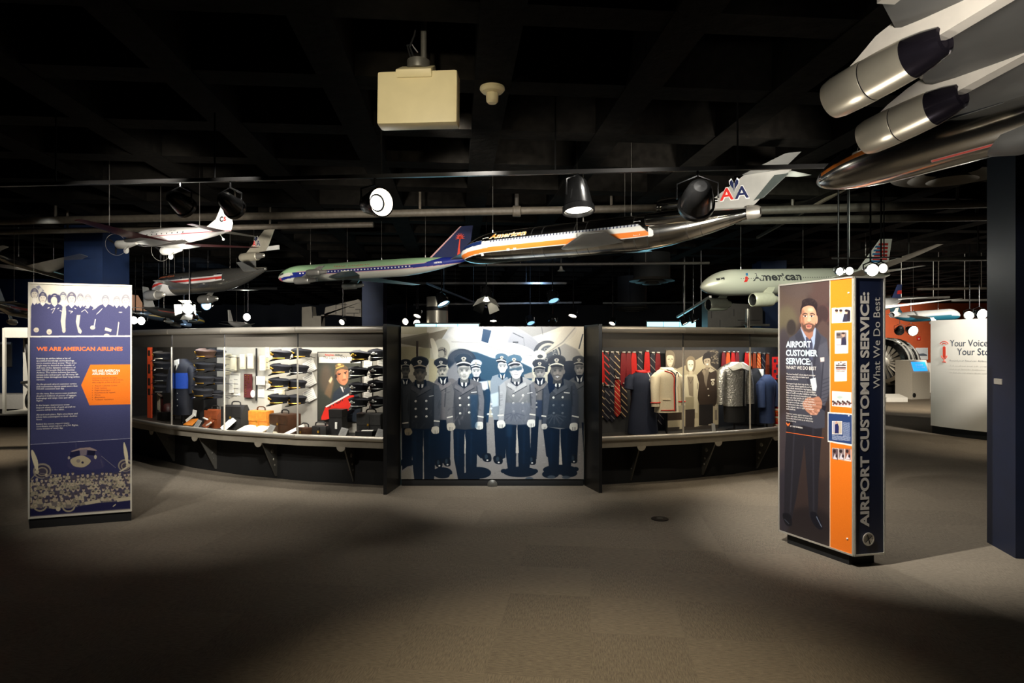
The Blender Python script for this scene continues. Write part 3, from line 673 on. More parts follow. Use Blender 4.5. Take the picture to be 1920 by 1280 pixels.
    # dark tones of the print are shifted towards petrol blue
    a = c.a / 255.0; lum = a.mean(2, keepdims=True)
    c.a[:] = 255 * np.clip(a * .96 + (1 - lum) ** 2 * np.array([-.01, .03, .07], np.float32), 0, 1)
    return c

Y0, Y1 = .077, 1.776
mx0, mx1 = W(752, 0, 7.13).x, W(1094.5, 0, 7.13).x
mural = thing('photo_mural', 'large black and white photo mural of airmen in caps beside a propeller aircraft', 'mural', ((mx0 + mx1) / 2, 7.17, 0))
hw = (mx1 - mx0) / 2
art_grid('print', draw_mural(), lambda s, t: (-hw + 2 * hw * s, -.04, Y1 - (Y1 - Y0) * t), art_mat('mural_print', .34, .55), mural)
MB().box((0, -.018, (Y0 + Y1) / 2), (2 * hw, .04, Y1 - Y0)).build('backing_board', BLACK, mural, False)
MB().bbox((0, .02, .038), (2 * hw - .01, .1, .076), .004).build('plinth', BLACKM, mural)
b = MB(); b.lathe([(.0, .0), (.055, .0), (.055, .012), (.03, .03), (0, .032)], (-.0, -.055, .02), (0, -1, 0), 18); b.build('outlet_cover', DARKGREY, mural)
MB().box((0, .055, .9), (2 * hw - .01, .1, 1.7)).build('frame', BLACKM, mural, False)

# two black side walls that stand out in front of the mural
TOWER = mat('tower_panel', (44, 42, 39), .38, .35, .12, 6)
def tower(near_px, near_d, far_px, far_d, q, label):
    n = W(near_px, 0, near_d); f = W(far_px, 0, far_d + .03)
    t = thing('side_tower', label, 'display tower', (n.x, n.y, 0), group=None)
    d = Vector((f.x - n.x, f.y - n.y, 0)); out = Vector((q * .05, .0, 0))
    MB().prism([(0, 0, 0), (d.x, d.y, 0), (d.x + q * .085, d.y + .12, 0), (q * .03, .30, 0), (q * .035, .004, 0)], (0, 0, 1.79)).build('panel', TOWER, t, False)
    MB().box((q * .018, -.003, .895), (.036, .008, 1.79)).build('edge_trim', BLACK, t, False)
    return t
tower(725.5, 6.72, 750.5, 7.13, -1, 'tall dark panel tower between the cap case and the photo mural')
tw = tower(1122.5, 6.80, 1096, 7.13, 1, 'tall dark panel tower between the photo mural and the uniform case')
MB().box((-.012, .2, 1.245), (.02, .045, .02), rotz(.4)).build('lock', STEEL, tw, False)
# ---------------------------------------------------------------- free-standing graphic panels
class Board:
    """upright face between two floor points; px() turns a photo pixel on that face into metres along and up it"""
    def __init__(s, a, b, z0, z1, quad):
        s.a = Vector((a[0], a[1], 0)); s.b = Vector((b[0], b[1], 0)); s.w = (s.b - s.a).length; s.z0, s.z1 = z0, z1
        s.u = (s.b - s.a).normalized(); s.n = Vector((s.u.y, -s.u.x, 0))       # n faces the viewer's side
        s.H = homography(quad, [(0, z1), (s.w, z1), (s.w, z0), (0, z0)])
        s.o = s.a
    def uv(s, x, y):
        q = s.H @ np.array([x, y, 1.0]); return q[0] / q[2], q[1] / q[2]
    def at(s, u, v, lift=0.0): return s.o + s.u * u + Vector((0, 0, v)) + s.n * lift
    def text(s, mb, t, p0, p1, hpx, lift=.003, **k):
        u0, v0 = s.uv(*p0); u1, v1 = s.uv(*p1); h = s.uv(p0[0], p0[1] - hpx)[1] - v0
        put_text(mb, t, lambda a, b: s.at(a, b, lift), h, u0, v0, width=u1 - u0, **k)

# ---- the panel beside the cap case
PQ = [(55.5, 532), (245.5, 537), (244, 958.5), (56.5, 967.5)]
def draw_panel():
    INKB = (68, 70, 108); PALE = (222, 212, 188)
    c = Canvas(300, 720, INKB, PQ)
    c.zoom(50, 525, 8.83)                        # group photograph at the top
    c.rect(20, 20, 1760, 938, (214, 206, 186))
    for P in ([(70, 70), (300, 190), (260, 230), (80, 210)],): c.poly(P, (196, 190, 176), soft=4)
    c.poly([(150, 120), (205, 95), (285, 185), (240, 220)], (130, 128, 140)); c.ell(230, 175, 30, 38, (196, 190, 180), soft=2)
    DB = (66, 66, 102)
    def person(x, y, w, hair, sh, wd, bun=False, skin=(206, 196, 178), neck=True):
        h = w * 1.3
        c.ell(x, y - h * .08, w * .60, h * .60, hair, soft=1)
        c.poly([(x - wd, 960), (x - wd * .96, sh + 70), (x - wd * .6, sh + 14), (x - w * .3, sh - 16), (x + w * .3, sh - 16), (x + wd * .6, sh + 14), (x + wd * .96, sh + 70), (x + wd, 960)], DB, soft=1)
        c.poly([(x - w * .22, y + h * .3), (x + w * .22, y + h * .3), (x + w * .34, sh), (x, sh + 44), (x - w * .34, sh)], (226, 218, 206))
        c.ell(x, y, w * .46, h * .5, skin)
        c.poly([(x - w * .46, y - h * .1), (x - w * .3, y - h * .42), (x + w * .3, y - h * .42), (x + w * .46, y - h * .1), (x + w * .2, y - h * .28), (x - w * .2, y - h * .28)], hair)
        for q in (-1, 1): c.ell(x + q * w * .18, y - h * .04, w * .08, h * .03, (120, 112, 118)); c.line([(x + q * w * .08, y - h * .12), (x + q * w * .3, y - h * .11)], 4, (130, 122, 124))
        c.line([(x, y), (x + w * .04, y + h * .12)], 4, (176, 166, 154)); c.line([(x - w * .16, y + h * .24), (x + w * .16, y + h * .24)], 6, (140, 116, 116))
    person(130, 240, 110, (90, 88, 108), 380, 60); person(600, 290, 96, (110, 108, 122), 420, 70); person(885, 310, 90, (130, 126, 136), 430, 70)
    person(1010, 330, 100, (150, 146, 150), 440, 130); person(1300, 350, 110, (140, 138, 146), 420, 180); person(1490, 360, 100, (150, 146, 150), 430, 90); person(1640, 350, 120, (140, 136, 142), 440, 150)
    person(265, 310, 118, (70, 68, 94), 400, 175); person(460, 345, 130, (62, 60, 92), 410, 170); c.ell(380, 320, 40, 70, (62, 60, 92), soft=2); c.ell(520, 320, 40, 70, (62, 60, 92), soft=2); c.ell(450, 350, 52, 66, (206, 196, 178)); person(740, 320, 130, (100, 96, 114), 430, 150)
    for P in ([(590, 460), (640, 420), (650, 560), (636, 700), (640, 860), (590, 860), (560, 690)], [(826, 590), (884, 590), (870, 700), (860, 780), (910, 860), (890, 905), (850, 880), (810, 700)]): c.poly(P, (206, 194, 172))
    for x, y, rx, ry in ((160, 836, 44, 40), (372, 868, 44, 46), (612, 846, 28, 40), (1088, 800, 42, 34), (1320, 930, 46, 26)): c.ell(x, y, rx, ry, (206, 194, 172)); c.line([(x - rx * .5, y), (x + rx * .5, y + 6)], 5, (140, 130, 130)); c.line([(x - rx * .5, y + 14), (x + rx * .4, y + 20)], 4, (140, 130, 130))
    c.poly([(1300, 796), (1405, 830), (1390, 874), (1286, 846)], (206, 194, 172)); c.poly([(1516, 700), (1530, 720), (1504, 936), (1484, 936)], (214, 204, 182)); c.line([(1134, 660), (1112, 780)], 16, (226, 218, 206))
    for P in ([(400, 500), (470, 470), (420, 560)], [(690, 520), (760, 530), (720, 560)], [(900, 540), (960, 500), (1010, 560)], [(1150, 580), (1250, 480), (1180, 560)], [(1520, 545), (1580, 545), (1540, 552)]): c.line(P, 9, (214, 206, 196))
    for x, y in ((360, 470), (520, 480), (560, 520), (800, 480), (980, 470), (1100, 490)): c.ell(x, y, 20, 7, (214, 206, 196), rot=random.uniform(-40, 40))
    c.rect(0, 934, 1766, 958, (236, 230, 214))
    c.zoom(50, 820, 7.11)                        # crew in front of an aircraft at the foot
    c.rect(0, 40, 1400, 76, INKB); c.poly([(40, 86), (1380, 28), (1380, 1010), (40, 1070)], (54, 55, 92)); c.line([(40, 90), (1380, 32)], 8, (150, 150, 170))
    c.poly([(560, 260), (580, 190), (700, 146), (840, 140), (930, 180), (990, 260), (1010, 420), (580, 420)], (62, 60, 96), smooth=True)
    c.poly([(590, 186), (710, 148), (840, 140), (920, 176), (930, 190), (800, 176), (600, 200)], (160, 140, 136)); c.poly([(704, 170), (800, 166), (790, 246), (710, 250)], (128, 116, 124)); c.poly([(580, 200), (700, 176), (700, 250), (566, 272)], (36, 36, 66)); c.poly([(810, 180), (910, 190), (900, 250), (800, 240)], (30, 30, 54))
    c.poly([(590, 290), (700, 250), (780, 262), (850, 326), (760, 400), (640, 390), (586, 340)], (180, 166, 138), smooth=True); c.ell(684, 318, 26, 24, (140, 128, 120)); c.ell(740, 340, 16, 15, (50, 46, 70)); c.ell(910, 270, 18, 28, (196, 186, 160)); c.ell(560, 274, 16, 20, (170, 160, 150))
    c.line([(990, 260), (1180, 420)], 5, (140, 134, 140)); c.line([(980, 300), (1010, 400)], 8, (90, 86, 108), soft=2); c.line([(652, 80), (652, 150)], 5, (100, 98, 122))
    for x, y, r in ((210, 440, 120), (1310, 390, 100)):
        c.ell(x, y, r, r * .85, (150, 140, 126)); c.ell(x, y + 4, r * .82, r * .68, (60, 56, 78)); c.ell(x, y + 8, r * .62, r * .5, (150, 138, 120)); c.ell(x, y + 10, r * .45, r * .38, (72, 66, 80))
    c.poly([(64, 180), (90, 170), (150, 300), (156, 420), (130, 430), (80, 290)], (214, 202, 170), smooth=True); c.poly([(1284, 100), (1300, 90), (1340, 230), (1344, 360), (1320, 370), (1288, 220)], (214, 202, 170), smooth=True)
    c.poly([(1220, 470), (1330, 400), (1340, 420), (1240, 480)], (206, 194, 164)); c.ell(1345, 390, 30, 26, (190, 178, 150)); c.ell(140, 450, 30, 26, (190, 178, 150)); c.line([(60, 550), (130, 470)], 14, (150, 140, 120)); c.line([(180, 470), (440, 500)], 10, (120, 110, 110))
    c.poly([(40, 600), (400, 510), (900, 500), (1380, 470), (1380, 860), (900, 920), (40, 960)], (74, 70, 90), soft=4)
    rows = [(500, 26, 240, 1380), (560, 26, 60, 1380), (620, 27, 40, 1380), (690, 29, 40, 1380), (760, 30, 40, 1380), (820, 31, 40, 1380), (880, 31, 60, 700)]
    for y, r, x0, x1 in rows:
        x = x0 + random.uniform(0, 30)
        while x < x1:
            yy = y + random.uniform(-20, 20); k = random.uniform(.72, 1.0); sh = tuple(v * k for v in (196, 184, 156))
            if random.random() < .22: sh = (84, 78, 92)
            c.poly([(x - r * 1.3, yy + r * 2.9), (x - r * 1.15, yy + r * 1.25), (x - r * .4, yy + r * .85), (x + r * .4, yy + r * .85), (x + r * 1.15, yy + r * 1.25), (x + r * 1.3, yy + r * 2.9)], sh, soft=1)
            c.ell(x, yy, r * .62, r * .8, (196, 178, 154)); c.ell(x, yy - r * .55, r * .6, r * .3, (64, 58, 66) if random.random() < .8 else (190, 178, 150)); c.line([(x - r * .35, yy + r * .05), (x + r * .35, yy + r * .05)], r * .16, (90, 78, 78)); c.line([(x, yy + r), (x + 3, yy + r * 2.2)], r * .14, (96, 88, 92))
            x += r * random.uniform(1.9, 2.7)
    c.poly([(40, 930), (600, 930), (860, 880), (1380, 850), (1380, 960), (900, 980), (40, 1030)], (38, 38, 76), soft=3)
    for x, y, r in ((184, 900, 80), (370, 880, 70), (556, 920, 76)):
        c.line([(x + r * math.cos(a / 8 * PI), y + r * .75 * math.sin(a / 8 * PI)) for a in range(9)], 22, (172, 160, 134)); c.ell(x, y - 60, 26, 30, (180, 164, 140)); c.poly([(x - 40, y - 30), (x + 40, y - 30), (x + 30, y + 20), (x - 30, y + 20)], (120, 112, 110), soft=2)
    c.ell(420, 944, 30, 28, (206, 194, 164)); c.poly([(760, 860), (960, 830), (980, 870), (780, 900)], (196, 184, 156)); c.poly([(1180, 830), (1380, 800), (1380, 850), (1200, 870)], (196, 184, 156)); c.line([(1140, 930), (1180, 900)], 14, (196, 184, 156))
    c.poly([(40, 1030), (1380, 962), (1380, 1010), (40, 1075)], (150, 140, 128), soft=2)
    c.zoom(50, 640, 6.735)                       # orange pennant
    c.poly([(684, 562), (800, 306), (1310, 306), (1310, 812), (788, 818)], (236, 118, 34))
    c.grain(2.5)
    return c
pb = Board((-4.118, 5.45), (-3.39, 5.71), .085, 2.10, [(53, 529), (247.5, 534), (246, 960.8), (54, 971.5)])
panel = thing('information_kiosk', 'tall blue panel with group photos and an orange pennant beside the cap case', 'information panel')
def prism_body(b, depth, skew, name, m, parent, inset=0.0, z0=None, z1=None):
    back = -b.n * depth + b.u * skew
    P = [b.at(inset, 0, -inset), b.at(b.w - inset, 0, -inset), b.at(b.w - inset, 0) + back * .9, b.at(inset, 0) + back * .9]
    z0 = b.z0 if z0 is None else z0; z1 = b.z1 if z1 is None else z1
    return MB().prism([(p.x, p.y, z0) for p in P], (0, 0, z1 - z0)).build(name, m, parent, False)
prism_body(pb, .30, -.10, 'cabinet', mat('panel_side', (196, 192, 182), .5, .1, .04), panel)
prism_body(pb, .30, -.10, 'plinth', BLACKM, panel, .006, 0, .0852)
g = MB()
for u0, u1, v0, v1 in ((0, pb.w, 2.085, 2.10), (0, pb.w, .085, .10), (0, .012, .1, 2.085), (pb.w - .012, pb.w, .1, 2.085)):
    g.prism([pb.at(u0, v0), pb.at(u1, v0), pb.at(u1, v1), pb.at(u0, v1)], pb.n * .008)
g.build('frame', mat('panel_frame', (222, 216, 200), .45, .1, .03), panel, False)
PRINT = art_mat('glossy_print', .32, .5, .1)
art_grid('print', draw_panel(), lambda s, t: pb.at(.010 + (pb.w - .02) * s, 2.09 - 1.995 * t, .002), PRINT, panel)
WTXT = mat('white_lettering', (226, 222, 212), .5, 0, .02); OTXT = mat('orange_lettering', (240, 112, 48), .5, 0, .02); BTXT = mat('brown_lettering', (126, 66, 34), .5, 0, .02)
g = MB(); pb.text(g, 'WE ARE AMERICAN AIRLINES', (68.6, 658.4), (229.5, 658), 7.2, bold=.03, lift=.003); g.build('heading', OTXT, panel, False)
LINES = ['Running an airline takes a lot of', 'specialized knowledge and technology,', 'not to mention sheer power. There is no', 'single way to describe the breadth of', 'skill sets of the dynamic workforce of', 'over 120,000 people that are American', 'Airlines. The airline industry has many', 'unique jobs and people can fill many dif-', 'ferent roles throughout their long airline', 'careers.', None,
         'On the ground, airport customer service', 'and reservations agents assist more than', '500,000 customers each day.', None, 'On the ramp, fleet service team members', 'shepherd millions of pieces of luggage,', 'belongings and cargo onto and off of', 'flights.', None, 'In the hangar, maintenance crews', 'inspect every inch of each aircraft to', 'ensure safety in the skies.', None,
         'Aboard each plane, flight attendants and', 'pilots take passengers to their destina-', 'tions.', None, 'Behind the scenes, support teams', 'coordinate every aspect of 6,700 flights,', 'every minute of every day.']
g = MB(); y = 674.2
for t in LINES:
    if t is None: y += 4.25; continue
    u0, v0 = pb.uv(68.5, y)
    put_text(g, t, lambda a, b: pb.at(a, b, .003), .0135, u0, v0, width=.300 * len(t) / 40.0 if len(t) > 12 else None, bold=.012, res=1); y += 4.42
g.build('body_lettering', WTXT, panel, False)
g = MB()
pb.text(g, 'WE ARE AMERICAN', (172, 699), (224, 698.4), 4.6, bold=.02, res=2, lift=.003); pb.text(g, 'AIRLINES GALLERY', (172, 704.4), (221.5, 704), 4.6, bold=.02, res=2, lift=.003); g.build('pennant_heading', WTXT, panel, False)
g = MB(); y = 711.2
for t in ('Learn more about the American', 'Airlines, its crews and all of those', 'who keep the airline in business.'):
    pb.text(g, t, (172, y), (172 + 1.62 * len(t), y), 2.7, bold=.004, res=1, lift=.003); y += 4.3
y = 726.2
for t in ('Airport Customer Service', 'Fleet Service', 'Flight Attendants', 'Reservations & Support', 'Pilots', 'Maintenance', 'Technical Operations'):
    pb.text(g, t, (177, y), (177 + 1.75 * len(t), y), 2.7, bold=.004, res=1, lift=.003)
    u, v = pb.uv(172.6, y - 1.2); g.prism([pb.at(u + .003 * math.cos(a), v + .003 * math.sin(a), .002) for a in np.linspace(0, 2 * PI, 8, endpoint=False)], pb.n * .001); y += 4.32
g.build('pennant_lettering', BTXT, panel, False)

# ---- the tall kiosk in front of the uniform case
KQ = [(1460, 535), (1601.5, 517.5), (1601.5, 1043.5), (1460, 995.5)]
KZ0, KZ1 = .08, 2.046
kb = Board((2.130, 5.11), (2.398, 4.49), KZ0, KZ1, KQ)
KORANGE = (244, 124, 32)
def draw_kiosk():
    c = Canvas(300, 760, (58, 48, 47), KQ)
    c.zoom(1440, 440, 2)                        # blurred counter hall behind the man
    for x, y, rx, ry, col in ((90, 260, 60, 90, (84, 70, 62)), (70, 330, 40, 60, (92, 84, 66)), (200, 210, 50, 60, (76, 58, 54)), (210, 300, 30, 30, (104, 62, 60)), (110, 200, 60, 40, (78, 66, 62)), (60, 440, 30, 90, (60, 54, 58)), (80, 800, 60, 140, (66, 58, 62)), (150, 900, 70, 200, (58, 46, 44)), (210, 800, 30, 120, (74, 58, 52)), (150, 1100, 100, 80, (40, 34, 36)), (60, 1000, 30, 120, (52, 48, 56))):
        c.ell(x, y, rx, ry, col, soft=14, a=.9)
    c.ell(205, 300, 24, 34, (58, 44, 44), soft=4); c.poly([(182, 350), (205, 320), (232, 345), (232, 430), (186, 420)], (78, 62, 58), soft=5); c.ell(88, 350, 18, 30, (52, 46, 44), soft=5)
    c.zoom(1455, 840, 5.567)                    # legs and shoes
    TR = (40, 38, 44)
    c.zoom(1440, 440, 2)
    c.poly([(72, 690), (142, 700), (138, 780), (120, 900), (104, 1000), (88, 1070), (60, 1060), (62, 960), (64, 820)], TR, soft=1); c.poly([(130, 700), (206, 705), (198, 800), (190, 920), (188, 1010), (184, 1070), (156, 1060), (150, 960), (140, 820)], TR, soft=1)
    c.line([(100, 720), (84, 1040)], 5, (52, 50, 58), soft=3); c.line([(170, 720), (172, 1040)], 5, (52, 50, 58), soft=3)
    c.poly([(56, 1046), (84, 1050), (90, 1090), (66, 1086)], (24, 24, 30), smooth=True); c.poly([(158, 1040), (184, 1046), (206, 1098), (190, 1104), (166, 1076)], (24, 24, 32), smooth=True); c.line([(182, 1056), (202, 1096)], 3, (120, 130, 150), soft=1); c.line([(62, 1066), (80, 1084)], 2, (84, 90, 104), soft=1)
    # jacket
    J = (66, 66, 76)
    c.poly([(122, 352), (150, 420), (184, 352), (196, 372), (222, 392), (230, 470), (238, 540), (232, 590), (214, 640), (214, 724), (180, 728), (132, 716), (96, 720), (74, 640), (70, 520), (72, 420), (80, 390), (106, 372)], J, soft=1, smooth=False)
    c.poly([(186, 420), (222, 400), (238, 540), (222, 620), (206, 650), (196, 600), (206, 540)], (78, 78, 88), soft=3); c.line([(208, 480), (196, 640)], 4, (48, 48, 58), soft=2)
    for y in range(540, 630, 14): c.line([(200, y + 8), (232, y - 4)], 3, (56, 56, 66), soft=1)
    c.poly([(120, 360), (100, 380), (128, 450), (160, 620), (166, 560), (150, 440)], (54, 54, 64), soft=2); c.poly([(184, 360), (200, 384), (180, 470), (168, 600), (166, 520)], (54, 54, 64), soft=2)
    c.poly([(122, 350), (126, 344), (150, 386), (176, 346), (180, 354), (176, 410), (164, 450), (150, 420), (134, 384)], (150, 164, 190)); c.poly([(142, 386), (160, 384), (168, 410), (170, 470), (158, 476), (144, 410)], (64, 66, 84)); c.line([(152, 392), (166, 470)], 3, (84, 88, 110))
    c.poly([(196, 462), (212, 460), (212, 476), (198, 478)], (216, 196, 188)); c.line([(164, 480), (172, 550)], 2, (190, 200, 214))
    c.zoom(1455, 690, 8); c.poly([(512, 170), (596, 146), (616, 280), (604, 350), (548, 340)], (206, 214, 218))
    # clasped hands
    HS = (176, 122, 98)
    c.poly([(400, 540), (470, 450), (560, 450), (640, 430), (690, 500), (690, 590), (650, 640), (620, 700), (530, 700), (440, 630)], HS, smooth=True)
    for P in ([(470, 470), (600, 500), (680, 500)], [(480, 530), (600, 550), (690, 560)], [(500, 580), (600, 600), (680, 610)], [(500, 640), (560, 680)], [(560, 640), (620, 680)]): c.line(P, 9, (128, 82, 64), soft=1)
    for x, y in ((560, 660), (600, 690), (640, 640), (530, 690)): c.ell(x, y, 22, 16, (200, 148, 124), rot=30)
    c.poly([(690, 560), (760, 570), (740, 650), (690, 620)], (34, 34, 44))
    c.zoom(1455, 515, 6.92)                     # head
    SKN = (190, 138, 110); SKD = (128, 86, 68); HR = (40, 32, 34)
    c.poly([(330, 600), (500, 600), (490, 720), (480, 800), (440, 850), (390, 800), (330, 700)], (150, 104, 84))
    c.ell(322, 585, 16, 56, SKD); c.ell(526, 585, 18, 58, (196, 142, 116))
    c.poly([(330, 430), (400, 400), (480, 410), (522, 440), (524, 560), (516, 650), (480, 730), (430, 752), (370, 726), (334, 650), (326, 540)], SKN, smooth=True)
    c.poly([(326, 540), (340, 440), (372, 480), (366, 600), (388, 700), (360, 700), (336, 640)], SKD, soft=4, a=.7)
    c.ell(450, 460, 40, 26, (214, 166, 138), soft=6); c.poly([(420, 520), (440, 520), (460, 600), (440, 622), (404, 612)], (214, 160, 132), soft=3); c.line([(404, 616), (432, 626), (456, 614)], 6, SKD)
    c.poly([(334, 620), (360, 660), (392, 640), (430, 632), (470, 640), (506, 660), (520, 610), (514, 680), (480, 740), (430, 758), (366, 736), (338, 680)], (74, 54, 48), soft=2, a=.85); c.poly([(386, 662), (428, 650), (468, 660), (460, 700), (428, 712), (394, 700)], SKN, soft=1)
    c.poly([(392, 662), (428, 654), (464, 662), (440, 672), (410, 672)], (166, 92, 84)); c.poly([(396, 680), (460, 680), (440, 700), (412, 698)], (176, 100, 92)); c.line([(398, 674), (460, 674)], 6, (60, 26, 26))
    for x in (380, 464): c.ell(x, 545, 24, 11, (226, 214, 206)); c.ell(x, 545, 11, 11, (40, 30, 28)); c.line([(x - 26, 538), (x, 530), (x + 26, 538)], 6, (46, 34, 32))
    c.line([(346, 524), (378, 506), (412, 518)], 12, HR); c.line([(440, 518), (474, 506), (508, 526)], 12, HR)
    c.poly([(330, 520), (316, 470), (336, 400), (340, 350), (380, 322), (440, 312), (500, 330), (540, 380), (536, 440), (532, 540), (516, 470), (480, 418), (420, 408), (370, 424), (340, 450)], HR, smooth=True)
    for k in range(26): x = random.uniform(350, 530); y = random.uniform(326, 400); c.line([(x, y), (x + 14, y - 16)], 4, (86, 72, 66), a=.6)
    # orange strip and the pictures on it
    c.zoom(1545, 560, 4); c.poly([(47, -200), (226, -200), (226, 2000), (47, 2000)], KORANGE); c.line([(46, -200), (46, 2000)], 5, (238, 214, 186))
    def pic(x0, y0, x1, y1, sl=4): c.poly([(x0, y0 + sl), (x1, y0 - sl), (x1, y1 - sl), (x0, y1 + sl)], (240, 232, 222)); return x0, y0, x1, y1
    pic(60, 68, 208, 182, 4)
    for x, w, col, hr in ((96, 28, (214, 222, 240), (60, 44, 40)), (128, 26, (170, 190, 226), (50, 36, 34)), (170, 30, (52, 50, 64), (36, 26, 30))): c.poly([(x - w, 176), (x - w * .6, 116), (x + w * .6, 114), (x + w, 172)], col); c.ell(x, 100, 12, 16, (208, 164, 140)); c.ell(x, 90, 13, 10, hr)
    c.poly([(180, 80), (200, 90), (200, 160), (176, 160)], (44, 36, 44)); c.poly([(84, 130), (116, 128), (120, 176), (80, 176)], (236, 238, 246))
    pic(83, 240, 183, 412, 2); c.rect(94, 252, 172, 350, (120, 108, 104)); c.poly([(130, 350), (136, 296), (162, 286), (172, 350)], (48, 46, 66)); c.ell(146, 272, 12, 16, (190, 146, 124)); c.ell(146, 260, 13, 8, (50, 38, 36)); c.rect(94, 300, 130, 346, (226, 222, 222)); c.rect(94, 262, 124, 280, (66, 60, 62))
    for y in range(360, 406, 7): c.line([(94, y), (172, y)], 3, (190, 184, 178))
    pic(80, 470, 174, 620, 2); c.rect(90, 496, 166, 506, (60, 54, 58)); c.rect(90, 512, 166, 526, (90, 60, 62)); c.rect(90, 530, 166, 536, (170, 90, 80)); c.rect(90, 542, 160, 548, (120, 112, 110))
    for x, y in ((112, 488), (128, 478), (146, 492), (158, 486)): c.ell(x, y, 8, 6, (130, 112, 112))
    pic(62, 698, 208, 812, -6); c.poly([(66, 704), (206, 714), (206, 760), (66, 760)], (222, 222, 210)); c.ell(120, 740, 20, 10, (180, 196, 190))
    for k in range(12): x = 70 + k * 12; c.ell(x, 772 + (k % 3) * 8, 8, 9, (66, 46, 48)); c.ell(x + 5, 792 + (k % 2) * 4, 10, 8, (210, 200, 204) if k % 2 else (120, 70, 66))
    c.poly([(29, 850), (215, 862), (215, 1106), (29, 1074)], (240, 236, 228)); c.poly([(35, 860), (210, 872), (210, 1092), (35, 1064)], (42, 64, 112))
    c.rect(62, 918, 138, 1018, (232, 226, 220)); c.rect(66, 924, 134, 1012, (196, 180, 158)); c.poly([(82, 1010), (84, 944), (104, 936), (114, 960), (112, 1012)], (40, 42, 92)); c.ell(96, 930, 8, 10, (206, 150, 130)); c.rect(66, 924, 84, 1000, (180, 176, 190))
    for y in range(926, 1030, 7): c.line([(144, y + 4), (196, y + 6)], 3, (180, 190, 210))
    for y in range(1026, 1056, 7): c.line([(62, y), (200, y + 12)], 3, (196, 204, 220))
    c.ell(188, 878, 6, 5, (236, 236, 236))
    c.poly([(62, 1118), (207, 1130), (207, 1222), (62, 1198)], (236, 226, 218))
    for x0, col in ((64, (110, 88, 92)), (112, (150, 130, 128)), (160, (170, 110, 90))):
        c.poly([(x0, 1122), (x0 + 42, 1126), (x0 + 42, 1212), (x0, 1200)], col); c.ell(x0 + 16, 1144, 11, 13, (50, 38, 40)); c.poly([(x0 + 4, 1200), (x0 + 20, 1160), (x0 + 38, 1206)], (226, 220, 226)); c.ell(x0 + 32, 1180, 8, 12, (56, 44, 54))
    c.grain(2)
    return c
kiosk = thing('display_kiosk', 'tall kiosk with a suited man printed beside an orange strip and a navy lettered end', 'kiosk')
Ck = Vector((2.647, 4.546, 0)); A_, B_ = kb.a, kb.b
kside = Board((2.398, 4.49), (2.647, 4.546), KZ0, KZ1, [(1602, 518.5), (1658.5, 519), (1658.5, 1038), (1602, 1044.5)])
D_ = A_ + (Ck - B_)
MB().prism([(p.x, p.y, KZ0) for p in (A_, B_, Ck, D_)], (0, 0, KZ1 - KZ0)).build('cabinet', mat('kiosk_navy', (17, 25, 48), .45, 0, .06), kiosk, False)
cen = (A_ + B_ + Ck + D_) / 4
MB().prism([((cen + (p - cen) * .82).x, (cen + (p - cen) * .82).y, 0) for p in (A_, B_, Ck, D_)], (0, 0, KZ0 + .001)).build('plinth', BLACKM, kiosk, False)
art_grid('print', draw_kiosk(), lambda s, t: kb.at(kb.w * s, KZ1 - (KZ1 - KZ0) * t, .0015), PRINT, kiosk)
g = MB()
for b, cuts in ((kb, (0.0, kb.w)), (kside, (0.0, kside.w))):
    for u0, u1, v0, v1 in ((0, b.w, KZ1 - .012, KZ1), (0, b.w, KZ0, KZ0 + .012), (0, .012, KZ0, KZ1), (b.w - .010, b.w, KZ0, KZ1)):
        g.prism([b.at(u0, v0), b.at(u1, v0), b.at(u1, v1), b.at(u0, v1)], b.n * .007)
g.build('frame', ALU, kiosk, False)
g = MB(); za = lambda x, y: (1455 + x / 6.92, 515 + y / 6.92); zb = lambda x, y: (1455 + x / 8, 690 + y / 8)
BLT = mat('pale_blue_lettering', (214, 236, 244), .5, 0, .02)
kb.text(g, 'AIRPORT', za(132, 946), za(458, 944), 10.6, bold=.03); kb.text(g, 'CUSTOMER', za(132, 1056), za(542, 1058), 10.8, bold=.03); kb.text(g, 'SERVICE:', za(132, 1162), za(452, 1166), 10.8, bold=.03)
g.build('heading', BLT, kiosk, False)
g = MB(); kb.text(g, 'WHAT WE DO BEST', za(134, 1228), za(526, 1244), 6.2, bold=.004)
KT = ['"The best handled" is how airport customer', 'service agents like to leave each', 'American Airlines.', None, 'Passengers begin their trip at the counter', 'and the gate, where agents are on hand.', 'They check travelers in, tag luggage, print', 'boarding passes and keep an eye on flights.', 'Airport staff look after children travelling', 'alone, rebook missed connections and', 'help each other get the job done on time.', 'Agents also help with seats and upgrades.', 'They greet arrivals, staff the lounges and', 'assist travelers who need a wheelchair', 'at the airport, day or night, and always', 'with courtesy.', None, 'Customer service agents represent the', 'airline with style, wherever they meet', 'those who travel with us, at every step', 'of the journey.']
y = 106
for t in KT:
    if t is None: y += 34; continue
    x0 = zb(156, y); u0, v0 = kb.uv(*x0); put_text(g, t, lambda a, b: kb.at(a, b, .003), .0125, u0, v0, width=.00655 * len(t), bold=.008, res=1); y += 34.6
kb.text(g, 'BY THE NUMBERS:', zb(216, 884), zb(404, 908), 2.6, bold=.02, res=1)
g.build('body_lettering', WTXT, kiosk, False)
g = MB()
def bar(p, q, h=.004):
    u0, v0 = kb.uv(*p); u1, v1 = kb.uv(*q); g.prism([kb.at(u0, v0, .002), kb.at(u1, v0, .002), kb.at(u1, v0 + h, .002), kb.at(u0, v0 + h, .002)], kb.n * .001)
bar(zb(152, 968), zb(722, 1056), .004); u, v = kb.uv(*zb(182, 852))
g.prism([kb.at(u + a * .018, v + b * .02, .002) for a, b in ((-1, .8), (0, .2), (1, .8), (1, .3), (0, -.7), (-1, .3))], kb.n * .001)
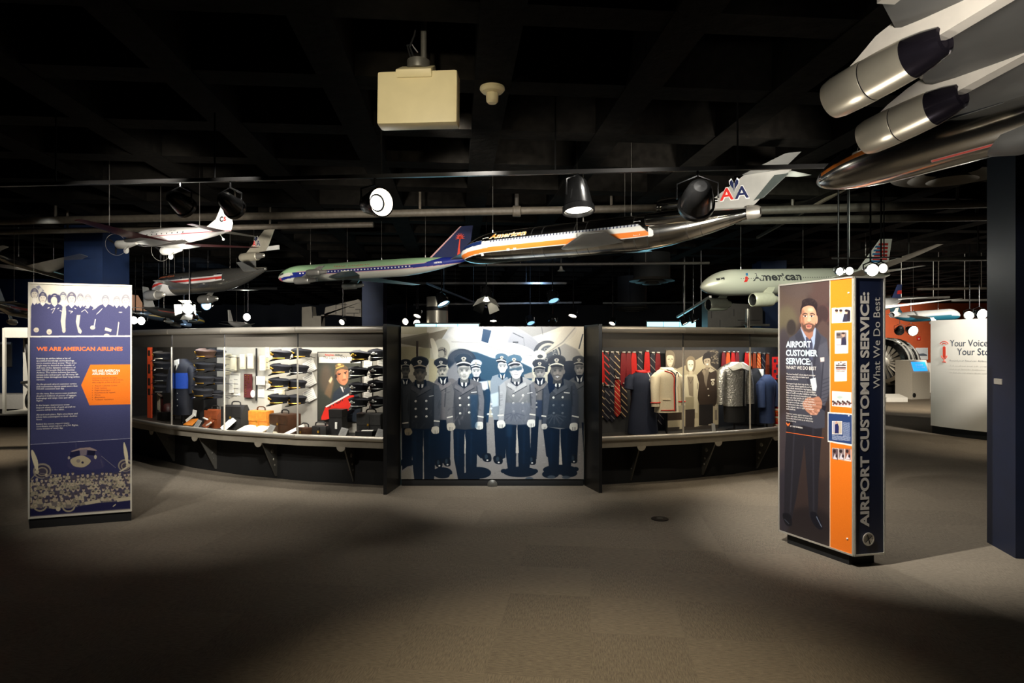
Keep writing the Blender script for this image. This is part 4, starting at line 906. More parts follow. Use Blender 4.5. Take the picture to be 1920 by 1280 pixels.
g.build('orange_mark', OTXT, kiosk, False)
# lettering that runs up the end face
g = MB(); put_text(g, 'AIRPORT CUSTOMER SERVICE:', lambda a, b: kside.at(.122 - b, KZ0 + a, .0015), .068, .20, 0, width=1.655, bold=.035, res=4)
g.build('lettering', mat('silver_lettering', (196, 190, 180), .5, 0, .02), kiosk, False)
g = MB(); put_text(g, 'What We Do Best', lambda a, b: kside.at(.215 - b, KZ0 + a, .0015), .056, 1.175, 0, width=.645, bold=0, res=4)
g.build('tagline_lettering', MATS['silver_lettering'], kiosk, False)
u, v = kside.uv(1627.8, 1011); pc = kside.at(u, v, .002)
g = MB(); g.lathe([(.038, 0), (.046, 0), (.046, .006), (.038, .006), (.038, 0)], pc, kside.n, 30, False); g.lathe([(.0, .002), (.040, .001)], pc, kside.n, 30, False); g.build('round_emblem', ALU, kiosk)
g = MB(); g.box(pc + kside.n * .006, (.004, .003, .07), rotz(math.atan2(kside.u.y, kside.u.x)) @ roty(.9)); g.box(pc + kside.n * .006, (.004, .003, .07), rotz(math.atan2(kside.u.y, kside.u.x)) @ roty(-.3)); g.build('emblem_hands', BLACK, kiosk, False)
for px, py in ((1592, 549), (1589.5, 1010)):
    u, v = kb.uv(px, py); g = MB(); g.lathe([(0, .006), (.006, .004), (.007, 0)], kb.at(u, v, .002), kb.n, 12); g.build('screw_cap', WHITE, kiosk)
# ---------------------------------------------------------------- two curved display cases either side of the mural
AC = Vector((-.35, 13.79, 0)); AR = 7.0
def on_arc(px):
    k = (px - CX) / FPX; a = k * k + 1; b = 2 * (-k * AC.x - AC.y); cc = AC.x ** 2 + AC.y ** 2 - AR * AR
    y = (-b - math.sqrt(b * b - 4 * a * cc)) / (2 * a); return Vector((k * y, y, 0))
LP = [Vector((-5.75, 9.17, 0)), on_arc(318) + Vector((.01, -.01, 0)), on_arc(418), on_arc(556), Vector((-1.372, 6.862, 0))]
RP = [Vector((.955, 6.90, 0)), on_arc(1283), on_arc(1409), on_arc(1520), on_arc(1600)]
def normals(P): return [Vector((b_.y - a_.y, -(b_.x - a_.x), 0)).normalized() for a_, b_ in zip(P[:-1], P[1:])]
LN, RN = normals(LP), normals(RP)
def facet(px, off=0.0):
    """where the sight line of a photo column meets a case front set back by off, and that front's outward normal"""
    k = (px - CX) / FPX; P, Nn = (LP, LN) if px < CX else (RP, RN); best = None
    for i in range(len(Nn)):
        a = P[i] - Nn[i] * off; d = P[i + 1] - P[i]; den = d.x - k * d.y
        if abs(den) < 1e-9: continue
        t = (k * a.y - a.x) / den; q = a + d * t
        e = max(0, -t, t - 1)
        if q.y > 0 and (best is None or e < best[0] - 1e-6): best = (e, q, Nn[i])
    return best[1].copy(), best[2]
def arc(px, off=0.0): return facet(px, off)[0]
def spot_in(px, py, off):
    """3D place inside a case, and the turn that faces an object's front (-y) out through the glass"""
    p, n = facet(px, off); p.z = EYE - (py - CY) / FPX * p.y
    return p, math.atan2(n.y, n.x) + PI / 2
CASEG = mat('case_grey', (70, 68, 64), .45, .35, .06, 10)
FASCIA = mat('case_fascia', (140, 134, 124), .36, .7, .05, 30, stretch=(1, 1, 14))
BAND = mat('case_band', (158, 150, 134), .45, .3, .05, 20)
LINING_L = mat('case_lining_pale', (176, 172, 160), .8, 0, .05, 6)
LINING_D = mat('case_lining_dark', (46, 46, 46), .8, 0, .1, 6)
DECK = mat('case_deck', (40, 38, 35), .6, 0, .15, 20)
ZR, ZT = .558, 1.737
def make_case(P, Nn, brackets, label, linings, plates):
    n = len(P)
    root_p = sum(P, Vector()) / n
    t = thing('display_case', label, 'display case', (root_p.x, root_p.y, 0))
    def inward(i):
        if (i == n - 1 and P is LP) or (i == 0 and P is RP): return Vector((0, 1, 0))
        a = Nn[max(i - 1, 0)]; b = Nn[min(i, n - 2)]; m = (a + b).normalized(); return -m / m.dot(a)
    Q = lambda i, off, z: P[i] + inward(i) * off - root_p + Vector((0, 0, z))
    def sheet(i, o0, o1, z0, z1):
        """slab along facet i between two depths and heights"""
        return [Q(i, o0, z0), Q(i + 1, o0, z0), Q(i + 1, o1, z0), Q(i, o1, z0)], Vector((0, 0, z1 - z0))
    b = MB(); b2 = MB(); bd = MB(); rf = MB(); dk = MB()
    for i in range(n - 1):
        b.prism(*sheet(i, .28, .34, 0, .47)); bd.prism(*sheet(i, 0, .03, .458, .538)); rf.prism(*sheet(i, .0, .66, 1.735, 1.765)); dk.prism(*sheet(i, .004, .66, .49, .532))
    b.build('base_panel', BLACKM, t, False); bd.build('counter_band', BAND, t, False); rf.build('roof', BLACK, t, False); dk.build('deck', DECK, t, False)
    for i in range(n - 1):
        g = MB(); g.prism(*sheet(i, .62, .655, .53, 1.735)); g.build('back_panel', linings[i], t, False)
        g = MB(); g.tube([Q(i, 0, ZT), Q(i + 1, 0, ZT)], .037, 20); g.build('top_rail', STEEL, t)
        g = MB(); g.tube([Q(i, -.012, ZR), Q(i + 1, -.012, ZR)], .027, 16); g.build('counter_rail', STEEL, t)
        g = MB(); g.prism(*sheet(i, .03, .042, 1.545, 1.705)); g.build('fascia', FASCIA, t, False)
        g = MB(); g.prism(*sheet(i, .026, .029, .545, 1.548)); g.build('glass_pane', CLEAR, t, False)
    for i in range(1, n - 1):
        g = MB(); c0 = Q(i, .02, .55); c1 = Q(i, .02, 1.546); g.tube([c0, c1], .010, 8); g.build('mullion', ALU, t)
        g = MB(); g.tube([Q(i, .025, 1.545), Q(i, .025, 1.705)], .007, 8); g.build('fascia_joint', BLACK, t)
    for i in (0, n - 1):
        g = MB(); g.prism([Q(i, .0, .5), Q(i, .66, .5), Q(i, .66, 1.74), Q(i, .0, 1.74)], (P[1] - P[0]).normalized() * (.02 if i == 0 else -.02)); g.build('end_panel', BLACK, t, False)
    for px in brackets:
        p, nn = facet(px); s = Vector((-nn.y, nn.x, 0)); o = p - root_p
        F = lambda off, z: o - nn * off + Vector((0, 0, z))
        g = MB(); g.prism([F(.03, .47), F(.28, .47), F(.28, .03), F(.262, .03)], s * .016); br = g.build('bracket', DARKGREY, t, False)
        g = MB()
        for off, z, r in ((.20, .335, .024), (.225, .235, .016), (.24, .165, .013)):
            g.lathe([(0, 0), (r, 0), (r * .8, .004), (0, .005)], F(off, z) + s * .016, s, 14); g.lathe([(0, 0), (r, 0), (r * .8, .004), (0, .005)], F(off, z), -s, 14)
        g.build('bracket_bolt', STEEL if px in (485, 640, 1346, 1454) else DARKGREY, br)
        g = MB(); g.prism([F(-.002, .462) + s * .052 * math.cos(a) + Vector((0, 0, .052 * math.sin(a))) for a in np.linspace(-PI, 0, 18)], nn * .012); g.build('bracket_tab', BAND, t)
    return t
make_case(LP, LN, [285, 366, 485, 640], 'curved glass display case full of peaked caps, bags and documents', [LINING_D, LINING_L, LINING_L, LINING_L], None)
make_case(RP, RN, [1202, 1346, 1454, 1560], 'curved glass display case holding neckties and cabin crew uniforms', [LINING_D, LINING_D, LINING_D, LINING_D], None)
def case_light(px0, px1, watts, col, z=1.70, off=.10):
    a = arc(px0, off); b = arc(px1, off); m = (a + b) / 2; m.z = z; nn = facet((px0 + px1) / 2, off)[1]
    o = strip('case_light', m, m - nn * .30 + Vector((0, 0, -.75)), watts, (b - a).length * .92, .05, col)
    d = (b - a).normalized(); zax = (nn * .30 + Vector((0, 0, .75))).normalized(); y = zax.cross(d).normalized(); x = y.cross(zax)
    o.rotation_euler = Matrix((x, y, zax)).transposed().to_euler()
case_light(240, 312, 3, WARM); case_light(322, 414, 6, (.9, .95, 1.0)); case_light(420, 554, 11, (1, .95, .86)); case_light(558, 718, 8, (1, .93, .82))
case_light(1130, 1280, 3.6, (1, .88, .70)); case_light(1286, 1406, 6.0, (1, .9, .74)); case_light(1412, 1510, 5, (.9, .95, 1))
spot('light_case_fascia', (-2.6, 5.6, 2.9), (-2.92, 7.25, 1.66), 420, 34, .9, NEUT, .03)
spot('light_case_counter', (-2.0, 4.5, 3.1), (-2.4, 7.0, .5), 46, 50, .9, NEUT, .03)
spot('light_case_uniforms', (1.4, 4.6, 3.1), (2.2, 7.1, .7), 60, 50, .9, WARM, .03)

def at_case(name, label, cat, px, py, off, group=None, turn=0.0):
    p, rz = spot_in(px, py, off); return thing(name, label, cat, p, rz + turn, group)

# ---- peaked caps
CAPN = mat('cap_wool', (16, 18, 26), .85, 0, .2, 120); GOLD = mat('gold_braid', (206, 160, 62), .35, .8, .1); SILV = mat('silver_badge', (206, 206, 200), .35, .7, .1); VISOR = mat('patent_visor', (10, 10, 12), .15, 0, .05)
CAPB = mat('cap_brown', (56, 34, 20), .8, 0, .2, 120)
def make_cap(label, badge, band, wool, off, rod):
    t = thing('peaked_cap', label, 'cap', (0, 0, 0), 0, 'peaked caps in the curved case')
    g = MB(); rings = []
    for z, rx, ry, fy in ((0, .088, .104, 0), (.03, .090, .106, 0), (.040, .096, .111, -.001), (.066, .118, .126, -.002), (.080, .126, .132, -.002), (.092, .116, .120, 0), (.103, .082, .085, 0), (.108, .03, .03, 0), (.1085, .002, .002, 0)):
        ring = []
        for j in range(28):
            a = 2 * PI * j / 28; x = rx * math.cos(a); y = ry * math.sin(a) + fy
            ring.append((x, y, z + (.016 * max(0, -math.sin(a)) if z > .06 else 0)))
        rings.append(ring)
    g.loft(rings); g.build('crown', wool, t)
    g = MB(); pr = []
    for k in range(15):
        a = PI + PI * k / 14; u = abs(math.cos(a))
        inner = (.089 * math.cos(a), .105 * math.sin(a), .006); outer = (.094 * math.cos(a), .105 * math.sin(a) - .058 * (1 - u ** 2), .004 - .030 * (1 - u ** 2))
        pr.append((inner, outer))
    g.loft([[i, o_, (o_[0], o_[1], o_[2] - .004), (i[0], i[1], i[2] - .004)] for i, o_ in pr]); g.build('visor', VISOR, t)
    g = MB()
    for k in range(14):
        a0 = PI + PI * k / 14; a1 = PI + PI * (k + 1) / 14
        g.tube([(.0925 * math.cos(a0), .109 * math.sin(a0), .012), (.0925 * math.cos(a1), .109 * math.sin(a1), .012)], .006, 6)
    g.build('chin_strap', band, t)
    g = MB(); g.ell((0, -.130, .062), (.020, .009, .023), 14, 8, rotx(.35)); g.ell((-.028, -.123, .058), (.016, .006, .009), 10, 6); g.ell((.028, -.123, .058), (.016, .006, .009), 10, 6); g.build('badge', badge, t)
    g = MB(); g.tube([(0, .09, .02), (0, rod, -.01)], .004, 6); g.build('support_rod', BLACK, t)
    return t
CAPS = []     # px, py, turn, kind
zz = lambda zx, zy: (240 + zx / 3.84, 600 + zy / 3.84)
for col, name, xs in (('A', 'column nearest the cream documents', [(1105, 280), (1100, 380), (1090, 480), (1085, 598)]), ('B', 'column behind the mullion', [(1250, 268), (1230, 383), (1215, 490), (1215, 602)]),
                      ('C', 'column beside the portrait poster', [(1672, 288), (1662, 404), (1664, 516), (1664, 622)]), ('D', 'column against the tower', [(1800, 276), (1800, 396), (1798, 498), (1798, 614)]),
                      ('E', 'column by the dim mullion', [(636, 268), (634, 366), (636, 462), (620, 560)]), ('F', 'column beside the navy jacket', [(562, 268), (556, 362), (552, 458), (544, 548)]),
                      ('G', 'column above the striped book', [(252, 282), (255, 352), (256, 440), (256, 520)])):
    for r, (zx, zy) in enumerate(xs):
        CAPS.append((col, name, r) + zz(zx, zy))
protos = {}
for col, name, r, px, py in CAPS:
    kind = {'A': ('gold', 'gold'), 'B': ('silver', 'silver') if r == 1 else ('gold', 'gold'), 'C': ('gold', 'gold') if r == 0 else ('silver', 'silver'), 'D': ('silver', 'silver'), 'E': ('gold', 'gold'), 'F': ('brown', 'gold') if r == 0 else ('gold', 'gold'), 'G': ('gold', 'silver')}[col]
    row = ('topmost', 'second from top', 'third from top', 'lowest')[r]
    lab = f"{'brown' if kind[0] == 'brown' else 'navy'} peaked cap with {'silver' if kind[0] == 'silver' else 'gold'} badge, {row} in the {name}"
    off = {'A': .22, 'B': .43, 'C': .22, 'D': .42, 'E': .42, 'F': .22, 'G': .25}[col]
    p, rz = spot_in(px, py, off)
    if kind + (off,) not in protos:
        o = protos[kind + (off,)] = make_cap(lab, SILV if kind[0] == 'silver' else GOLD, SILV if kind[1] == 'silver' else GOLD, CAPB if kind[0] == 'brown' else CAPN, .3, (.605 - off) / .93)
    else: o = copy_tree(protos[kind + (off,)], lab)
    o.location = p; o.scale = (.93, .93, .93); o.rotation_euler = (0, 0, rz + {'A': -.42, 'B': -.40, 'C': -.25, 'D': -.05, 'E': -.75, 'F': -.7, 'G': -.5}[col] + random.uniform(-.08, .08))

# ---- sheets and booklets pinned to the back
PAPER = mat('cream_paper', (226, 218, 188), .7, 0, .04, 20); PAPW = mat('white_paper', (232, 230, 220), .7, 0, .03, 20); INKM = mat('printed_ink', (84, 80, 74), .7, 0, .1)
def sheet_on_back(name, label, cat, px, py, wpx, hpx, m, off=.605, lines=0, thick=.004, roll=0.0, group=None, tilt=0.0):
    t = at_case(name, label, cat, px, py, off, group); d = t.location.y; w = wpx / FPX * d; h = hpx / FPX * d
    R = roty(roll) @ rotx(tilt)
    g = MB(); g.bbox((0, 0, 0), (w, thick, h), .0015, R); g.build('sheet', m, t, False)
    if lines:
        g = MB()
        for k in range(lines): z = h * (.40 - .8 * k / max(lines - 1, 1)); g.box(R @ Vector((random.uniform(-.06, 0) * w, -thick * .5 - .0006, z)), (w * random.uniform(.5, .75), .0008, h * .018), R)
        g.build('writing', INKM, t, False)
    return t
z2 = lambda x, y: (410 + x / 7.53, 640 + y / 7.53)
for k, (x, y, w, h) in enumerate(((213, 305, 100, 225), (340, 285, 100, 205), (450, 275, 105, 210))):
    sheet_on_back('logbook', f'narrow cream log booklet, {("first", "second", "third")[k]} of three along the top of the bright bay', 'booklet', *z2(x, y), w / 7.53, h / 7.53, PAPER, .56, 2, .02, 0, 'cream log booklets')
sheet_on_back('logbook', 'cream booklet with a green edge beyond the black upright', 'booklet', *z2(622, 305), 105 / 7.53, 205 / 7.53, PAPER, .56, 3, .02)
sheet_on_back('certificate', 'wide cream certificate in the middle of the bright bay', 'certificate', *z2(592, 552), 180 / 7.53, 125 / 7.53, PAPW, .57, 4)
sheet_on_back('folded_card', 'tall narrow cream card low beside the pale mullion', 'card', *z2(180, 625), 82 / 7.53, 195 / 7.53, PAPW, .57, 3, .01)
for k, (x, y, w, h, lab) in enumerate(((130, 320, 150, 300, 'broad pale sheet behind the three log booklets'), (230, 600, 230, 320, 'broad sheet of faint route lines above the dark bag'), (690, 230, 70, 330, 'tall thin sheet behind the green edged booklet'), (600, 700, 130, 180, 'typed sheet below the wide certificate'), (860, 730, 190, 130, 'wide typed form above the lowest cap'), (740, 640, 190, 90, 'pale form between certificate and caps'))):
    sheet_on_back('pinned_sheet', lab, 'paper sheet', *z2(x, y), w / 7.53, h / 7.53, PAPW if k % 2 else PAPER, .612, 5, .003, 0, 'pinned sheets')
z3 = lambda x, y: (550 + x / 6.74, 640 + y / 6.74)
for k, (x, y) in enumerate(((205, 315), (205, 490), (205, 680))):
    sheet_on_back('handwritten_letter', f'white handwritten letter, {("upper", "middle", "lower")[k]} of three beside the portrait poster', 'letter', *z3(x, y), 26, 22, PAPW, .59, 6, .003, -.42, 'letters beside the poster')
for k, (x, y) in enumerate(((940, 320), (945, 520), (940, 690), (1110, 310), (1120, 500))):
    sheet_on_back('handwritten_letter', f'pale letter {("behind the top caps", "behind the second caps", "behind the third caps", "behind the topmost cap against the tower", "behind the second cap against the tower")[k]}', 'letter', *z3(x, y), 17, 22, PAPW, .60, 5, .003, .1, 'letters near the tower')
# black upright, pin board, white plate
t = at_case('pin_board', 'dark red board set with two columns of gold wing pins', 'pin board', *z2(415, 625), .585); d = t.location.y
g = MB(); g.bbox((0, 0, 0), (165 / 7.53 / FPX * d, .012, 335 / 7.53 / FPX * d), .003); g.build('board', mat('maroon_felt', (84, 26, 28), .9, 0, .2, 50), t, False)
g = MB()
for c_, n in ((-.035, 9), (.018, 4)):
    for k in range(n): g.ell((c_, -.009, .13 - k * .029), (.016, .004, .004), 8, 5)
g.build('wing_pin', GOLD, t)
t = at_case('oval_plate', 'white oval plate leaning in front of the maroon pin board', 'plate', *z2(488, 738), .55); g = MB(); g.lathe([(0, .0), (.036, .002), (.04, .006), (.04, .009), (0, .006)], (0, 0, 0), (0, -1, 0), 24); o = g.build('dish', WHITE, t); o.scale = (1, 1, 1.15)
t = at_case('case_upright', 'black upright rail on the back of the bright bay', 'upright rail', *z2(533, 465), .59); g = MB(); g.bbox((0, 0, 0), (.012, .02, .66), .002); g.build('rail', BLACK, t, False)

# ---- bags and books on the deck
LEA = {k: mat('leather_' + k, c, .45, 0, .22, 25, bump=.15) for k, c in (('tan', (196, 122, 44)), ('brown', (70, 46, 30)), ('black', (26, 25, 24)), ('russet', (112, 54, 26)), ('grey', (58, 58, 56)), ('maroon', (62, 26, 24)))}
DZ = .533
def on_deck(name, label, cat, px, off, turn=0.0, group=None):
    p, n = facet(px, off); p.z = DZ; return thing(name, label, cat, p, math.atan2(n.y, n.x) + PI / 2 + turn, group)
def bag(label, px, off, w, dpt, h, m, turn=0.0, flap=True, gable=.0, lid=None):
    t = on_deck('leather_bag', label, 'bag', px, off, turn)
    g = MB()
    if gable:
        g.loft([[(x, -dpt / 2, 0), (x, dpt / 2, 0), (x, dpt / 2, h * (1 - gable)), (x, dpt * .12, h), (x, -dpt * .12, h), (x, -dpt / 2, h * (1 - gable))] for x in (-w / 2, -w * .46, w * .46, w / 2)])
    else: g.bbox((0, 0, h / 2), (w, dpt, h), .014)
    g.build('body', m, t)
    g = MB(); g.tube([(-.06, 0, h - .004), (-.055, 0, h + .03), (-.03, 0, h + .042), (.03, 0, h + .042), (.055, 0, h + .03), (.06, 0, h - .004)], .008, 8); g.build('handle', LEA['black'] if m is not LEA['tan'] else LEA['brown'], t)
    if flap:
        g = MB(); g.bbox((0, -dpt / 2 - .004, h * .74), (w * .96, .01, h * .46), .004); g.build('flap', m, t, False)
    g = MB(); g.bbox((0, -dpt / 2 - .010, h * .5), (.03, .008, h * .8), .002); g.build('strap', m, t, False)
    g = MB(); g.bbox((0, -dpt / 2 - .016, h * .52), (.022, .006, .026), .002); g.build('clasp', GOLD, t, False)
    return t
bag('tan leather briefcase with a centre strap standing behind the open book', 490, .34, .285, .12, .255, LEA['tan'])
bag('large black gabled flight bag beside the tan briefcase', 443, .36, .27, .22, .30, LEA['black'], .35, True, .42)
bag('dark brown worn flight case beside the tan briefcase', 535, .30, .31, .2, .235, LEA['brown'], -.15)
bag('russet leather bag low in the dim bay', 404, .34, .20, .16, .23, LEA['russet'], .2, True, .35)
bag('charcoal hard case standing below the silver badged caps', 696, .34, .30, .14, .27, LEA['grey'], 0)
bag('black document case in front of the red sign', 601, .17, .17, .10, .13, LEA['black'], .1, False)
bag('brown satchel low in front of the worn flight case', 572, .16, .17, .10, .11, LEA['brown'], -.2)
t = on_deck('cap_box', 'black boxy cap box standing before the red sign', 'box', 634, .36); g = MB(); g.loft([[(x * k, y * k * .8, z) for x, y in ((-.09, -.09), (.09, -.09), (.09, .09), (-.09, .09))] for z, k in ((0, 1.1), (.2, .86), (.21, .9), (.30, .94))]); g.build('body', LEA['black'], t, False); g = MB(); g.bbox((.02, -.085, .12), (.028, .01, .075), .003); g.build('label_plate', PAPW, t, False)
t = on_deck('tray', 'small black tray holding a folded white card near the tower', 'tray', 686, .14); g = MB(); g.bbox((0, 0, .045), (.20, .12, .09), .006); g.build('body', BLACK, t); g = MB(); g.prism([(-.03, -.05, .092), (.09, -.02, .092), (.07, .05, .092), (-.05, .02, .092)], (0, 0, .005)); g.build('card', PAPW, t, False)
def open_book(label, px, off, w, turn, tilt, m=PAPER):
    t = on_deck('open_book', label, 'book', px, off, turn)
    g = MB(); L = []
    for q in np.linspace(-1, 1, 17): L.append((q * w / 2, .014 + .018 * (1 - (abs(q) * 2 - 1) ** 2) * (1 if abs(q) < 1 else 0)))
    R = rotx(tilt); hh = w * .62
    g.loft([[R @ Vector((x, y, z + .004)) for x, z in L] + [R @ Vector((x, y, 0)) for x, z in reversed(L)] for y in (-hh / 2, hh / 2)])
    o = g.build('pages', m, t); o.location.z = abs(math.sin(tilt)) * hh / 2
    g = MB(); g.box((0, 0, 0), (w + .01, hh + .01, .006), R); o = g.build('cover', LEA['maroon'], t, False); o.location.z = abs(math.sin(tilt)) * hh / 2 + .002
    return t
open_book('open cream logbook lying flat before the tan briefcase', 473, .18, .36, .15, .22)
def leaflet(name, label, cat, px, off, w, h, turn, lean, roll, m, lines=4, group=None):
    t = on_deck(name, label, cat, px, off, turn, group); R = rotx(-lean) @ roty(roll)
    c0 = Vector((0, 0, 0)); lift = abs(math.cos(lean)) * h / 2 * abs(math.cos(roll)) + w / 2 * abs(math.sin(roll)) * abs(math.cos(lean)) + .004
    g = MB(); g.bbox((0, 0, lift), (w, .006, h), .002, R); g.build('sheet', m, t, False)
    if lines:
        g = MB()
        for k in range(lines): g.box(R @ Vector((0, -.0038, h * (.32 - .64 * k / max(lines - 1, 1)))) + Vector((0, 0, lift)), (w * .6, .0008, h * .02), R)
        g.build('printing', INKM, t, False)
    g = MB(); g.tube([(0, .004, lift), (0, .05 * math.sin(lean) + .02, .002)], .003, 6); g.build('stand', BLACK, t)
    return t
leaflet('booklet', 'white booklet tilted on a stand before the black flight bag', 'booklet', 428, .20, .115, .18, .1, .75, .42, PAPW, 6)
leaflet('brochure', 'folded white brochure tilted before the dark brown case', 'booklet', 552, .12, .05, .25, 0, .7, .95, PAPW, 0)
leaflet('loose_page', 'loose cream page lying beside the open logbook', 'page', 509, .16, .12, .11, -.2, 1.35, 0, PAPER, 3)
CAPG = mat('caption_grey', (128, 128, 124), .5, 0, .05)
for k, (px, lab) in enumerate(((370, 'grey caption plate in the dim bay'), (507, 'grey caption plate before the tan briefcase'), (643, 'grey caption plate before the red sign'), (716 - 4, 'grey caption plate hard against the tower'))):
    leaflet('caption_plate', lab, 'caption plate', px, .07, .09, .125, 0, .5, .18, CAPG, 6, 'grey caption plates')
z1 = lambda x, y: (250 + x / 7.53, 640 + y / 7.53)
t = on_deck('striped_book', 'dark book with cream stripes leaning at the end of the cap case', 'book', 300, .30, 0); g = MB(); R = rotx(.25) @ roty(.5); g.bbox((0, 0, .25), (.12, .03, .27), .003, R); g.build('cover', LEA['maroon'], t, False)
g = MB()
for q in (-.03, 0, .03): g.box(R @ Vector((q, -.017, 0)) + Vector((0, 0, .25)), (.012, .003, .27), R)
g.build('stripe', PAPER, t, False); g = MB(); g.bbox((.03, .04, .06), (.16, .12, .12), .01); g.build('book_rest', LEA['black'], t)
t = on_deck('ribbed_bag', 'dark maroon cylindrical bag with gold rim beside the striped book', 'bag', 316, .42); g = MB(); g.lathe([(.075, 0), (.08, .02), (.08, .16), (.07, .19), (.05, .22), (0, .23)], n=20); g.build('body', LEA['maroon'], t); g = MB(); g.torus((0, 0, .06), .081, .004); g.build('rim', GOLD, t)
t = on_deck('leather_folder', 'orange and tan leather folder with white card beside the caption plate', 'folder', 353, .22, .2); g = MB(); R = rotx(-.9); g.prism([R @ Vector((x, 0, z)) + Vector((0, 0, .015)) for x, z in ((-.08, 0), (.06, .0), (.075, .11), (-.03, .1))], (0, 0, .012)); g.build('cover', mat('amber_leather', (214, 128, 44), .4, 0, .2, 30), t, False); g = MB(); g.box((.05, .05, .17), (.06, .006, .08), roty(.2)); g.box((.0, .03, .11), (.16, .006, .035), roty(-.6)); g.build('card', PAPW, t, False)
t = on_deck('folder', 'russet leather folder propped open before the brown bag', 'folder', 390, .20, -.2); g = MB(); R = rotx(-.75) @ roty(.1); g.bbox((0, 0, .07), (.17, .012, .13), .003, R); g.build('cover', LEA['russet'], t, False); g = MB(); g.box((-.05, -.01, .125), (.11, .02, .012), roty(.12)); g.box((.085, -.03, .07), (.15, .006, .02), roty(-.35)); g.build('paper_edge', PAPW, t, False)
# reflection in the cap case glass, modelled as an object: orange strip with small dark pictures
t = at_case('reflection_strip', 'narrow red orange strip imitating a glass reflection at the cap case end', 'modelled reflection', 281, 718, .36); d = t.location.y
g = MB(); g.bbox((0, 0, 0), (17 / FPX * d, .02, 134 / FPX * d), .003); g.build('strip', mat('reflection_orange', (206, 74, 34), .5, 0, .08, 5), t, False)
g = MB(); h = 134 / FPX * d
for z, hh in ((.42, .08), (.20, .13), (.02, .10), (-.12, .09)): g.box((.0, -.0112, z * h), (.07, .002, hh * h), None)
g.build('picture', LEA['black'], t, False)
# uniform jacket, the blue light on it painted as a band
def torso_rings(hw, dp, z0, z1, n=22, prof=None):
    prof = prof or ((0, .86, .95), (.25, .84, .92), (.5, .80, .88), (.7, .92, 1.0), (.84, 1.0, .98), (.92, .86, .8), (.97, .5, .55), (1.0, .34, .42))
    R = []
    for t_, a, b in prof:
        z = z0 + (z1 - z0) * t_
        R.append([(hw * a * math.cos(2 * PI * j / n), dp * b * math.sin(2 * PI * j / n), z) for j in range(n)])
    return R
def garment(root, m, hw, dp, z0, z1, sleeve_z=None, prof=None, name='body', sm=None):
    g = MB(); g.loft(torso_rings(hw, dp, z0, z1, prof=prof)); g.build(name, m, root)
    if sleeve_z is not None:
        for q in (-1, 1):
            g = MB(); zs = z0 + (z1 - z0) * .84
            g.tube([(q * hw * .80, 0, zs), (q * hw * 1.0, 0, zs - .03), (q * hw * 1.12, -.01, zs - .14), (q * hw * 1.16, -.02, (zs + sleeve_z) / 2), (q * hw * 1.17, -.03, sleeve_z)], [.05, .06, .054, .05, .048], 14); g.build('sleeve', sm or m, root)
t = on_deck('uniform_jacket', 'navy uniform jacket with open white shirt on a stand, blue light painted on', 'uniform', 343, .26, .25)
garment(t, mat('dark_jacket', (20, 24, 36), .7, 0, .1, 60), .175, .11, .14, .86, .42); g = MB(); g.loft(torso_rings(.178, .112, .48, .68, prof=((0, .86, .95), (.5, .90, .98), (1, .94, 1.02)))); g.build('blue_light_band', mat('blue_light_paint', (28, 74, 176), .7, 0, .1, 60), t); g = MB(); g.prism([(-.035, -.105, .84), (.05, -.105, .86), (.06, -.114, .80), (.0, -.118, .70)], (0, .01, 0)); g.build('shirt', PAPW, t, False); g = MB(); g.prism([(.0, -.120, .78), (.02, -.120, .78), (.012, -.124, .67), (-.006, -.124, .67)], (0, .006, 0)); g.build('necktie', BLACK, t, False); g = MB(); g.tube([(0, 0, 0), (0, 0, .18)], .02, 12); g.lathe([(.1, 0), (.1, .012), (.02, .02)]); g.build('stand', BLACK, t)  # the blue band is light painted onto the jacket
g = MB()
for z in (.26, .34, .42): g.ell((.03, -.106, z), (.008, .004, .008), 8, 6)
g.build('button', SILV, t)
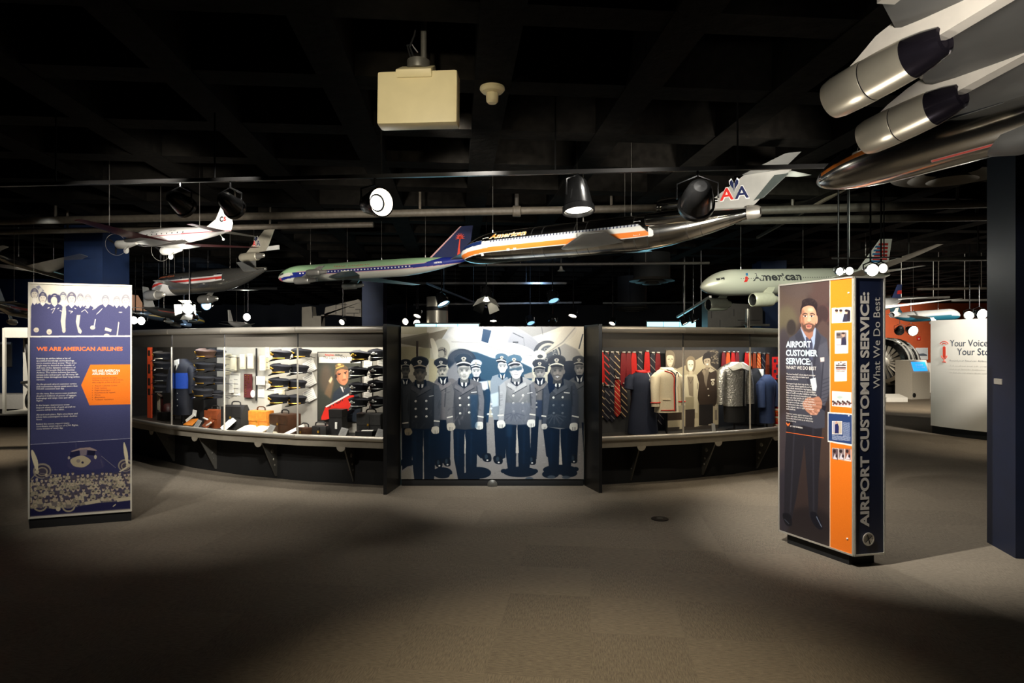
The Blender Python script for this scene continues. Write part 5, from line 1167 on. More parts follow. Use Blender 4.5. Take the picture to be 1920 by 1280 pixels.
# portrait poster and red sign
def draw_portrait():
    c = Canvas(132, 192, (58, 58, 50), [(318, 140), (858, 140), (858, 1000), (318, 1000)])
    c.rect(318, 140, 858, 196, (150, 146, 136)); c.rect(330, 196, 858, 270, (236, 232, 220))
    c.rect(318, 270, 858, 1000, (60, 62, 54)); c.ell(420, 470, 80, 180, (84, 74, 62), soft=12); c.poly([(440, 560), (500, 430), (520, 520), (480, 720), (400, 660)], (112, 92, 70), soft=4); c.poly([(455, 500), (490, 440), (505, 470), (480, 530)], (214, 190, 150), soft=2)
    c.poly([(520, 640), (610, 560), (660, 600), (700, 560), (770, 600), (850, 700), (850, 1000), (440, 1000)], (44, 52, 62), smooth=False, soft=2); c.poly([(600, 560), (660, 580), (640, 640), (620, 600)], (210, 206, 200)); c.poly([(632, 570), (656, 572), (648, 640)], (60, 60, 64))
    c.poly([(540, 400), (560, 360), (690, 340), (704, 420), (700, 490), (660, 545), (600, 530), (556, 470)], (190, 124, 88), smooth=True); c.poly([(540, 400), (590, 370), (580, 470), (620, 530), (580, 510)], (132, 82, 60), soft=3, a=.7); c.poly([(640, 400), (660, 400), (680, 460), (640, 464)], (214, 150, 112), soft=2)
    c.line([(570, 410), (610, 404)], 12, (60, 40, 32)); c.line([(650, 392), (690, 378)], 12, (60, 40, 32)); c.line([(624, 486), (672, 478)], 10, (110, 56, 46)); c.ell(590, 416, 12, 7, (40, 30, 28)); c.ell(668, 400, 12, 7, (40, 30, 28))
    c.poly([(530, 410), (548, 330), (640, 296), (700, 330), (700, 360), (620, 350), (560, 380), (546, 440)], (92, 76, 58), smooth=True); c.poly([(540, 300), (590, 272), (650, 290), (640, 320), (560, 340)], (120, 96, 60), smooth=True); c.line([(546, 344), (600, 318), (650, 306)], 12, (206, 170, 90)); c.ell(590, 292, 22, 12, (206, 176, 110))
    c.ell(548, 440, 14, 30, (50, 40, 36)); c.grain(2)
    return c
pa, pbp = arc(597.5, .60), arc(677, .60); pw = (pbp - pa).length; pd = (pa.y + pbp.y) / 2
zt_, zb_ = EYE - (661 - CY) / FPX * pd, EYE - (789 - CY) / FPX * pd
t = thing('portrait_poster', 'framed poster portrait of a capped pilot looking upward, in the cap case', 'poster', ((pa.x + pbp.x) / 2, (pa.y + pbp.y) / 2, zb_)); q = (pbp - pa).normalized(); pn = Vector((q.y, -q.x, 0)); hh = zt_ - zb_
pf = lambda u, v, l=0: q * (u - pw / 2) + Vector((0, 0, v)) + pn * l
MB().prism([pf(-.01, -.01), pf(pw + .01, -.01), pf(pw + .01, hh + .01), pf(-.01, hh + .01)], pn * .012).build('frame', BLACK, t, False)
art_grid('print', draw_portrait(), lambda s, v: pf(pw * s, hh * (1 - v), .0135), art_mat('matte_print', .6, .3), t)
g = MB(); put_text(g, 'American', lambda a, b: pf(a, b, .0155), .021, .092, hh - .036, width=.125, bold=.02, res=2); g.build('red_lettering', mat('red_print', (196, 40, 30), .5, 0, .04), t, False)
g = MB(); put_text(g, 'Airlines', lambda a, b: pf(a, b, .0155), .021, .228, hh - .036, width=.10, bold=.02, res=2); put_text(g, 'The Legacy is YOU', lambda a, b: pf(a, b, .0155), .027, .072, hh - .072, width=.31, bold=.01, res=2); g.build('black_lettering', BLACK, t, False)
t = at_case('stop_sign', 'red board with white edge leaning before the portrait poster', 'sign', *z3(600, 815), .50); d = t.location.y; k = d / FPX / 6.74
pts = [(390, 822), (756, 634), (768, 660), (780, 700), (852, 702), (852, 770), (760, 800), (740, 850), (600, 930), (380, 996), (330, 996), (330, 960)]
rp = lambda x, y, l=0: Vector(((x - 600) * k, -l, -(y - 815) * k))
MB().prism([rp(*p) for p in pts], (0, .012, 0)).build('board', mat('sign_red', (214, 44, 32), .45, 0, .05), t, False)
MB().prism([rp(388, 824, .003), rp(756, 632, .003), rp(766, 652, .003), rp(398, 840, .003)], (0, .02, 0)).build('white_edge', WHITE, t, False)
g = MB(); a_ = math.radians(27); put_text(g, 'STOP', lambda a, b: rp(430, 850, .002) + Vector((a * math.cos(a_) - b * math.sin(a_) * .6, 0, a * math.sin(a_) + b * math.cos(a_))), .050, 0, 0, width=.245, res=3); g.build('lettering', BLACK, t, False)
MB().tube([(0, .01, .0), (0, .07, -.12)], .006, 6).build('prop', BLACK, t)
# ---------------------------------------------------------------- the uniform case: ties, garments and a photograph of three women
def stripe_mat(name, base, line, freq, duty=.16, ang=45):
    m = bpy.data.materials.new(name); m.use_nodes = True; nt = m.node_tree; N = nt.nodes; L = nt.links; b = N['Principled BSDF']
    b.inputs['Roughness'].default_value = .45; b.inputs['Specular IOR Level'].default_value = .5
    tc = N.new('ShaderNodeTexCoord'); sp = N.new('ShaderNodeSeparateXYZ'); L.new(tc.outputs['Object'], sp.inputs[0])
    a = N.new('ShaderNodeMath'); a.operation = 'MULTIPLY_ADD'; a.inputs[1].default_value = math.tan(math.radians(ang)); L.new(sp.outputs['X'], a.inputs[0]); L.new(sp.outputs['Z'], a.inputs[2])
    f = N.new('ShaderNodeMath'); f.operation = 'MULTIPLY'; f.inputs[1].default_value = freq; L.new(a.outputs[0], f.inputs[0])
    fr = N.new('ShaderNodeMath'); fr.operation = 'FRACT'; L.new(f.outputs[0], fr.inputs[0])
    lt = N.new('ShaderNodeMath'); lt.operation = 'LESS_THAN'; lt.inputs[1].default_value = duty; L.new(fr.outputs[0], lt.inputs[0])
    x = N.new('ShaderNodeMix'); x.data_type = 'RGBA'; x.inputs[6].default_value = (*lin(base), 1); x.inputs[7].default_value = (*lin(line), 1)
    L.new(lt.outputs[0], x.inputs[0]); L.new(x.outputs[2], b.inputs['Base Color'])
    return m
TM = {'red': mat('silk_red', (196, 32, 28), .4, 0, .1, 40), 'darkred': mat('silk_dark_red', (120, 24, 28), .45, 0, .1, 40), 'orange': mat('silk_orange', (222, 92, 36), .4, 0, .1, 40), 'navy': mat('silk_navy', (28, 28, 40), .45, 0, .1, 40), 'rust': mat('silk_rust', (140, 58, 30), .45, 0, .1, 40),
      'redgold': stripe_mat('silk_red_gold', (172, 38, 32), (214, 170, 120), 16, .18), 'navyred': stripe_mat('silk_navy_red', (34, 28, 36), (196, 60, 44), 13, .24), 'navygold': stripe_mat('silk_navy_gold', (40, 34, 40), (206, 176, 128), 13, .17), 'navysilver': stripe_mat('silk_navy_silver', (30, 30, 40), (150, 140, 130), 11, .12), 'orangegold': stripe_mat('silk_orange_gold', (206, 84, 34), (230, 184, 110), 18, .2)}
def make_tie(label, kind, length):
    t = thing('necktie', label, 'necktie', (0, 0, 0), 0, 'neckties hung on the back of the case')
    g = MB(); w0, w1 = .030, .046
    g.prism([(-w0 * .7, 0, 0), (w0 * .7, 0, 0), (w0, 0, -.03), (w1, 0, -length + .05), (0, 0, -length), (-w1, 0, -length + .05), (-w0, 0, -.03)], (0, .008, 0)); g.build('blade', TM[kind], t, False)
    g = MB(); g.bbox((0, -.004, .002), (.04, .02, .016), .004); g.build('hanger_clip', STEEL, t, False)
    return t
z4 = lambda x, y: (1110 + x / 7.11, 640 + y / 7.11); z5 = lambda x, y: (1270 + x / 7.11, 640 + y / 7.11)
TIES = [(125, 135, 'red', .40, 'plain red necktie in the corner by the tower, upper row'), (195, 140, 'navyred', .42, 'navy and red striped necktie, second of the upper row'), (268, 145, 'navysilver', .44, 'dark necktie with thin stripes, third of the upper row'), (335, 145, 'navygold', .42, 'navy necktie with broad gold stripes, fourth of the upper row'), (420, 145, 'darkred', .42, 'dark red necktie behind the shoulder of the navy dress'),
        (490, 145, 'darkred', .40, 'plain maroon necktie above the navy dress'), (560, 145, 'red', .36, 'deep red necktie above the dress collar'), (640, 145, 'navysilver', .36, 'black striped necktie just above the dress collar'), (735, 130, 'red', .34, 'bright scarlet necktie hanging behind the red collar'), (810, 150, 'navysilver', .4, 'black necktie with a pale stripe beside the cream jacket'), (880, 150, 'darkred', .4, 'dull red necktie beside the hooded woman'),
        (128, 560, 'navygold', .42, 'navy and gold striped necktie in the corner, lower row'), (205, 590, 'navysilver', .42, 'dark striped necktie, second of the lower row'), (270, 600, 'navysilver', .42, 'black thin striped necktie, third of the lower row'), (338, 490, 'redgold', .46, 'red necktie with gold stripes, fourth of the lower row'), (430, 560, 'navygold', .42, 'dark necktie with gold stripes at the dress hem'), (920, 900, 'navysilver', .2, 'dark striped necktie below the cream jacket')]
TP = {}
def hang_ties(L, zf):
    for x, y, kind, ln, lab in L:
        k = (kind, ln); p, rz = spot_in(*zf(x, y), .585)
        if k not in TP: o = TP[k] = make_tie(lab, kind, ln)
        else: o = copy_tree(TP[k], lab)
        o.location = p; o.rotation_euler = (0, 0, rz)
hang_ties(TIES, z4)
hang_ties([(620, 140, 'darkred', .25, 'dark red scarf tie behind the silver jacket collar'), (680, 140, 'orange', .22, 'orange red scarf tie above the silver jacket collar'), (745, 140, 'red', .22, 'bright red scarf tie above the silver jacket'), (800, 140, 'darkred', .25, 'maroon scarf tie beside the silver jacket collar'), (925, 145, 'red', .22, 'scarlet scarf tie above the dark uniform'), (965, 145, 'orange', .22, 'orange scarf tie by the slim mullion'),
           (1030, 150, 'rust', .36, 'rust necktie just beyond the slim mullion'), (1090, 150, 'orangegold', .36, 'orange necktie with gold stripes in the last bay'), (1150, 160, 'navysilver', .5, 'grey striped necktie in the last bay'), (1205, 160, 'rust', .5, 'brown necktie in the last bay')], z5)
# photograph of three women on the back of the case
def draw_women():
    q = [(1248, 656), (1347, 656), (1347, 806), (1248, 806)]
    c = Canvas(260, 390, (120, 110, 92), q)
    c.zoom(1270, 640, 7.11)
    c.rect(-160, 100, 560, 1200, (84, 76, 66)); c.poly([(-160, 420), (150, 300), (500, 100), (560, 100), (560, 1140), (-160, 1180)], (172, 160, 130)); c.poly([(390, 130), (560, 110), (560, 420), (440, 320)], (48, 42, 36), soft=4)
    for _ in range(26): c.ell(random.uniform(430, 550), random.uniform(130, 300), 14, 9, (130, 118, 96), a=.7, soft=1)
    c.rect(-160, 1130, 560, 1200, (62, 56, 50))
    B1 = (196, 186, 156); BR = (58, 46, 36)
    # hooded woman
    c.zoom(1110, 640, 7.11)
    c.poly([(840, 420), (980, 360), (1100, 350), (1190, 400), (1200, 640), (1180, 900), (1190, 960), (860, 960)], (176, 166, 138)); c.rect(880, 940, 1190, 1040, BR); c.poly([(1168, 1040), (1200, 1040), (1196, 1160), (1160, 1160)], (186, 176, 146))
    c.poly([(985, 140), (1040, 118), (1090, 150), (1106, 230), (1090, 330), (1060, 360), (1000, 350), (985, 250)], (120, 108, 88), smooth=True); c.poly([(1000, 190), (1076, 190), (1084, 260), (1056, 326), (1026, 330), (1000, 290)], (206, 194, 166), smooth=True); c.line([(1010, 236), (1034, 234)], 9, (70, 58, 50)); c.line([(1054, 232), (1076, 236)], 9, (70, 58, 50)); c.line([(1026, 292), (1060, 288)], 10, (236, 228, 206)); c.line([(1044, 240), (1050, 268)], 6, (150, 136, 112)); c.rect(1020, 330, 1060, 370, (176, 164, 136))
    # woman in a pale coat
    c.zoom(1270, 640, 7.11)
    c.poly([(60, 470), (110, 440), (230, 440), (276, 480), (270, 700), (262, 960), (230, 950), (214, 920), (96, 900)], B1); c.poly([(126, 470), (206, 470), (206, 740), (150, 720)], (130, 118, 98), soft=2); c.poly([(100, 740), (214, 740), (212, 916), (96, 900)], (150, 140, 112), soft=2); c.rect(100, 905, 225, 1140, (52, 44, 38))
    c.poly([(108, 250), (150, 200), (210, 210), (236, 280), (226, 370), (190, 410), (120, 390), (104, 320)], (122, 108, 86), smooth=True); c.poly([(132, 260), (200, 256), (208, 330), (186, 392), (156, 396), (134, 350)], (224, 212, 186), smooth=True); c.line([(142, 312), (164, 310)], 9, (74, 62, 52)); c.line([(180, 310), (202, 312)], 9, (74, 62, 52)); c.poly([(150, 352), (194, 350), (174, 374)], (244, 238, 222)); c.line([(172, 316), (176, 340)], 6, (160, 146, 122)); c.rect(152, 392, 196, 440, (196, 182, 154))
    c.line([(136, 480), (170, 560), (206, 480)], 6, (92, 82, 70)); c.line([(128, 440), (110, 480)], 10, (220, 210, 184)); c.line([(262, 560), (258, 640)], 7, (70, 62, 52)); c.poly([(222, 1030), (272, 1030), (290, 1110), (340, 1130), (220, 1144)], (186, 174, 144))
    # woman in a dark blazer
    c.poly([(250, 450), (330, 370), (440, 350), (520, 400), (544, 560), (520, 840), (490, 880), (440, 860), (290, 880), (262, 760), (280, 560)], BR, smooth=False); c.rect(280, 850, 470, 1130, (36, 32, 30)); c.poly([(340, 400), (380, 370), (430, 370), (400, 480), (380, 620), (352, 540)], (120, 108, 90), soft=1)
    c.poly([(326, 230), (360, 160), (420, 150), (446, 220), (434, 290), (400, 330), (350, 310)], (36, 30, 28), smooth=True); c.poly([(350, 240), (428, 230), (432, 290), (408, 344), (376, 346), (352, 300)], (160, 146, 122), smooth=True); c.line([(358, 264), (382, 262)], 9, (46, 38, 34)); c.line([(400, 260), (422, 262)], 9, (46, 38, 34)); c.poly([(370, 300), (414, 298), (392, 322)], (240, 232, 214)); c.rect(368, 344, 410, 380, (140, 126, 104))
    c.poly([(320, 400), (350, 360), (372, 420), (350, 470)], (140, 126, 104), soft=1); c.poly([(410, 400), (430, 350), (500, 396), (440, 420)], (176, 164, 138), soft=1); c.poly([(440, 510), (494, 508), (494, 530), (442, 532)], (214, 204, 180)); c.ell(468, 566, 20, 30, (206, 194, 164)); c.ell(468, 566, 9, 16, (110, 96, 80))
    for x, y in ((404, 640), (412, 730)): c.ell(x, y, 10, 9, (214, 204, 180))
    c.ell(516, 890, 26, 22, (186, 170, 142)); c.poly([(496, 930), (526, 930), (530, 1070), (496, 1070)], (120, 110, 96)); c.poly([(410, 1118), (470, 1110), (472, 1134), (410, 1134)], (150, 140, 120))
    c.grain(3); return c
pa, pbp = arc(1248, .52), arc(1347, .52); pw = (pbp - pa).length; pd = (pa.y + pbp.y) / 2
zt_, zb_ = EYE - (656 - CY) / FPX * pd, .533
t = thing('photo_display', 'life-size sepia photograph of three uniformed women behind the cream jacket', 'photo display', ((pa.x + pbp.x) / 2, (pa.y + pbp.y) / 2, zb_)); q = (pbp - pa).normalized(); pn = Vector((q.y, -q.x, 0)); hh = zt_ - zb_
pf = lambda u, v, l=0: q * (u - pw / 2) + Vector((0, 0, v)) + pn * l
MB().prism([pf(0, 0), pf(pw, 0), pf(pw, hh), pf(0, hh)], -pn * .012).build('board', BLACK, t, False)
art_grid('print', draw_women(), lambda s, v: pf(pw * s, hh * (1 - v), .0015), MATS['matte_print'], t)
# navy dress
t = on_deck('navy_dress', 'short sleeved navy dress with scarlet collar and a hanging medal', 'dress', 1205, .34)
DR = mat('navy_wool', (24, 32, 52), .85, 0, .12, 80)
garment(t, DR, .165, .11, .02, .735, None, ((0, 1.12, 1.15), (.02, 1.12, 1.15), (.3, 1.0, 1.05), (.55, .86, .95), (.75, .92, 1.0), (.88, .98, .95), (.95, .8, .75), (.985, .5, .58), (1, .42, .5)))
for s_ in (-1, 1): MB().tube([(s_ * .13, 0, .665), (s_ * .165, 0, .64), (s_ * .185, -.01, .53)], [.05, .058, .056], 14).build('sleeve', DR, t)
g = MB(); g.tube([(.078 * math.cos(a), .062 * math.sin(a), .735 - .012 * max(0, -math.sin(a))) for a in np.linspace(0, 2 * PI, 25)], .012, 8, False); g.build('collar', TM['red'], t)
g = MB(); g.tube([(.03, -.07, .72), (.05, -.095, .66)], .005, 6); g.lathe([(0, .006), (.022, .004), (.024, 0), (0, -.002)], (.05, -.105, .635), (0, -1, 0), 16); g.build('medal', SILV, t)
MB().lathe([(.12, 0), (.12, .012), (.025, .02), (.025, .1)]).build('stand', BLACK, t)
# cream jacket with navy and red braid
CRM = mat('cream_wool', (226, 214, 184), .85, 0, .05, 80); NVT = mat('navy_braid', (24, 26, 48), .7, 0, .1); RDT = mat('red_braid', (206, 46, 36), .7, 0, .06)
p, rz = spot_in(1250, 772, .17)
t = thing('cream_jacket', 'cream uniform jacket edged in navy and red braid', 'jacket', (p.x, p.y, p.z), rz + .18)
hj = .50; garment(t, CRM, .155, .10, 0, hj, .07, ((0, 1.0, 1.05), (.3, .92, 1.0), (.55, .88, .95), (.75, .95, 1.0), (.87, 1.0, .95), (.94, .82, .8), (.98, .5, .6), (1, .42, .5)))
def on_body(x, z, lift=.004):
    pr = ((0, 1.0, 1.05), (.3, .92, 1.0), (.55, .88, .95), (.75, .95, 1.0), (.87, 1.0, .95), (.94, .82, .8), (.98, .5, .6), (1, .42, .5)); tz = z / hj
    a = np.interp(tz, [q_[0] for q_ in pr], [q_[1] for q_ in pr]) * .155; b_ = np.interp(tz, [q_[0] for q_ in pr], [q_[2] for q_ in pr]) * .10
    return Vector((x, -b_ * math.sqrt(max(0, 1 - (x / a) ** 2)) - lift, z))
def braid(P, m, r=.006):
    g = MB(); g.tube([on_body(*q_) for q_ in P], r, 6); return g
zz_ = np.linspace(.015, .40, 14)
braid([(.025, z) for z in zz_] + [(.0, .44), (-.05, .462), (-.085, .47)], RDT).build('red_front_braid', RDT, t)
braid([(.045, z) for z in zz_] + [(.035, .44), (.0, .468), (-.05, .484)], NVT).build('navy_front_braid', NVT, t)
braid([(.05, .42), (.08, .455), (.10, .45), (.125, .40)], NVT).build('navy_yoke_braid', NVT, t)
braid([(x, .03) for x in np.linspace(-.13, .02, 10)], RDT).build('red_hem_braid', RDT, t)
for s_ in (-1, 1): MB().torus((s_ * .18, -.027, .115), .0495, .008, (0, .05, 1), 24, 6).build('red_cuff_braid', RDT, t)
MB().tube([on_body(x, .15, .006) for x in np.linspace(-.11, -.03, 8)], .006, 6).build('pocket_flap', CRM, t)
MB().tube([(.075 * math.cos(a), .055 * math.sin(a) - .005, hj - .006 - .02 * max(0, -math.sin(a))) for a in np.linspace(0, 2 * PI, 21)], .014, 8, False).build('collar', CRM, t)
MB().tube([(0, 0, -(p.z - DZ)), (0, 0, .02)], .012, 10).build('stand_pole', BLACK, t); MB().lathe([(.1, 0), (.1, .01), (0, .014)], (0, 0, -(p.z - DZ))).build('stand_foot', BLACK, t)
# silver jacket
m = mat('silver_fabric', (172, 172, 166), .34, .85, .35, 60, bump=.9)
p, rz = spot_in(1377, 760, .28)
t = thing('silver_jacket', 'crinkled metallic silver jacket with wide collar on a stand', 'jacket', (p.x, p.y, p.z), rz - .1)
garment(t, m, .175, .11, 0, .53, .02)
g = MB(); g.prism([(-.155, -.10, .47), (-.11, -.12, .43), (.02, -.125, .46), (.0, -.09, .53), (-.09, -.06, .53)], (0, .02, 0)); g.prism([(.155, -.10, .47), (.11, -.12, .43), (.02, -.125, .46), (.03, -.09, .53), (.09, -.06, .53)], (0, .02, 0)); g.build('collar', mat('silver_satin', (214, 212, 200), .3, .6, .08, 20), t)
g = MB(); g.prism([(.045, -.102, .0), (.07, -.100, .0), (.07, -.112, .43), (.05, -.114, .44)], (0, .006, 0)); g.build('front_opening', BLACK, t, False)
MB().tube([(0, 0, -(p.z - DZ)), (0, 0, .02)], .012, 10).build('stand_pole', BLACK, t); MB().lathe([(.1, 0), (.1, .01), (0, .014)], (0, 0, -(p.z - DZ))).build('stand_foot', BLACK, t)
g = MB(); g.loft(torso_rings(.15, .09, -.20, .02, prof=((0, .9, .9), (1, 1, 1)))); g.build('skirt', BLACKM, t)
# dark uniform and things in the last bay
p, rz = spot_in(1418, 770, .42); t = thing('dark_uniform', 'black uniform jacket with white collar beyond the slim mullion', 'uniform', (p.x, p.y, p.z), rz); garment(t, mat('black_wool', (20, 22, 28), .85, 0, .1, 60), .15, .10, -.16, .55, .1); g = MB(); g.prism([(-.06, -.09, .54), (.03, -.09, .54), (.0, -.105, .42)], (0, .01, 0)); g.build('collar', PAPW, t, False); MB().tube([(0, 0, -(p.z - DZ)), (0, 0, -.14)], .012, 10).build('stand_pole', BLACK, t); MB().lathe([(.1, 0), (.1, .01), (0, .014)], (0, 0, -(p.z - DZ))).build('stand_foot', BLACK, t)
p, rz = spot_in(1438, 792, .20); t = thing('blue_uniform', 'pale blue uniform shirt hung low in the last bay', 'uniform', (p.x, p.y, p.z), rz); garment(t, mat('blue_cotton', (44, 62, 100), .8, 0, .1, 60), .12, .09, 0, .60, .2); MB().tube([(0, 0, -(p.z - DZ)), (0, 0, .02)], .012, 10).build('stand_pole', BLACK, t)
p, rz = spot_in(1455, 690, .45); t = thing('patterned_banner', 'red and navy patterned cloth at the edge of the last bay', 'cloth', (p.x, p.y, p.z), rz); g = MB(); g.bbox((0, 0, 0), (.16, .01, .30), .003); g.build('cloth', TM['red'], t, False); g = MB(); [g.box((-.03 + .05 * (k % 2), -.007, .10 - .07 * k), (.05, .004, .04)) for k in range(4)]; g.build('navy_patch', NVT, t, False)
p, n_ = facet(1463, .14); t = thing('folded_scarves', 'tall pile of orange and cream striped scarves in the last bay', 'scarves', (p.x, p.y, DZ), math.atan2(n_.y, n_.x) + PI / 2)
for k in range(16): g = MB(); g.bbox((random.uniform(-.006, .006), 0, .012 + k * .024), (.14 - .004 * k, .12, .022), .008); g.build('scarf', (TM['orange'], PAPER, TM['red'], TM['orangegold'])[k % 4], t)
t = on_deck('caption_plate', 'grey caption plate under the silver jacket', 'caption plate', 1338, .07, 0, 'grey caption plates'); g = MB(); g.bbox((0, 0, .065), (.05, .006, .13), .002, rotx(-.3) @ roty(.15)); g.build('sheet', CAPG, t, False)
# ---------------------------------------------------------------- model aircraft hung from the ceiling
PAINT = art_mat('model_paint', .35, .5, .25, mrough=.16)
PAINT_SOFT = art_mat('model_paint_soft', .4, .5, .1, mrough=.30)
NACL = mat('nacelle_silver', (196, 192, 182), .30, .75, .05, 20); NACD = mat('dark_nozzle', (40, 36, 44), .2, .8, .15, 20); INTK = mat('intake_dark', (18, 18, 18), .7, 0, .1)
WINGM = mat('wing_metal', (186, 184, 178), .30, .8, .06, 12); WINGG = mat('wing_grey', (150, 150, 146), .45, .4, .06, 12); WINGW = mat('wing_white', (214, 212, 204), .4, .1, .05, 12)
REDL = mat('red_livery', (204, 42, 34), .45, 0, .05); BLUL = mat('navy_livery', (26, 34, 72), .45, 0, .05); ORGL = mat('orange_livery', (240, 150, 60), .45, 0, .05); WHTL = mat('white_livery', (238, 236, 228), .45, 0, .03); GRYL = mat('charcoal_livery', (52, 54, 56), .45, 0, .05)

class Plane:
    """local axes: x from nose to tail, y to starboard, z up; the port side faces -y"""
    def __init__(s, name, label, nose, tail, R, nl=.16, tl=.34, nz=260, nt=96, droop=.25, up=.75, tip=.12, roll=0.0, npow=(2.2, .55)):
        s.L = (tail - nose).length; s.R = R; s.nl = nl * s.L; s.tl = tl * s.L; s.droop = droop; s.up = up; s.tip = tip; s.npow = npow
        M = frame(nose, tail - nose) @ Matrix.Rotation(roll, 4, 'X')
        s.M = M; s.t = thing(name, label, 'model airplane', M=M); s.nz, s.nt = nz, nt
    def rad(s, x):
        x = np.asarray(x, float); r = np.full_like(x, s.R)
        a = np.clip(1 - x / s.nl, 0, 1); r = r * np.power(np.clip(1 - a ** s.npow[0], 0, 1), s.npow[1])
        b = np.clip((x - (s.L - s.tl)) / s.tl, 0, 1); return r * (1 - (1 - s.tip) * b ** 1.7)
    def zc(s, x):
        x = np.asarray(x, float); a = np.clip(1 - x / s.nl, 0, 1); b = np.clip((x - (s.L - s.tl)) / s.tl, 0, 1)
        return -s.droop * s.R * a ** 2 + s.up * s.R * b ** 1.8
    def fuselage(s, paint, m=None):
        u = np.linspace(0, 1, s.nz); x = s.L * (u + .0) ; x = np.concatenate([s.nl * .35 * np.linspace(0, 1, 30) ** 2, np.linspace(s.nl * .35, s.L, s.nz)[1:]])
        ph = np.linspace(0, 2 * PI, s.nt, endpoint=False)
        X, P = np.meshgrid(x, ph, indexing='ij'); r = s.rad(X)
        r = np.maximum(r, 1e-4); r[-1] = 1e-4
        co = np.stack([X, -r * np.sin(P), s.zc(X) + r * np.cos(P)], -1)
        rgba = paint(X / s.L, np.cos(P) * r / s.R, np.sin(P) > 0, s)
        o = grid_mesh('fuselage', co, rgba, m or PAINT, s.t, wrap=True); return o
    def skin(s, x, h, lift=.0015):
        """point on the port skin at station x (metres), height h above the centre line along the surface"""
        r = float(s.rad(x)) + lift; a = PI / 2 - h / r
        return Vector((x, -r * math.sin(a), float(s.zc(x)) + r * math.cos(a)))
    def text(s, t, x, h, cap, width, m, name='lettering', lift=.0018, slope=0.0, **k):
        g = MB(); put_text(g, t, lambda a, b: s.skin(x + a, h + b + slope * a, lift), cap, 0, 0, width, **k)
        return g.build(name, m, s.t, False)
    def windows(s, x0, x1, n, h, w, hh, m, name='window_pattern'):
        g = MB()
        for k in range(n):
            x = x0 + (x1 - x0) * k / (n - 1); P = [s.skin(x + dx * w / 2, h + dz * hh / 2, .001) for dx, dz in ((-1, -1), (1, -1), (1, 1), (-1, 1))]
            n_ = (P[1] - P[0]).cross(P[3] - P[0]).normalized(); g.prism(P, n_ * .0012)
        return g.build(name, m, s.t, False)
    def surface(s, name, root, tip, cr, ct, m, thick=.10, vertical=False, n=6, parent=None, bend=0.0):
        """wing, fin or tailplane: leading edge from root to tip with chords cr and ct along x"""
        root = Vector(root); tip = Vector(tip); g = MB(); rings = []
        prof = [(0, 0), (.03, .32), (.12, .5), (.3, .56), (.55, .42), (.8, .2), (1, .02), (.8, -.12), (.55, -.26), (.3, -.34), (.12, -.30), (.03, -.2)]
        for k in range(n + 1):
            q = k / n; p = root.lerp(tip, q); p.z += bend * q * q if not vertical else 0; c = cr + (ct - cr) * q
            th = thick * (1 - .35 * q)
            rings.append([p + Vector((a * c, b * c * th if vertical else 0, 0 if vertical else b * c * th)) for a, b in prof])
        g.loft(rings); return g.build(name, m, parent or s.t, True, 50)
    def wings(s, x0, b, cr, ct, sweep, dih, z, m, thick=.10, bstar=None, bend=0.0):
        for q, bb in ((-1, b), (1, bstar or b)): s.surface('wing', (x0, q * s.R * .55, z), (x0 + sweep * bb / b, q * bb, z + dih * bb / b), cr, ct, m, thick, bend=bend)
    def engine(s, x, y, z, ln, r, m=None, pylon=None, nozzle=None, short=.62, pm=None):
        m = m or NACL; g = MB(); e = (1, 0, 0); o = (x, y, z)
        g.lathe([(r * .80, .02 * ln), (r * .86, 0), (r * .95, .03 * ln), (r, .14 * ln), (r, .45 * ln), (r * .93, short * ln), (r * .80, short * ln + .01), (r * .74, short * ln)], o, e, 28, False)
        en = g.build('engine', m, s.t)
        g = MB(); g.lathe([(r * .80, .02 * ln), (r * .74, .10 * ln), (0, .12 * ln)], o, e, 24, False); g.lathe([(r * .16, .12 * ln), (.0, .05 * ln)], o, e, 14, False); g.build('intake', INTK, en)
        g = MB(); g.lathe([(r * .72, (short - .04) * ln), (r * .66, .78 * ln), (r * .44, .96 * ln), (r * .36, .96 * ln), (0, .90 * ln)], o, e, 24, False); g.build('nozzle', nozzle or m, en)
        if pylon:
            g = MB(); px0, px1, pz = pylon
            g.prism([(x + px0, y - .006, z + r * .7), (x + px1, y - .006, z + r * .5), (x + px1 + ln * .2, y - .006, pz), (x + px0 + ln * .3, y - .006, pz)], (0, .012, 0)); g.build('pylon', pm or m, en, False)
        return en
    def wires(s, pts, top=SLAB):
        Mi = s.M.inverted()
        for p in pts:
            p = Vector(p); w = s.M @ p; q = Mi @ Vector((w.x, w.y, top)); up_ = (q - p).normalized()
            g = MB(); g.tube([p - up_ * .004, q], .0022, 5); g.tube([p, p + up_ * .03], .006, 6); g.build('suspension_wire', WIRE, s.t)
    def top(s, x): return (x, 0, float(s.zc(x)) + float(s.rad(x)))
    def fin_text(s, t, x, z, cap, w, m, y=-.012, name='lettering', **k):
        g = MB(); put_text(g, t, lambda a, b: Vector((x + a, y, z + b)), cap, 0, 0, w, **k); return g.build(name, m, s.t, False)
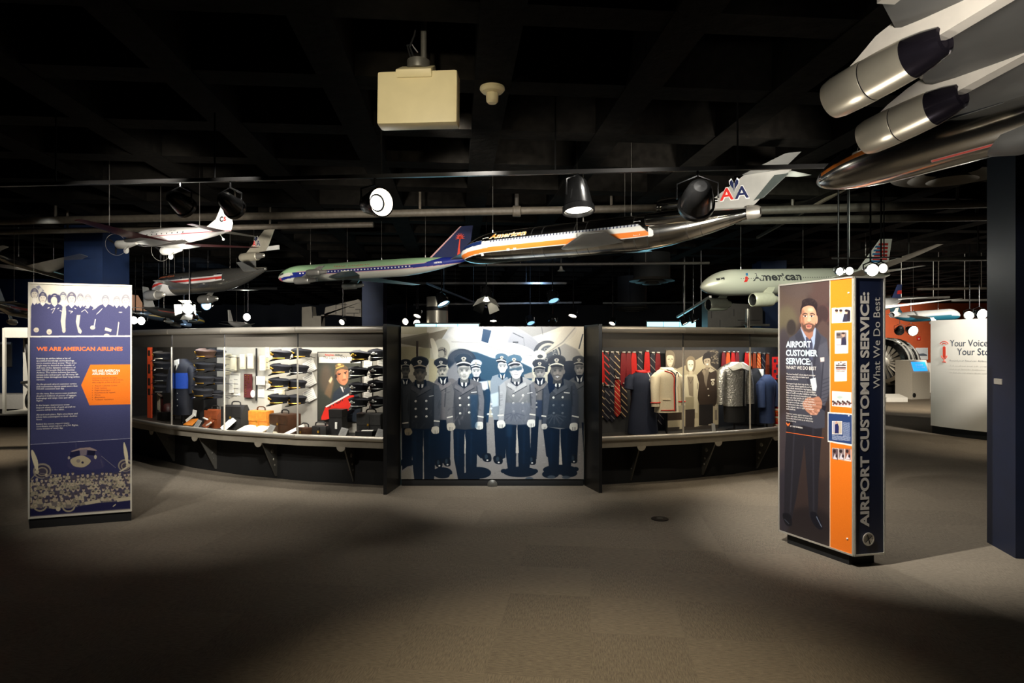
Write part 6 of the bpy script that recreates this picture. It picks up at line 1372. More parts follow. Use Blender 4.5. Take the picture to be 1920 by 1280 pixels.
    def double_a(s, x, z, h, y=-.010, w=None):
        w = w or h * .9; o = .0012
        s.fin_text('A', x - h * .02, z - h * .02, h * 1.05, w * 1.06, WHTL, y, 'logo_outline', bold=.05); s.fin_text('A', x + w * 1.06, z - h * .02, h * 1.05, w * 1.06, WHTL, y, 'logo_outline', bold=.05)
        s.fin_text('A', x, z, h, w, REDL, y - o, 'red_logo_letter', bold=.02); s.fin_text('A', x + w * 1.08, z, h, w, BLUL, y - o, 'navy_logo_letter', bold=.02)
        for g, k, m, yy in ((MB(), 1.18, WHTL, y - o), (MB(), 1.0, BLUL, y - 2 * o)):
            cx, cz = x + w * 1.04, z + h * .95
            for q in (-1, 1): g.prism([(cx + (q * .02) * h * k, yy, cz - .38 * h * k), (cx + q * .10 * h * k, yy, cz - .05 * h * k), (cx + q * .34 * h * k, yy, cz + .30 * h * k), (cx + q * .36 * h * k, yy, cz + .55 * h * k), (cx + q * .20 * h * k, yy, cz + .72 * h * k), (cx + q * .06 * h * k, yy, cz + .42 * h * k)], (0, .0008, 0))
            g.build('eagle_mark', m, s.t, False)

def rgba(X, base, metal=0.0):
    o = np.empty(X.shape + (4,), np.float32); o[..., :3] = lin(base); o[..., 3] = metal; return o
def lay(o, mask, col, metal=0.0):
    o[mask, :3] = lin(col); o[mask, 3] = metal

# ---- big silver tri-jet with a T-tail in the middle of the picture
p = Plane('model_airliner', 'large polished silver airliner model with T-tail, white and orange stripe and orange lettering', W(866, 471, 7.2), W(1424, 414, 5.6), .172, .17, .36, 460, 150, .28, .55, .16)
def paint_tj(u, h, port, s):
    o = rgba(u, (206, 204, 198), 1.0)
    seam = (np.abs((u * 26) % 1 - .5) > .488) & (np.abs(h) < .99); lay(o, seam, (120, 118, 112), .9)
    dark = (np.floor(u * 26) * 7919 % 5 < 2); o[dark & (o[..., 3] == 1), :3] *= .72
    st = (u < .70 - .06 * (h + .2)) 
    lay(o, st & (h > -.36) & (h < -.10), (240, 132, 50)); lay(o, st & (h > -.10) & (h < .22), (236, 234, 226)); lay(o, st & (h > .22) & (h < .34) & (u > .115), (214, 216, 220), .3)
    lay(o, (u > .012) & (u < .115) & (h > .16) & (h < .42), (24, 44, 92)); lay(o, (u < .010) & (h > -.62), (236, 234, 226)); lay(o, st & (h > -.41) & (h < -.36), (236, 234, 226))
    lay(o, (u > .70) & (u < .715) & (h < .2) & (h > -.4) & (u < .70 - .06 * (h - .1)), (236, 234, 226))
    return o
p.fuselage(paint_tj)
p.windows(.155 * p.L, .66 * p.L, 46, .047, .011, .022, BLUL)
p.text('American', .145 * p.L, .080, .060, .45, WHTL, 'lettering_outline', .0012, 0, bold=.055, shear=.2)
p.text('American', .145 * p.L, .080, .060, .45, ORGL, 'lettering', .0026, 0, bold=.01, shear=.2)
g = MB()
for x, w_, h0, h1 in ((.118, .07, -.02, .10), (.655, .06, -.05, .09)):
    P = [p.skin(x * p.L + a * w_, h, .002) for a, h in ((0, h0), (1, h0), (1, h1), (0, h1), (0, h0))]; g.tube(P, .0022, 5)
g.build('door_outline', WHTL, p.t, False)
g = MB(); [g.prism([p.skin(a, b, .001) for a, b in ((x, h), (x + .035, h), (x + .04, h + .025), (x + .005, h + .025))], (0, -.001, 0)) for x, h in ((.11 * p.L, -.10), (.215 * p.L, -.075), (.24 * p.L, -.075))]; g.build('hatch', WHTL, p.t, False)
p.wings(.40 * p.L, .66, .70, .22, .50, .02, -.10, WINGM, .09)
for q in (-1, 1):
    g = MB(); g.lathe([(.050, .01), (.056, 0), (.062, .03), (.064, .2), (.058, .46), (.044, .56), (.036, .56)], (.70 * p.L, q * .215, .075), (1, 0, 0), 26, False); e = g.build('engine', CHROME, p.t); MB().lathe([(.05, .01), (.046, .05), (0, .06)], (.70 * p.L, q * .215, .075), (1, 0, 0), 22, False).build('intake', INTK, e)
    MB().bbox((.78 * p.L, q * .165, .075), (.3, .09, .014), .004).build('pylon', WINGM, e)
g = MB(); g.lathe([(.056, .012), (.064, 0), (.072, .03), (.074, .12), (.06, .34), (.02, .55)], (.715 * p.L, 0, .225), (1, 0, 0), 26, False); e = g.build('centre_intake', CHROME, p.t); MB().lathe([(.056, .012), (.05, .06), (0, .07)], (.715 * p.L, 0, .225), (1, 0, 0), 22, False).build('intake', INTK, e)
def fin_sheet(s, name, P, th, m):
    g = MB(); g.prism([(x, -th / 2, z) for x, z in P], (0, th, 0)); return g.build(name, m, s.t, False)
FINM = mat('fin_metal', (196, 194, 186), .38, .45, .06, 10)
fin_sheet(p, 'tail_fin', [(.80 * p.L, .18), (.855 * p.L, .20), (.935 * p.L, .36), (.96 * p.L, .415), (1.085 * p.L, .42), (1.0 * p.L, .19), (.97 * p.L, .10), (.82 * p.L, .12)], .022, FINM)
fin_sheet(p, 'rudder', [(.985 * p.L, .18), (1.01 * p.L, .20), (1.075 * p.L, .38), (1.04 * p.L, .38)], .026, mat('rudder_tint', (96, 104, 100), .35, .6, .06))
for q in (-1, 1): p.surface('tailplane', (.955 * p.L, q * .0, .425), (1.08 * p.L, q * .40, .44), .34, .13, WINGG, .08)
p.double_a(.895 * p.L, .215, .105, -.0135, .12)
g = MB(); g.lathe([(.062, -.02), (.058, .06), (.045, .09), (.03, .09)], (p.L - .08, 0, float(p.zc(p.L - .08))), (1, 0, 0), 22, False); g.build('tail_cone', STEEL, p.t)
p.wires([p.top(.13 * p.L), p.top(.47 * p.L), p.top(.63 * p.L), (.52 * p.L, -.5, -.07), (.55 * p.L, .5, -.07)])

# ---- green and blue airliner
p = Plane('model_airliner', 'mint green airliner model with blue window line and red palm on its fin', W(523, 516, 9.5), W(884, 493, 8.55), .124, .13, .36, 360, 100, .35, .55, .12)
def paint_green(u, h, port, s):
    o = rgba(u, (206, 204, 190)); lay(o, h > .12, (160, 196, 150)); lay(o, (h > -.28) & (h < .12) & (u > .13), (28, 40, 120)); lay(o, (h > .10) & (h < .15) & (u > .13), (216, 160, 160)); lay(o, (h > -.34) & (h < -.28) & (u > .1), (216, 160, 160))
    lay(o, (u < .17 + .05 * (-h)) & (u > .02) & (h > -.52) & (h < -.24), (28, 40, 120)); lay(o, (u > .105) & (u < .165) & (h > -.5) & (h < .12) & (u > .105 - .03 * h), (28, 40, 120)); lay(o, (u < .03) & (h > -.6) & (h < -.15), (190, 90, 100))
    lay(o, (u > .02) & (u < .05) & (h > .08) & (h < .32), (60, 60, 60)); lay(o, (u > .80) & (h > -.30) & (h < .2 + (u - .8) * 5), (28, 40, 120)); return o
p.fuselage(paint_green, PAINT_SOFT)
p.windows(.15 * p.L, .72 * p.L, 34, -.010, .022, .017, WHTL)
p.text('TRANS  CARIBBEAN', .33 * p.L, .045, .026, .58, mat('brick_red', (190, 90, 70), .5, 0, .05), res=2, shear=.2)
p.text('N8783R', .835 * p.L, -.012, .022, .11, WHTL, res=2, name='registration', bold=.02)
fin_sheet(p, 'tail_fin', [(.80 * p.L, .09), (.955 * p.L, .50), (1.01 * p.L, .50), (.99 * p.L, .12), (.95 * p.L, .06), (.82 * p.L, .06)], .018, BLUL)
fin_sheet(p, 'fin_edge', [(.795 * p.L, .09), (.95 * p.L, .50), (.957 * p.L, .50), (.806 * p.L, .09)], .021, mat('pink_trim', (210, 160, 156), .5, 0, .05))
g = MB(); cx, cz = .95 * p.L, .345
for k in range(9):
    a = math.radians(-10 + k * 25); g.prism([(cx + .012 * math.cos(a + 1.57), -.0115, cz + .012 * math.sin(a + 1.57)), (cx + .075 * math.cos(a), -.0115, cz + .075 * math.sin(a)), (cx + .012 * math.cos(a - 1.57), -.0115, cz + .012 * math.sin(a - 1.57))], (0, .0012, 0))
g.prism([(cx - .006, -.0115, cz), (cx + .008, -.0115, cz), (cx - .006, -.0115, .22), (cx + .004, -.0115, .11), (cx + .03, -.0115, .085), (cx - .05, -.0115, .085), (cx - .032, -.0115, .2)], (0, .0012, 0)); g.build('palm_mark', mat('palm_red', (222, 70, 44), .5, 0, .05), p.t, False)
p.wings(.29 * p.L, .95, .52, .16, .80, -.06, -.08, WINGW, .10)
p.engine(.205 * p.L, -.46, -.16, .36, .052, None, (.08, .24, -.06)); p.engine(.26 * p.L, .46, -.16, .36, .052, None, (.08, .24, -.06)); p.engine(.36 * p.L, -.85, -.12, .30, .045, None, (.08, .2, -.04))
for q in (-1, 1): p.surface('tailplane', (.90 * p.L, q * .03, .06), (1.02 * p.L, q * .42, .09), .22, .09, WINGG, .09)
p.wires([p.top(.18 * p.L), p.top(.38 * p.L), p.top(.56 * p.L), p.top(.78 * p.L)])

# ---- silver wide-body with an engine through the fin
p = Plane('model_airliner', 'silver wide-body airliner model with an engine in its fin and a red and white stripe', W(289, 537, 10.3), W(500, 517, 9.2), .172, .20, .42, 320, 100, .30, .62, .12)
def paint_wide(u, h, port, s):
    o = rgba(u, (190, 186, 176), .9); lay(o, (u < .23) & (h < .34), (226, 222, 214)); st = (u > .0) & (u < .72)
    lay(o, st & (h > -.22) & (h < .30), (232, 228, 222)); lay(o, st & (h > -.06) & (h < .16), (206, 52, 44)); lay(o, (u > .70) & (u < .72) & (h < .3) & (h > -.2), (190, 186, 176), .9)
    lay(o, (h > .30) & (h < .48) & (((u > .335) & (u < .36)) | ((u > .655) & (u < .70))), (24, 24, 34)); return o
p.fuselage(paint_wide)
p.text('American', .10 * p.L, .105, .05, .42, mat('faded_orange', (204, 110, 72), .5, 0, .05), res=2, bold=.03, shear=.2)
e = p.engine(.80 * p.L, 0, .30, .46, .066, mat('tail_engine', (176, 168, 148), .45, .3, .05), None, STEEL, .7)
MB().bbox((.86 * p.L, 0, .19), (.26, .03, .16), .01).build('pylon', WINGM, e)
fin_sheet(p, 'tail_fin', [(.83 * p.L, .34), (.99 * p.L, .66), (1.065 * p.L, .66), (1.0 * p.L, .36)], .02, mat('pale_fin', (184, 176, 156), .4, .3, .05))
fin_sheet(p, 'rudder', [(1.0 * p.L, .36), (1.02 * p.L, .42), (1.10 * p.L, .42), (1.10 * p.L, .36)], .02, WINGW); p.double_a(.895 * p.L, .44, .085, -.012, .075)
p.wings(.30 * p.L, .88, .46, .14, .50, .02, -.09, WINGM, .09)
p.engine(.20 * p.L, -.46, -.21, .40, .075, NACL, (.12, .26, -.07)); p.engine(.20 * p.L, .46, -.21, .40, .075, NACL, (.12, .26, -.07))
for q in (-1, 1): p.surface('tailplane', (.83 * p.L, q * .03, .08), (.97 * p.L, q * .46, .14), .30, .11, WINGG, .09)
p.wires([p.top(.12 * p.L), p.top(.20 * p.L), p.top(.70 * p.L), (.9 * p.L, 0, .36)])

# ---- white twin propeller aircraft
p = Plane('model_propeller_airplane', 'white twin propeller airplane model with a thin red line and dark red wing', W(250, 449, 7.25), W(433, 434, 6.55), .094, .20, .62, 300, 90, .15, .12, .08)
def paint_prop(u, h, port, s):
    o = rgba(u, (236, 232, 226)); lay(o, (u < .13), (150, 150, 150), .8); lay(o, (u > .05) & (u < .12) & (h > .28) & (h < .58) & ((u * 55) % 1 < .75), (26, 28, 32)); lay(o, (u > .14) & (h > -.04) & (h < .03), (176, 44, 60)); lay(o, (h < -.62) & (u > .14) & (u < .6), (88, 84, 80), .3); return o
p.fuselage(paint_prop, PAINT_SOFT)
p.windows(.24 * p.L, .60 * p.L, 8, .017, .012, .014, INTK); p.text('MIDLIGHT', .27 * p.L, .040, .018, .14, BLACK, res=2, shear=.2, name='lettering'); p.text('AIRLINES', .46 * p.L, .040, .012, .11, BLACK, res=2, shear=.2, name='lettering'); p.text('NC21798', .70 * p.L, .012, .009, .09, BLACK, res=1, name='registration')
DRED = mat('dark_red_wing', (98, 40, 44), .35, .4, .08, 12)
p.wings(.20 * p.L, .92, .42, .15, .20, .09, -.07, DRED, .13, 1.15)
p.surface('wing', (.19 * p.L, -.30, -.075), (.19 * p.L, .30, -.075), .44, .44, WINGM, .14)
fin_sheet(p, 'tail_fin', [(.76 * p.L, .06), (.86 * p.L, .14), (.905 * p.L, .26), (.93 * p.L, .285), (.96 * p.L, .25), (.985 * p.L, .14), (1.0 * p.L, .04), (.9 * p.L, .0)], .014, WHTL)
fin_sheet(p, 'rudder', [(.96 * p.L, .235), (1.0 * p.L, .16), (1.012 * p.L, .08), (1.0 * p.L, .02), (.975 * p.L, .02)], .012, WHTL)
p.fin_text('C', .90 * p.L, .11, .05, .05, BLACK, -.0085, 'fin_mark', bold=.04); p.fin_text('S', .935 * p.L, .115, .04, .04, REDL, -.0085, 'fin_mark', bold=.04)
for q in (-1, 1):
    p.surface('tailplane', (.86 * p.L, q * .02, .01), (.91 * p.L, q * .40, .015), .17, .08, DRED if q < 0 else WINGW, .09)
    n_ = MB(); o_ = (.085 * p.L, q * .26, -.10); n_.lathe([(.036, .0), (.048, .02), (.05, .09), (.042, .2), (.016, .33)], o_, (1, 0, 0), 20); e = n_.build('engine', WHTL, p.t)
    MB().lathe([(0, -.05), (.012, -.035), (.014, 0)], o_, (1, 0, 0), 12).build('spinner', STEEL, e)
    g = MB()
    for k in range(3):
        a = 2 * PI * k / 3 + .5; d_ = Vector((0, math.cos(a), math.sin(a))); c_ = Vector(o_) + Vector((-.03, 0, 0)); side = Vector((1, 0, 0)).cross(d_)
        g.prism([c_ + d_ * .01 - side * .006, c_ + d_ * .06 - side * .011, c_ + d_ * .112 - side * .004, c_ + d_ * .112 + side * .004, c_ + d_ * .06 + side * .011, c_ + d_ * .01 + side * .006], (.004, 0, 0))
    g.build('propeller', BLACK, e, False)
    MB().torus(Vector(o_) + Vector((-.03, 0, 0)), .115, .0022, (1, 0, 0), 40, 6).build('propeller_rim', STEEL, e)
    g = MB(); g.torus((o_[0] + .15, q * .26, -.17), .020, .016, (0, 1, 0), 18, 10); g.build('wheel', WHTL, e); g = MB(); g.tube([(o_[0] + .15, q * .26 + .02, -.17), (o_[0] + .17, q * .26 + .02, -.10)], .005, 6); g.tube([(o_[0] + .15, q * .26 - .02, -.17), (o_[0] + .24, q * .26 - .02, -.12)], .004, 6); g.build('gear_strut', STEEL, e)
g = MB(); g.torus((.93 * p.L, 0, -.075), .008, .007, (0, 1, 0), 12, 8); g.tube([(.93 * p.L, 0, -.075), (.90 * p.L, 0, -.02)], .004, 6); g.build('tail_wheel', WHTL, p.t)
p.wires([(.26 * p.L, -.52, -.03), p.top(.30 * p.L), p.top(.70 * p.L)])

# ---- pale wide-body beyond the kiosk
p = Plane('model_airliner', 'pale grey-white airliner model with large charcoal lettering, half hidden by the kiosk', W(1313, 531, 8.0), W(1668, 524, 8.85), .168, .16, .38, 320, 110, .30, .45, .12, npow=(2.0, .62))
def paint_pale(u, h, port, s):
    o = rgba(u, (206, 206, 190), .25); lay(o, (u > .055) & (u < .088) & (h > .26) & (h < .42) & ~((u > .068) & (u < .072)), (34, 36, 36)); return o
p.fuselage(paint_pale, PAINT_SOFT)
p.windows(.16 * p.L, .70 * p.L, 46, .035, .009, .011, GRYL); p.text('American', .215 * p.L, .006, .10, .74, GRYL, bold=.03, name='lettering')
g = MB(); g.prism([p.skin(.17 * p.L + a, h, .002) for a, h in ((0, -.01), (.05, -.005), (.075, .035), (.06, .065), (.03, .055), (.025, .02))], (0, -.0012, 0)); g.build('red_mark', REDL, p.t, False); g = MB(); g.prism([p.skin(.17 * p.L + a, h, .002) for a, h in ((.05, .075), (.08, .075), (.09, .115), (.06, .11))], (0, -.0012, 0)); g.build('blue_mark', mat('sky_blue_mark', (40, 110, 160), .5, 0, .05), p.t, False)
p.wings(.36 * p.L, 1.5, .62, .10, .98, .16, -.10, WINGW, .08, bend=.20)
p.engine(.135 * p.L, -.46, -.25, .36, .088, mat('pale_nacelle', (190, 190, 170), .4, .3, .05), (.12, .26, -.10), None, .75); p.engine(.135 * p.L, .46, -.25, .36, .088, MATS['pale_nacelle'], (.12, .26, -.10), None, .75)
fin_sheet(p, 'tail_fin', [(.82 * p.L, .14), (.955 * p.L, .56), (1.02 * p.L, .56), (.985 * p.L, .14)], .02, WHTL)
g = MB(); 
for k in range(5): g.prism([(.90 * p.L + k * .028, -.0115, .27 + k * .05), (.985 * p.L + k * .006, -.0115, .27 + k * .05), (.985 * p.L + k * .008, -.0115, .30 + k * .05), (.905 * p.L + k * .028, -.0115, .30 + k * .05)], (0, .001, 0))
g.build('fin_stripe', REDL, p.t, False); g = MB(); [g.prism([(.88 * p.L + k * .028, -.012, .24 + k * .05), (.945 * p.L + k * .010, -.012, .24 + k * .05), (.945 * p.L + k * .012, -.012, .265 + k * .05), (.885 * p.L + k * .028, -.012, .265 + k * .05)], (0, .001, 0)) for k in range(5)]; g.build('fin_band', MATS['sky_blue_mark'], p.t, False)
for q in (-1, 1): p.surface('tailplane', (.86 * p.L, q * .03, .09), (.99 * p.L, q * .50, .13), .30, .10, WINGW, .08)
p.wires([p.top(.20 * p.L), p.top(.52 * p.L)])

# ---- huge four-engined jet overhead, nearest the camera
hd = Vector((-.45, .89, -.02)).normalized()
nose = W(1532, 330, 3.6)
p = Plane('model_airliner', 'huge polished silver four-engined airliner model overhead with big grey engine pods', nose, nose - hd * 3.3, .138, .16, .34, 460, 140, .30, .45, .12, npow=(2.0, .6))
def paint_big(u, h, port, s):
    o = rgba(u, (184, 182, 176), 1.0); st = (u < .72)
    st2 = u < .17; lay(o, st2 & (h > .02) & (h < .18) & (u > .02), (232, 130, 44)); lay(o, st2 & (h > .18) & (h < .26) & (u > .05), (232, 228, 220)); lay(o, (u < .09) & (h > .16), (20, 22, 28), .2); lay(o, (u > .09) & (u < .30) & (h > .26) & (h < .8), (24, 26, 34), .4)
    lay(o, (u < .014) & (h > -.6), (230, 228, 222)); lay(o, st & (u > .2) & (h < -.80) & (h > -.84), (170, 60, 50)); lay(o, (u > .10) & (u < .14) & (h > .1) & (h < .55) & (np.abs(u - .12) < .015 - .03 * np.abs(h - .32)), (232, 130, 44)); return o  # thin red line low on the belly is a painted reflection
p.fuselage(paint_big)
g = MB()
for x in (.10, .135): g.tube([p.skin(x * p.L, h, .002) for h in np.linspace(.03, .13, 8)], .0022, 5)
g.tube([p.skin(x, .03, .002) for x in np.linspace(.10 * p.L, .135 * p.L, 6)], .0022, 5); g.build('door_outline', WHTL, p.t, False)
g = MB(); [g.prism([p.skin(x + a, .085 + b, .002) for a, b in ((-.012, -.012), (.012, -.012), (.012, .012), (-.012, .012))], (0, -.001, 0)) for x in (.17 * p.L, .20 * p.L)]; g.build('cabin_window', WHTL, p.t, False)
PYL = mat('pylon_white', (178, 171, 160), .45, .1, .04)
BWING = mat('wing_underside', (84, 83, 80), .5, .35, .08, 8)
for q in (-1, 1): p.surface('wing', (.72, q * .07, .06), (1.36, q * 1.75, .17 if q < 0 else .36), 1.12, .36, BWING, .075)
BN = mat('pod_metal', (176, 168, 150), .32, .75, .06, 14)
def pod(y, x0, x1, r, z):
    ln = x1 - x0; o = (x0, y, z); e = (1, 0, .12)
    g = MB(); g.lathe([(r * .70, .03), (r * .80, .004), (r * .90, .0), (r * .98, .03), (r, .09), (r, ln * .36), (r * .985, ln * .365)], o, e, 34, False); en = g.build('engine', BN, p.t)
    MB().lathe([(r * .95, ln * .355), (r * .95, ln * .38)], o, e, 34, False).build('cowl_seam', BLACK, en)
    MB().lathe([(r * .985, ln * .375), (r * .98, ln * .5), (r * .92, ln * .72)], o, e, 34, False).build('rear_cowl', BN, en)
    MB().lathe([(r * .92, ln * .72), (r * .80, ln * .86), (r * .62, ln * .985), (r * .5, ln), (r * .46, ln * .97), (0, ln * .9)], o, e, 34, False).build('nozzle', NACD, en)
    MB().lathe([(r * .70, .03), (r * .62, .09), (0, .10)], o, e, 30, False).build('intake', INTK, en)
    xl = .72 + .64 * (abs(y) - .07) / 1.68
    g = MB(); g.prism([(x0 + ln * .16, y - .028, z + r * .90), (x0 + ln * .98, y - .028, z + r * .75), (xl + .50, y - .028, .09), (xl + .02, y - .028, .10 + .05 * abs(y)), (xl - .06, y - .028, .075 + .05 * abs(y)), (x0 + ln * .30, y - .028, z + r * 1.35)], (0, .056, 0)); g.build('pylon', PYL, en, False)
for q in (-1, 1):
    if q < 0: pod(q * .46, .60, 1.01, .078, -.045); pod(q * .95, .80, 1.22, .078, -.03)
    for y in (.70, 1.20):
        xl = .72 + .64 * (y - .07) / 1.68; g = MB(); g.box((xl + .05, q * y, .055 + .05 * y), (.07, .06, .03), rotz(q * .36)); g.build('leading_edge_block', GREYPAINT, p.t, False)
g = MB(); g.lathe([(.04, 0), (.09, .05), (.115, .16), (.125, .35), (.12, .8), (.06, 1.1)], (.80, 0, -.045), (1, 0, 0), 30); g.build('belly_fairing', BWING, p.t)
fin_sheet(p, 'tail_fin', [(.80 * p.L, .12), (.95 * p.L, .55), (1.03 * p.L, .55), (.99 * p.L, .12)], .02, FINM)
for q in (-1, 1): p.surface('tailplane', (.86 * p.L, q * .03, .06), (.98 * p.L, q * .5, .1), .30, .12, WINGG, .09)
p.wires([(1.0, -.72, .02), (1.0, .72, .02), p.top(.35 * p.L)])

# ---- the rest of the fleet, further off
def small_jet(label, nose, tail, R, paint, fin_m, logo=None, wing_m=WINGG, b=.75, eng=True, fuse=PAINT_SOFT, cat='model_airliner', dih=.05, extra=None, fh=.30):
    p = Plane(cat, label, nose, tail, R, .16, .36, 110, 40, .3, .5, .12)
    p.fuselage(paint, fuse); L = p.L
    p.wings(.34 * L, b, .26 * L, .09 * L, .26 * L, dih, -R * .5, wing_m, .1)
    fin_sheet(p, 'tail_fin', [(.80 * L, R * .7), (.93 * L, R + fh), (1.02 * L, R + fh), (.98 * L, R * .7)], .012, fin_m)
    for q in (-1, 1):
        p.surface('tailplane', (.86 * L, q * R * .2, R * .5), (.97 * L, q * b * .4, R * .6), .12 * L, .05 * L, wing_m, .1)
        if eng: p.engine(.27 * L, q * b * .36, -R * 1.45, .15 * L, R * .45, None, (.04 * L, .10 * L, -R * .5))
    if logo: p.double_a(*logo)
    p.wires([p.top(.3 * L), p.top(.65 * L)]); return p
def flat_paint(base, metal=0.0, stripes=()):
    def f(u, h, port, s):
        o = rgba(u, base, metal)
        for a, b_, c in stripes: lay(o, (h > a) & (h < b_) & (u < .8), c)
        return o
    return f
p = small_jet('silver jet model with a red and navy letter fin above the glass cabinet', W(92, 590, 9.6), W(-14, 573, 8.6), .10, flat_paint((150, 146, 138), .9, ((-.1, .2, (170, 60, 50)),)), FINM, None, WINGM, .8, True, PAINT, fh=.2)
p.double_a(.86 * p.L, .16, .09, -.008, .08)
p = small_jet('silver jet model whose long thin wing reaches over the tall blue panel', W(150, 524, 10.4), W(-40, 470, 8.9), .08, flat_paint((120, 116, 108), .9), WINGM, None, WINGM, 1.2, False, PAINT, dih=.1, fh=.2)
p = small_jet('dark jet model with orange fin low behind the cap case', W(384, 601, 14.6), W(246, 588, 13.4), .1, flat_paint((104, 96, 84), .6, ((-.2, .2, (226, 150, 50)),)), mat('orange_fin', (206, 120, 50), .5, .1, .08), None, WINGG, .7)
p = small_jet('dark silver jet model with letter fin behind the orange finned one', W(372, 594, 11.6), W(268, 581, 10.4), .08, flat_paint((96, 94, 90), .8, ((.0, .25, (150, 60, 50)),)), FINM, None, WINGG, .7); p.double_a(.88 * p.L, .17, .08, -.008, .06)
p = small_jet('small white jet model with pale fin beside a bright lamp over the cap case', W(470, 612, 13.4), W(428, 606, 12.4), .06, flat_paint((200, 196, 190)), WHTL, None, WINGW, .35, False, fh=.2)
p = small_jet('white and teal jet model above the curved story wall', W(1801, 588, 12.0), W(1668, 596, 12.7), .105, lambda u, h, port, s: (lambda o: (lay(o, h < -.15, (40, 110, 130)), o)[1])(rgba(u, (226, 224, 216))), mat('teal_fin', (40, 110, 130), .5, 0, .08), None, WINGW, .75)
p = small_jet('silver jet model nosing out beside the kiosk with a flag fin', W(1590, 578, 9.4), W(1690, 566, 11.0), .10, flat_paint((190, 188, 182), .5), mat('navy_fin', (40, 50, 86), .5, 0, .08), None, WINGW, 1.05, True, dih=.08, fh=.2)
g = MB(); g.prism([(.90 * p.L, -.008, .14), (1.0 * p.L, -.008, .14), (1.0 * p.L, -.008, .2), (.92 * p.L, -.008, .2)], (0, .001, 0)); g.build('fin_band', REDL, p.t, False)
# ---------------------------------------------------------------- under the ceiling: tracks, lamps, pipes, fittings
LAMPW = mat('lamp_glass_warm', (255, 244, 222), .3, 0, 0, emit=9.0); LAMPD = mat('lamp_glass_soft', (255, 246, 226), .3, 0, 0, emit=2.2); LAMPB = mat('lamp_glass_blue', (150, 210, 255), .3, 0, 0, emit=7.0); LAMPH = mat('lamp_glass_bright', (255, 252, 240), .3, 0, 0, emit=26.0); LAMPS = mat('lamp_glass_sky', (130, 180, 220), .3, 0, 0, emit=1.1)
CANB = mat('black_lamp_can', (17, 17, 17), .25, .1, .1); REFL = mat('lamp_reflector', (244, 240, 226), .3, .3, .02)
def rail(name, label, cat, a, b, r, m, hangers=2, square=True, group=None):
    a = Vector(a); b = Vector(b); t = thing(name, label, cat, a, 0, group); d = b - a
    g = MB()
    if square: x = d.normalized(); g.box(d / 2, (d.length, r * 2, r * 2), frame((0, 0, 0), x).to_3x3())
    else: g.tube([(0, 0, 0), d], r, 12)
    g.build('rail' if square else 'pipe_run', m, t, not square)
    for k in range(hangers):
        q = d * ((k + .5) / hangers); g = MB(); g.tube([q, Vector((q.x, q.y, SLAB - a.z))], max(.006, r * .35), 6); g.build('hanger', m, t)
    return t
TRK = mat('track_black', (28, 27, 26), .35, .3, .1)
T0, T1 = W(-40, 347.5, 4.95), W(1560, 311, 4.42)
rail('lighting_track', 'long black lighting track crossing over the hall in front of the models', 'lighting track', T0, T1, .014, TRK, 5)
def spotlight(label, pos, aim, r=.085, ln=.20, lamp=LAMPW, barn=False, top=None, group='track spotlights', lens=True, lr=.86, lh=.28):
    """track head: can, lens, yoke and stem; aimed from pos towards aim"""
    pos = Vector(pos); d = (Vector(aim) - pos).normalized()
    t = thing('spotlight', label, 'spotlight', pos, 0, group)
    g = MB(); g.lathe([(0, -ln * .62), (r * .34, -ln * .60), (r * .62, -ln * .46), (r * .80, -ln * .1), (r * .9, ln * .2), (r, ln * .24), (r, ln * .38), (r * .92, ln * .38), (r * .88, ln * .30)], (0, 0, 0), d, 28, False); c = g.build('can', CANB, t)
    if lens:
        MB().lathe([(0, ln * (lh - .02)), (r * lr * .6, ln * (lh - .005)), (r * lr, ln * lh)], (0, 0, 0), d, 26, False).build('lens', lamp, t)
    u = d.orthogonal().normalized() if abs(d.z) > .9 else d.cross(Vector((0, 0, 1))).normalized()
    tp = (top if top is not None else pos.z + ln * .95) - pos.z
    g = MB(); g.tube([u * r * 1.08, u * r * 1.08 + Vector((0, 0, ln * .40)), Vector((0, 0, ln * .62)), -u * r * 1.08 + Vector((0, 0, ln * .40)), -u * r * 1.08], .007, 6); g.build('yoke', CANB, t)
    g = MB(); g.tube([(0, 0, ln * .60), (0, 0, max(tp, ln * .62))], .009, 8); g.build('stem', CANB, t)
    if barn:
        w = d.cross(u)
        for a, b in ((u, w), (-u, w), (w, u), (-w, u)):
            o = d * ln * .38 + a * r * .95; g = MB(); g.prism([o - b * r * .75, o + b * r * .75, o + b * r * .95 + (d + a * .55) * r * 1.3, o - b * r * .95 + (d + a * .55) * r * 1.3], a * .003); g.build('barn_door', REFL if a is not w else CANB, t, False)
    return t
zt = lambda px: T0.z + (T1.z - T0.z) * ((px + 40) / 1600)
def on_track(px, py):
    k = (px - CX) / FPX; s = (T0.x - k * T0.y) / (k * (T1.y - T0.y) - (T1.x - T0.x)); q = T0.lerp(T1, s)
    return Vector((q.x, q.y, EYE - (py - CY) / FPX * q.y)), q.z
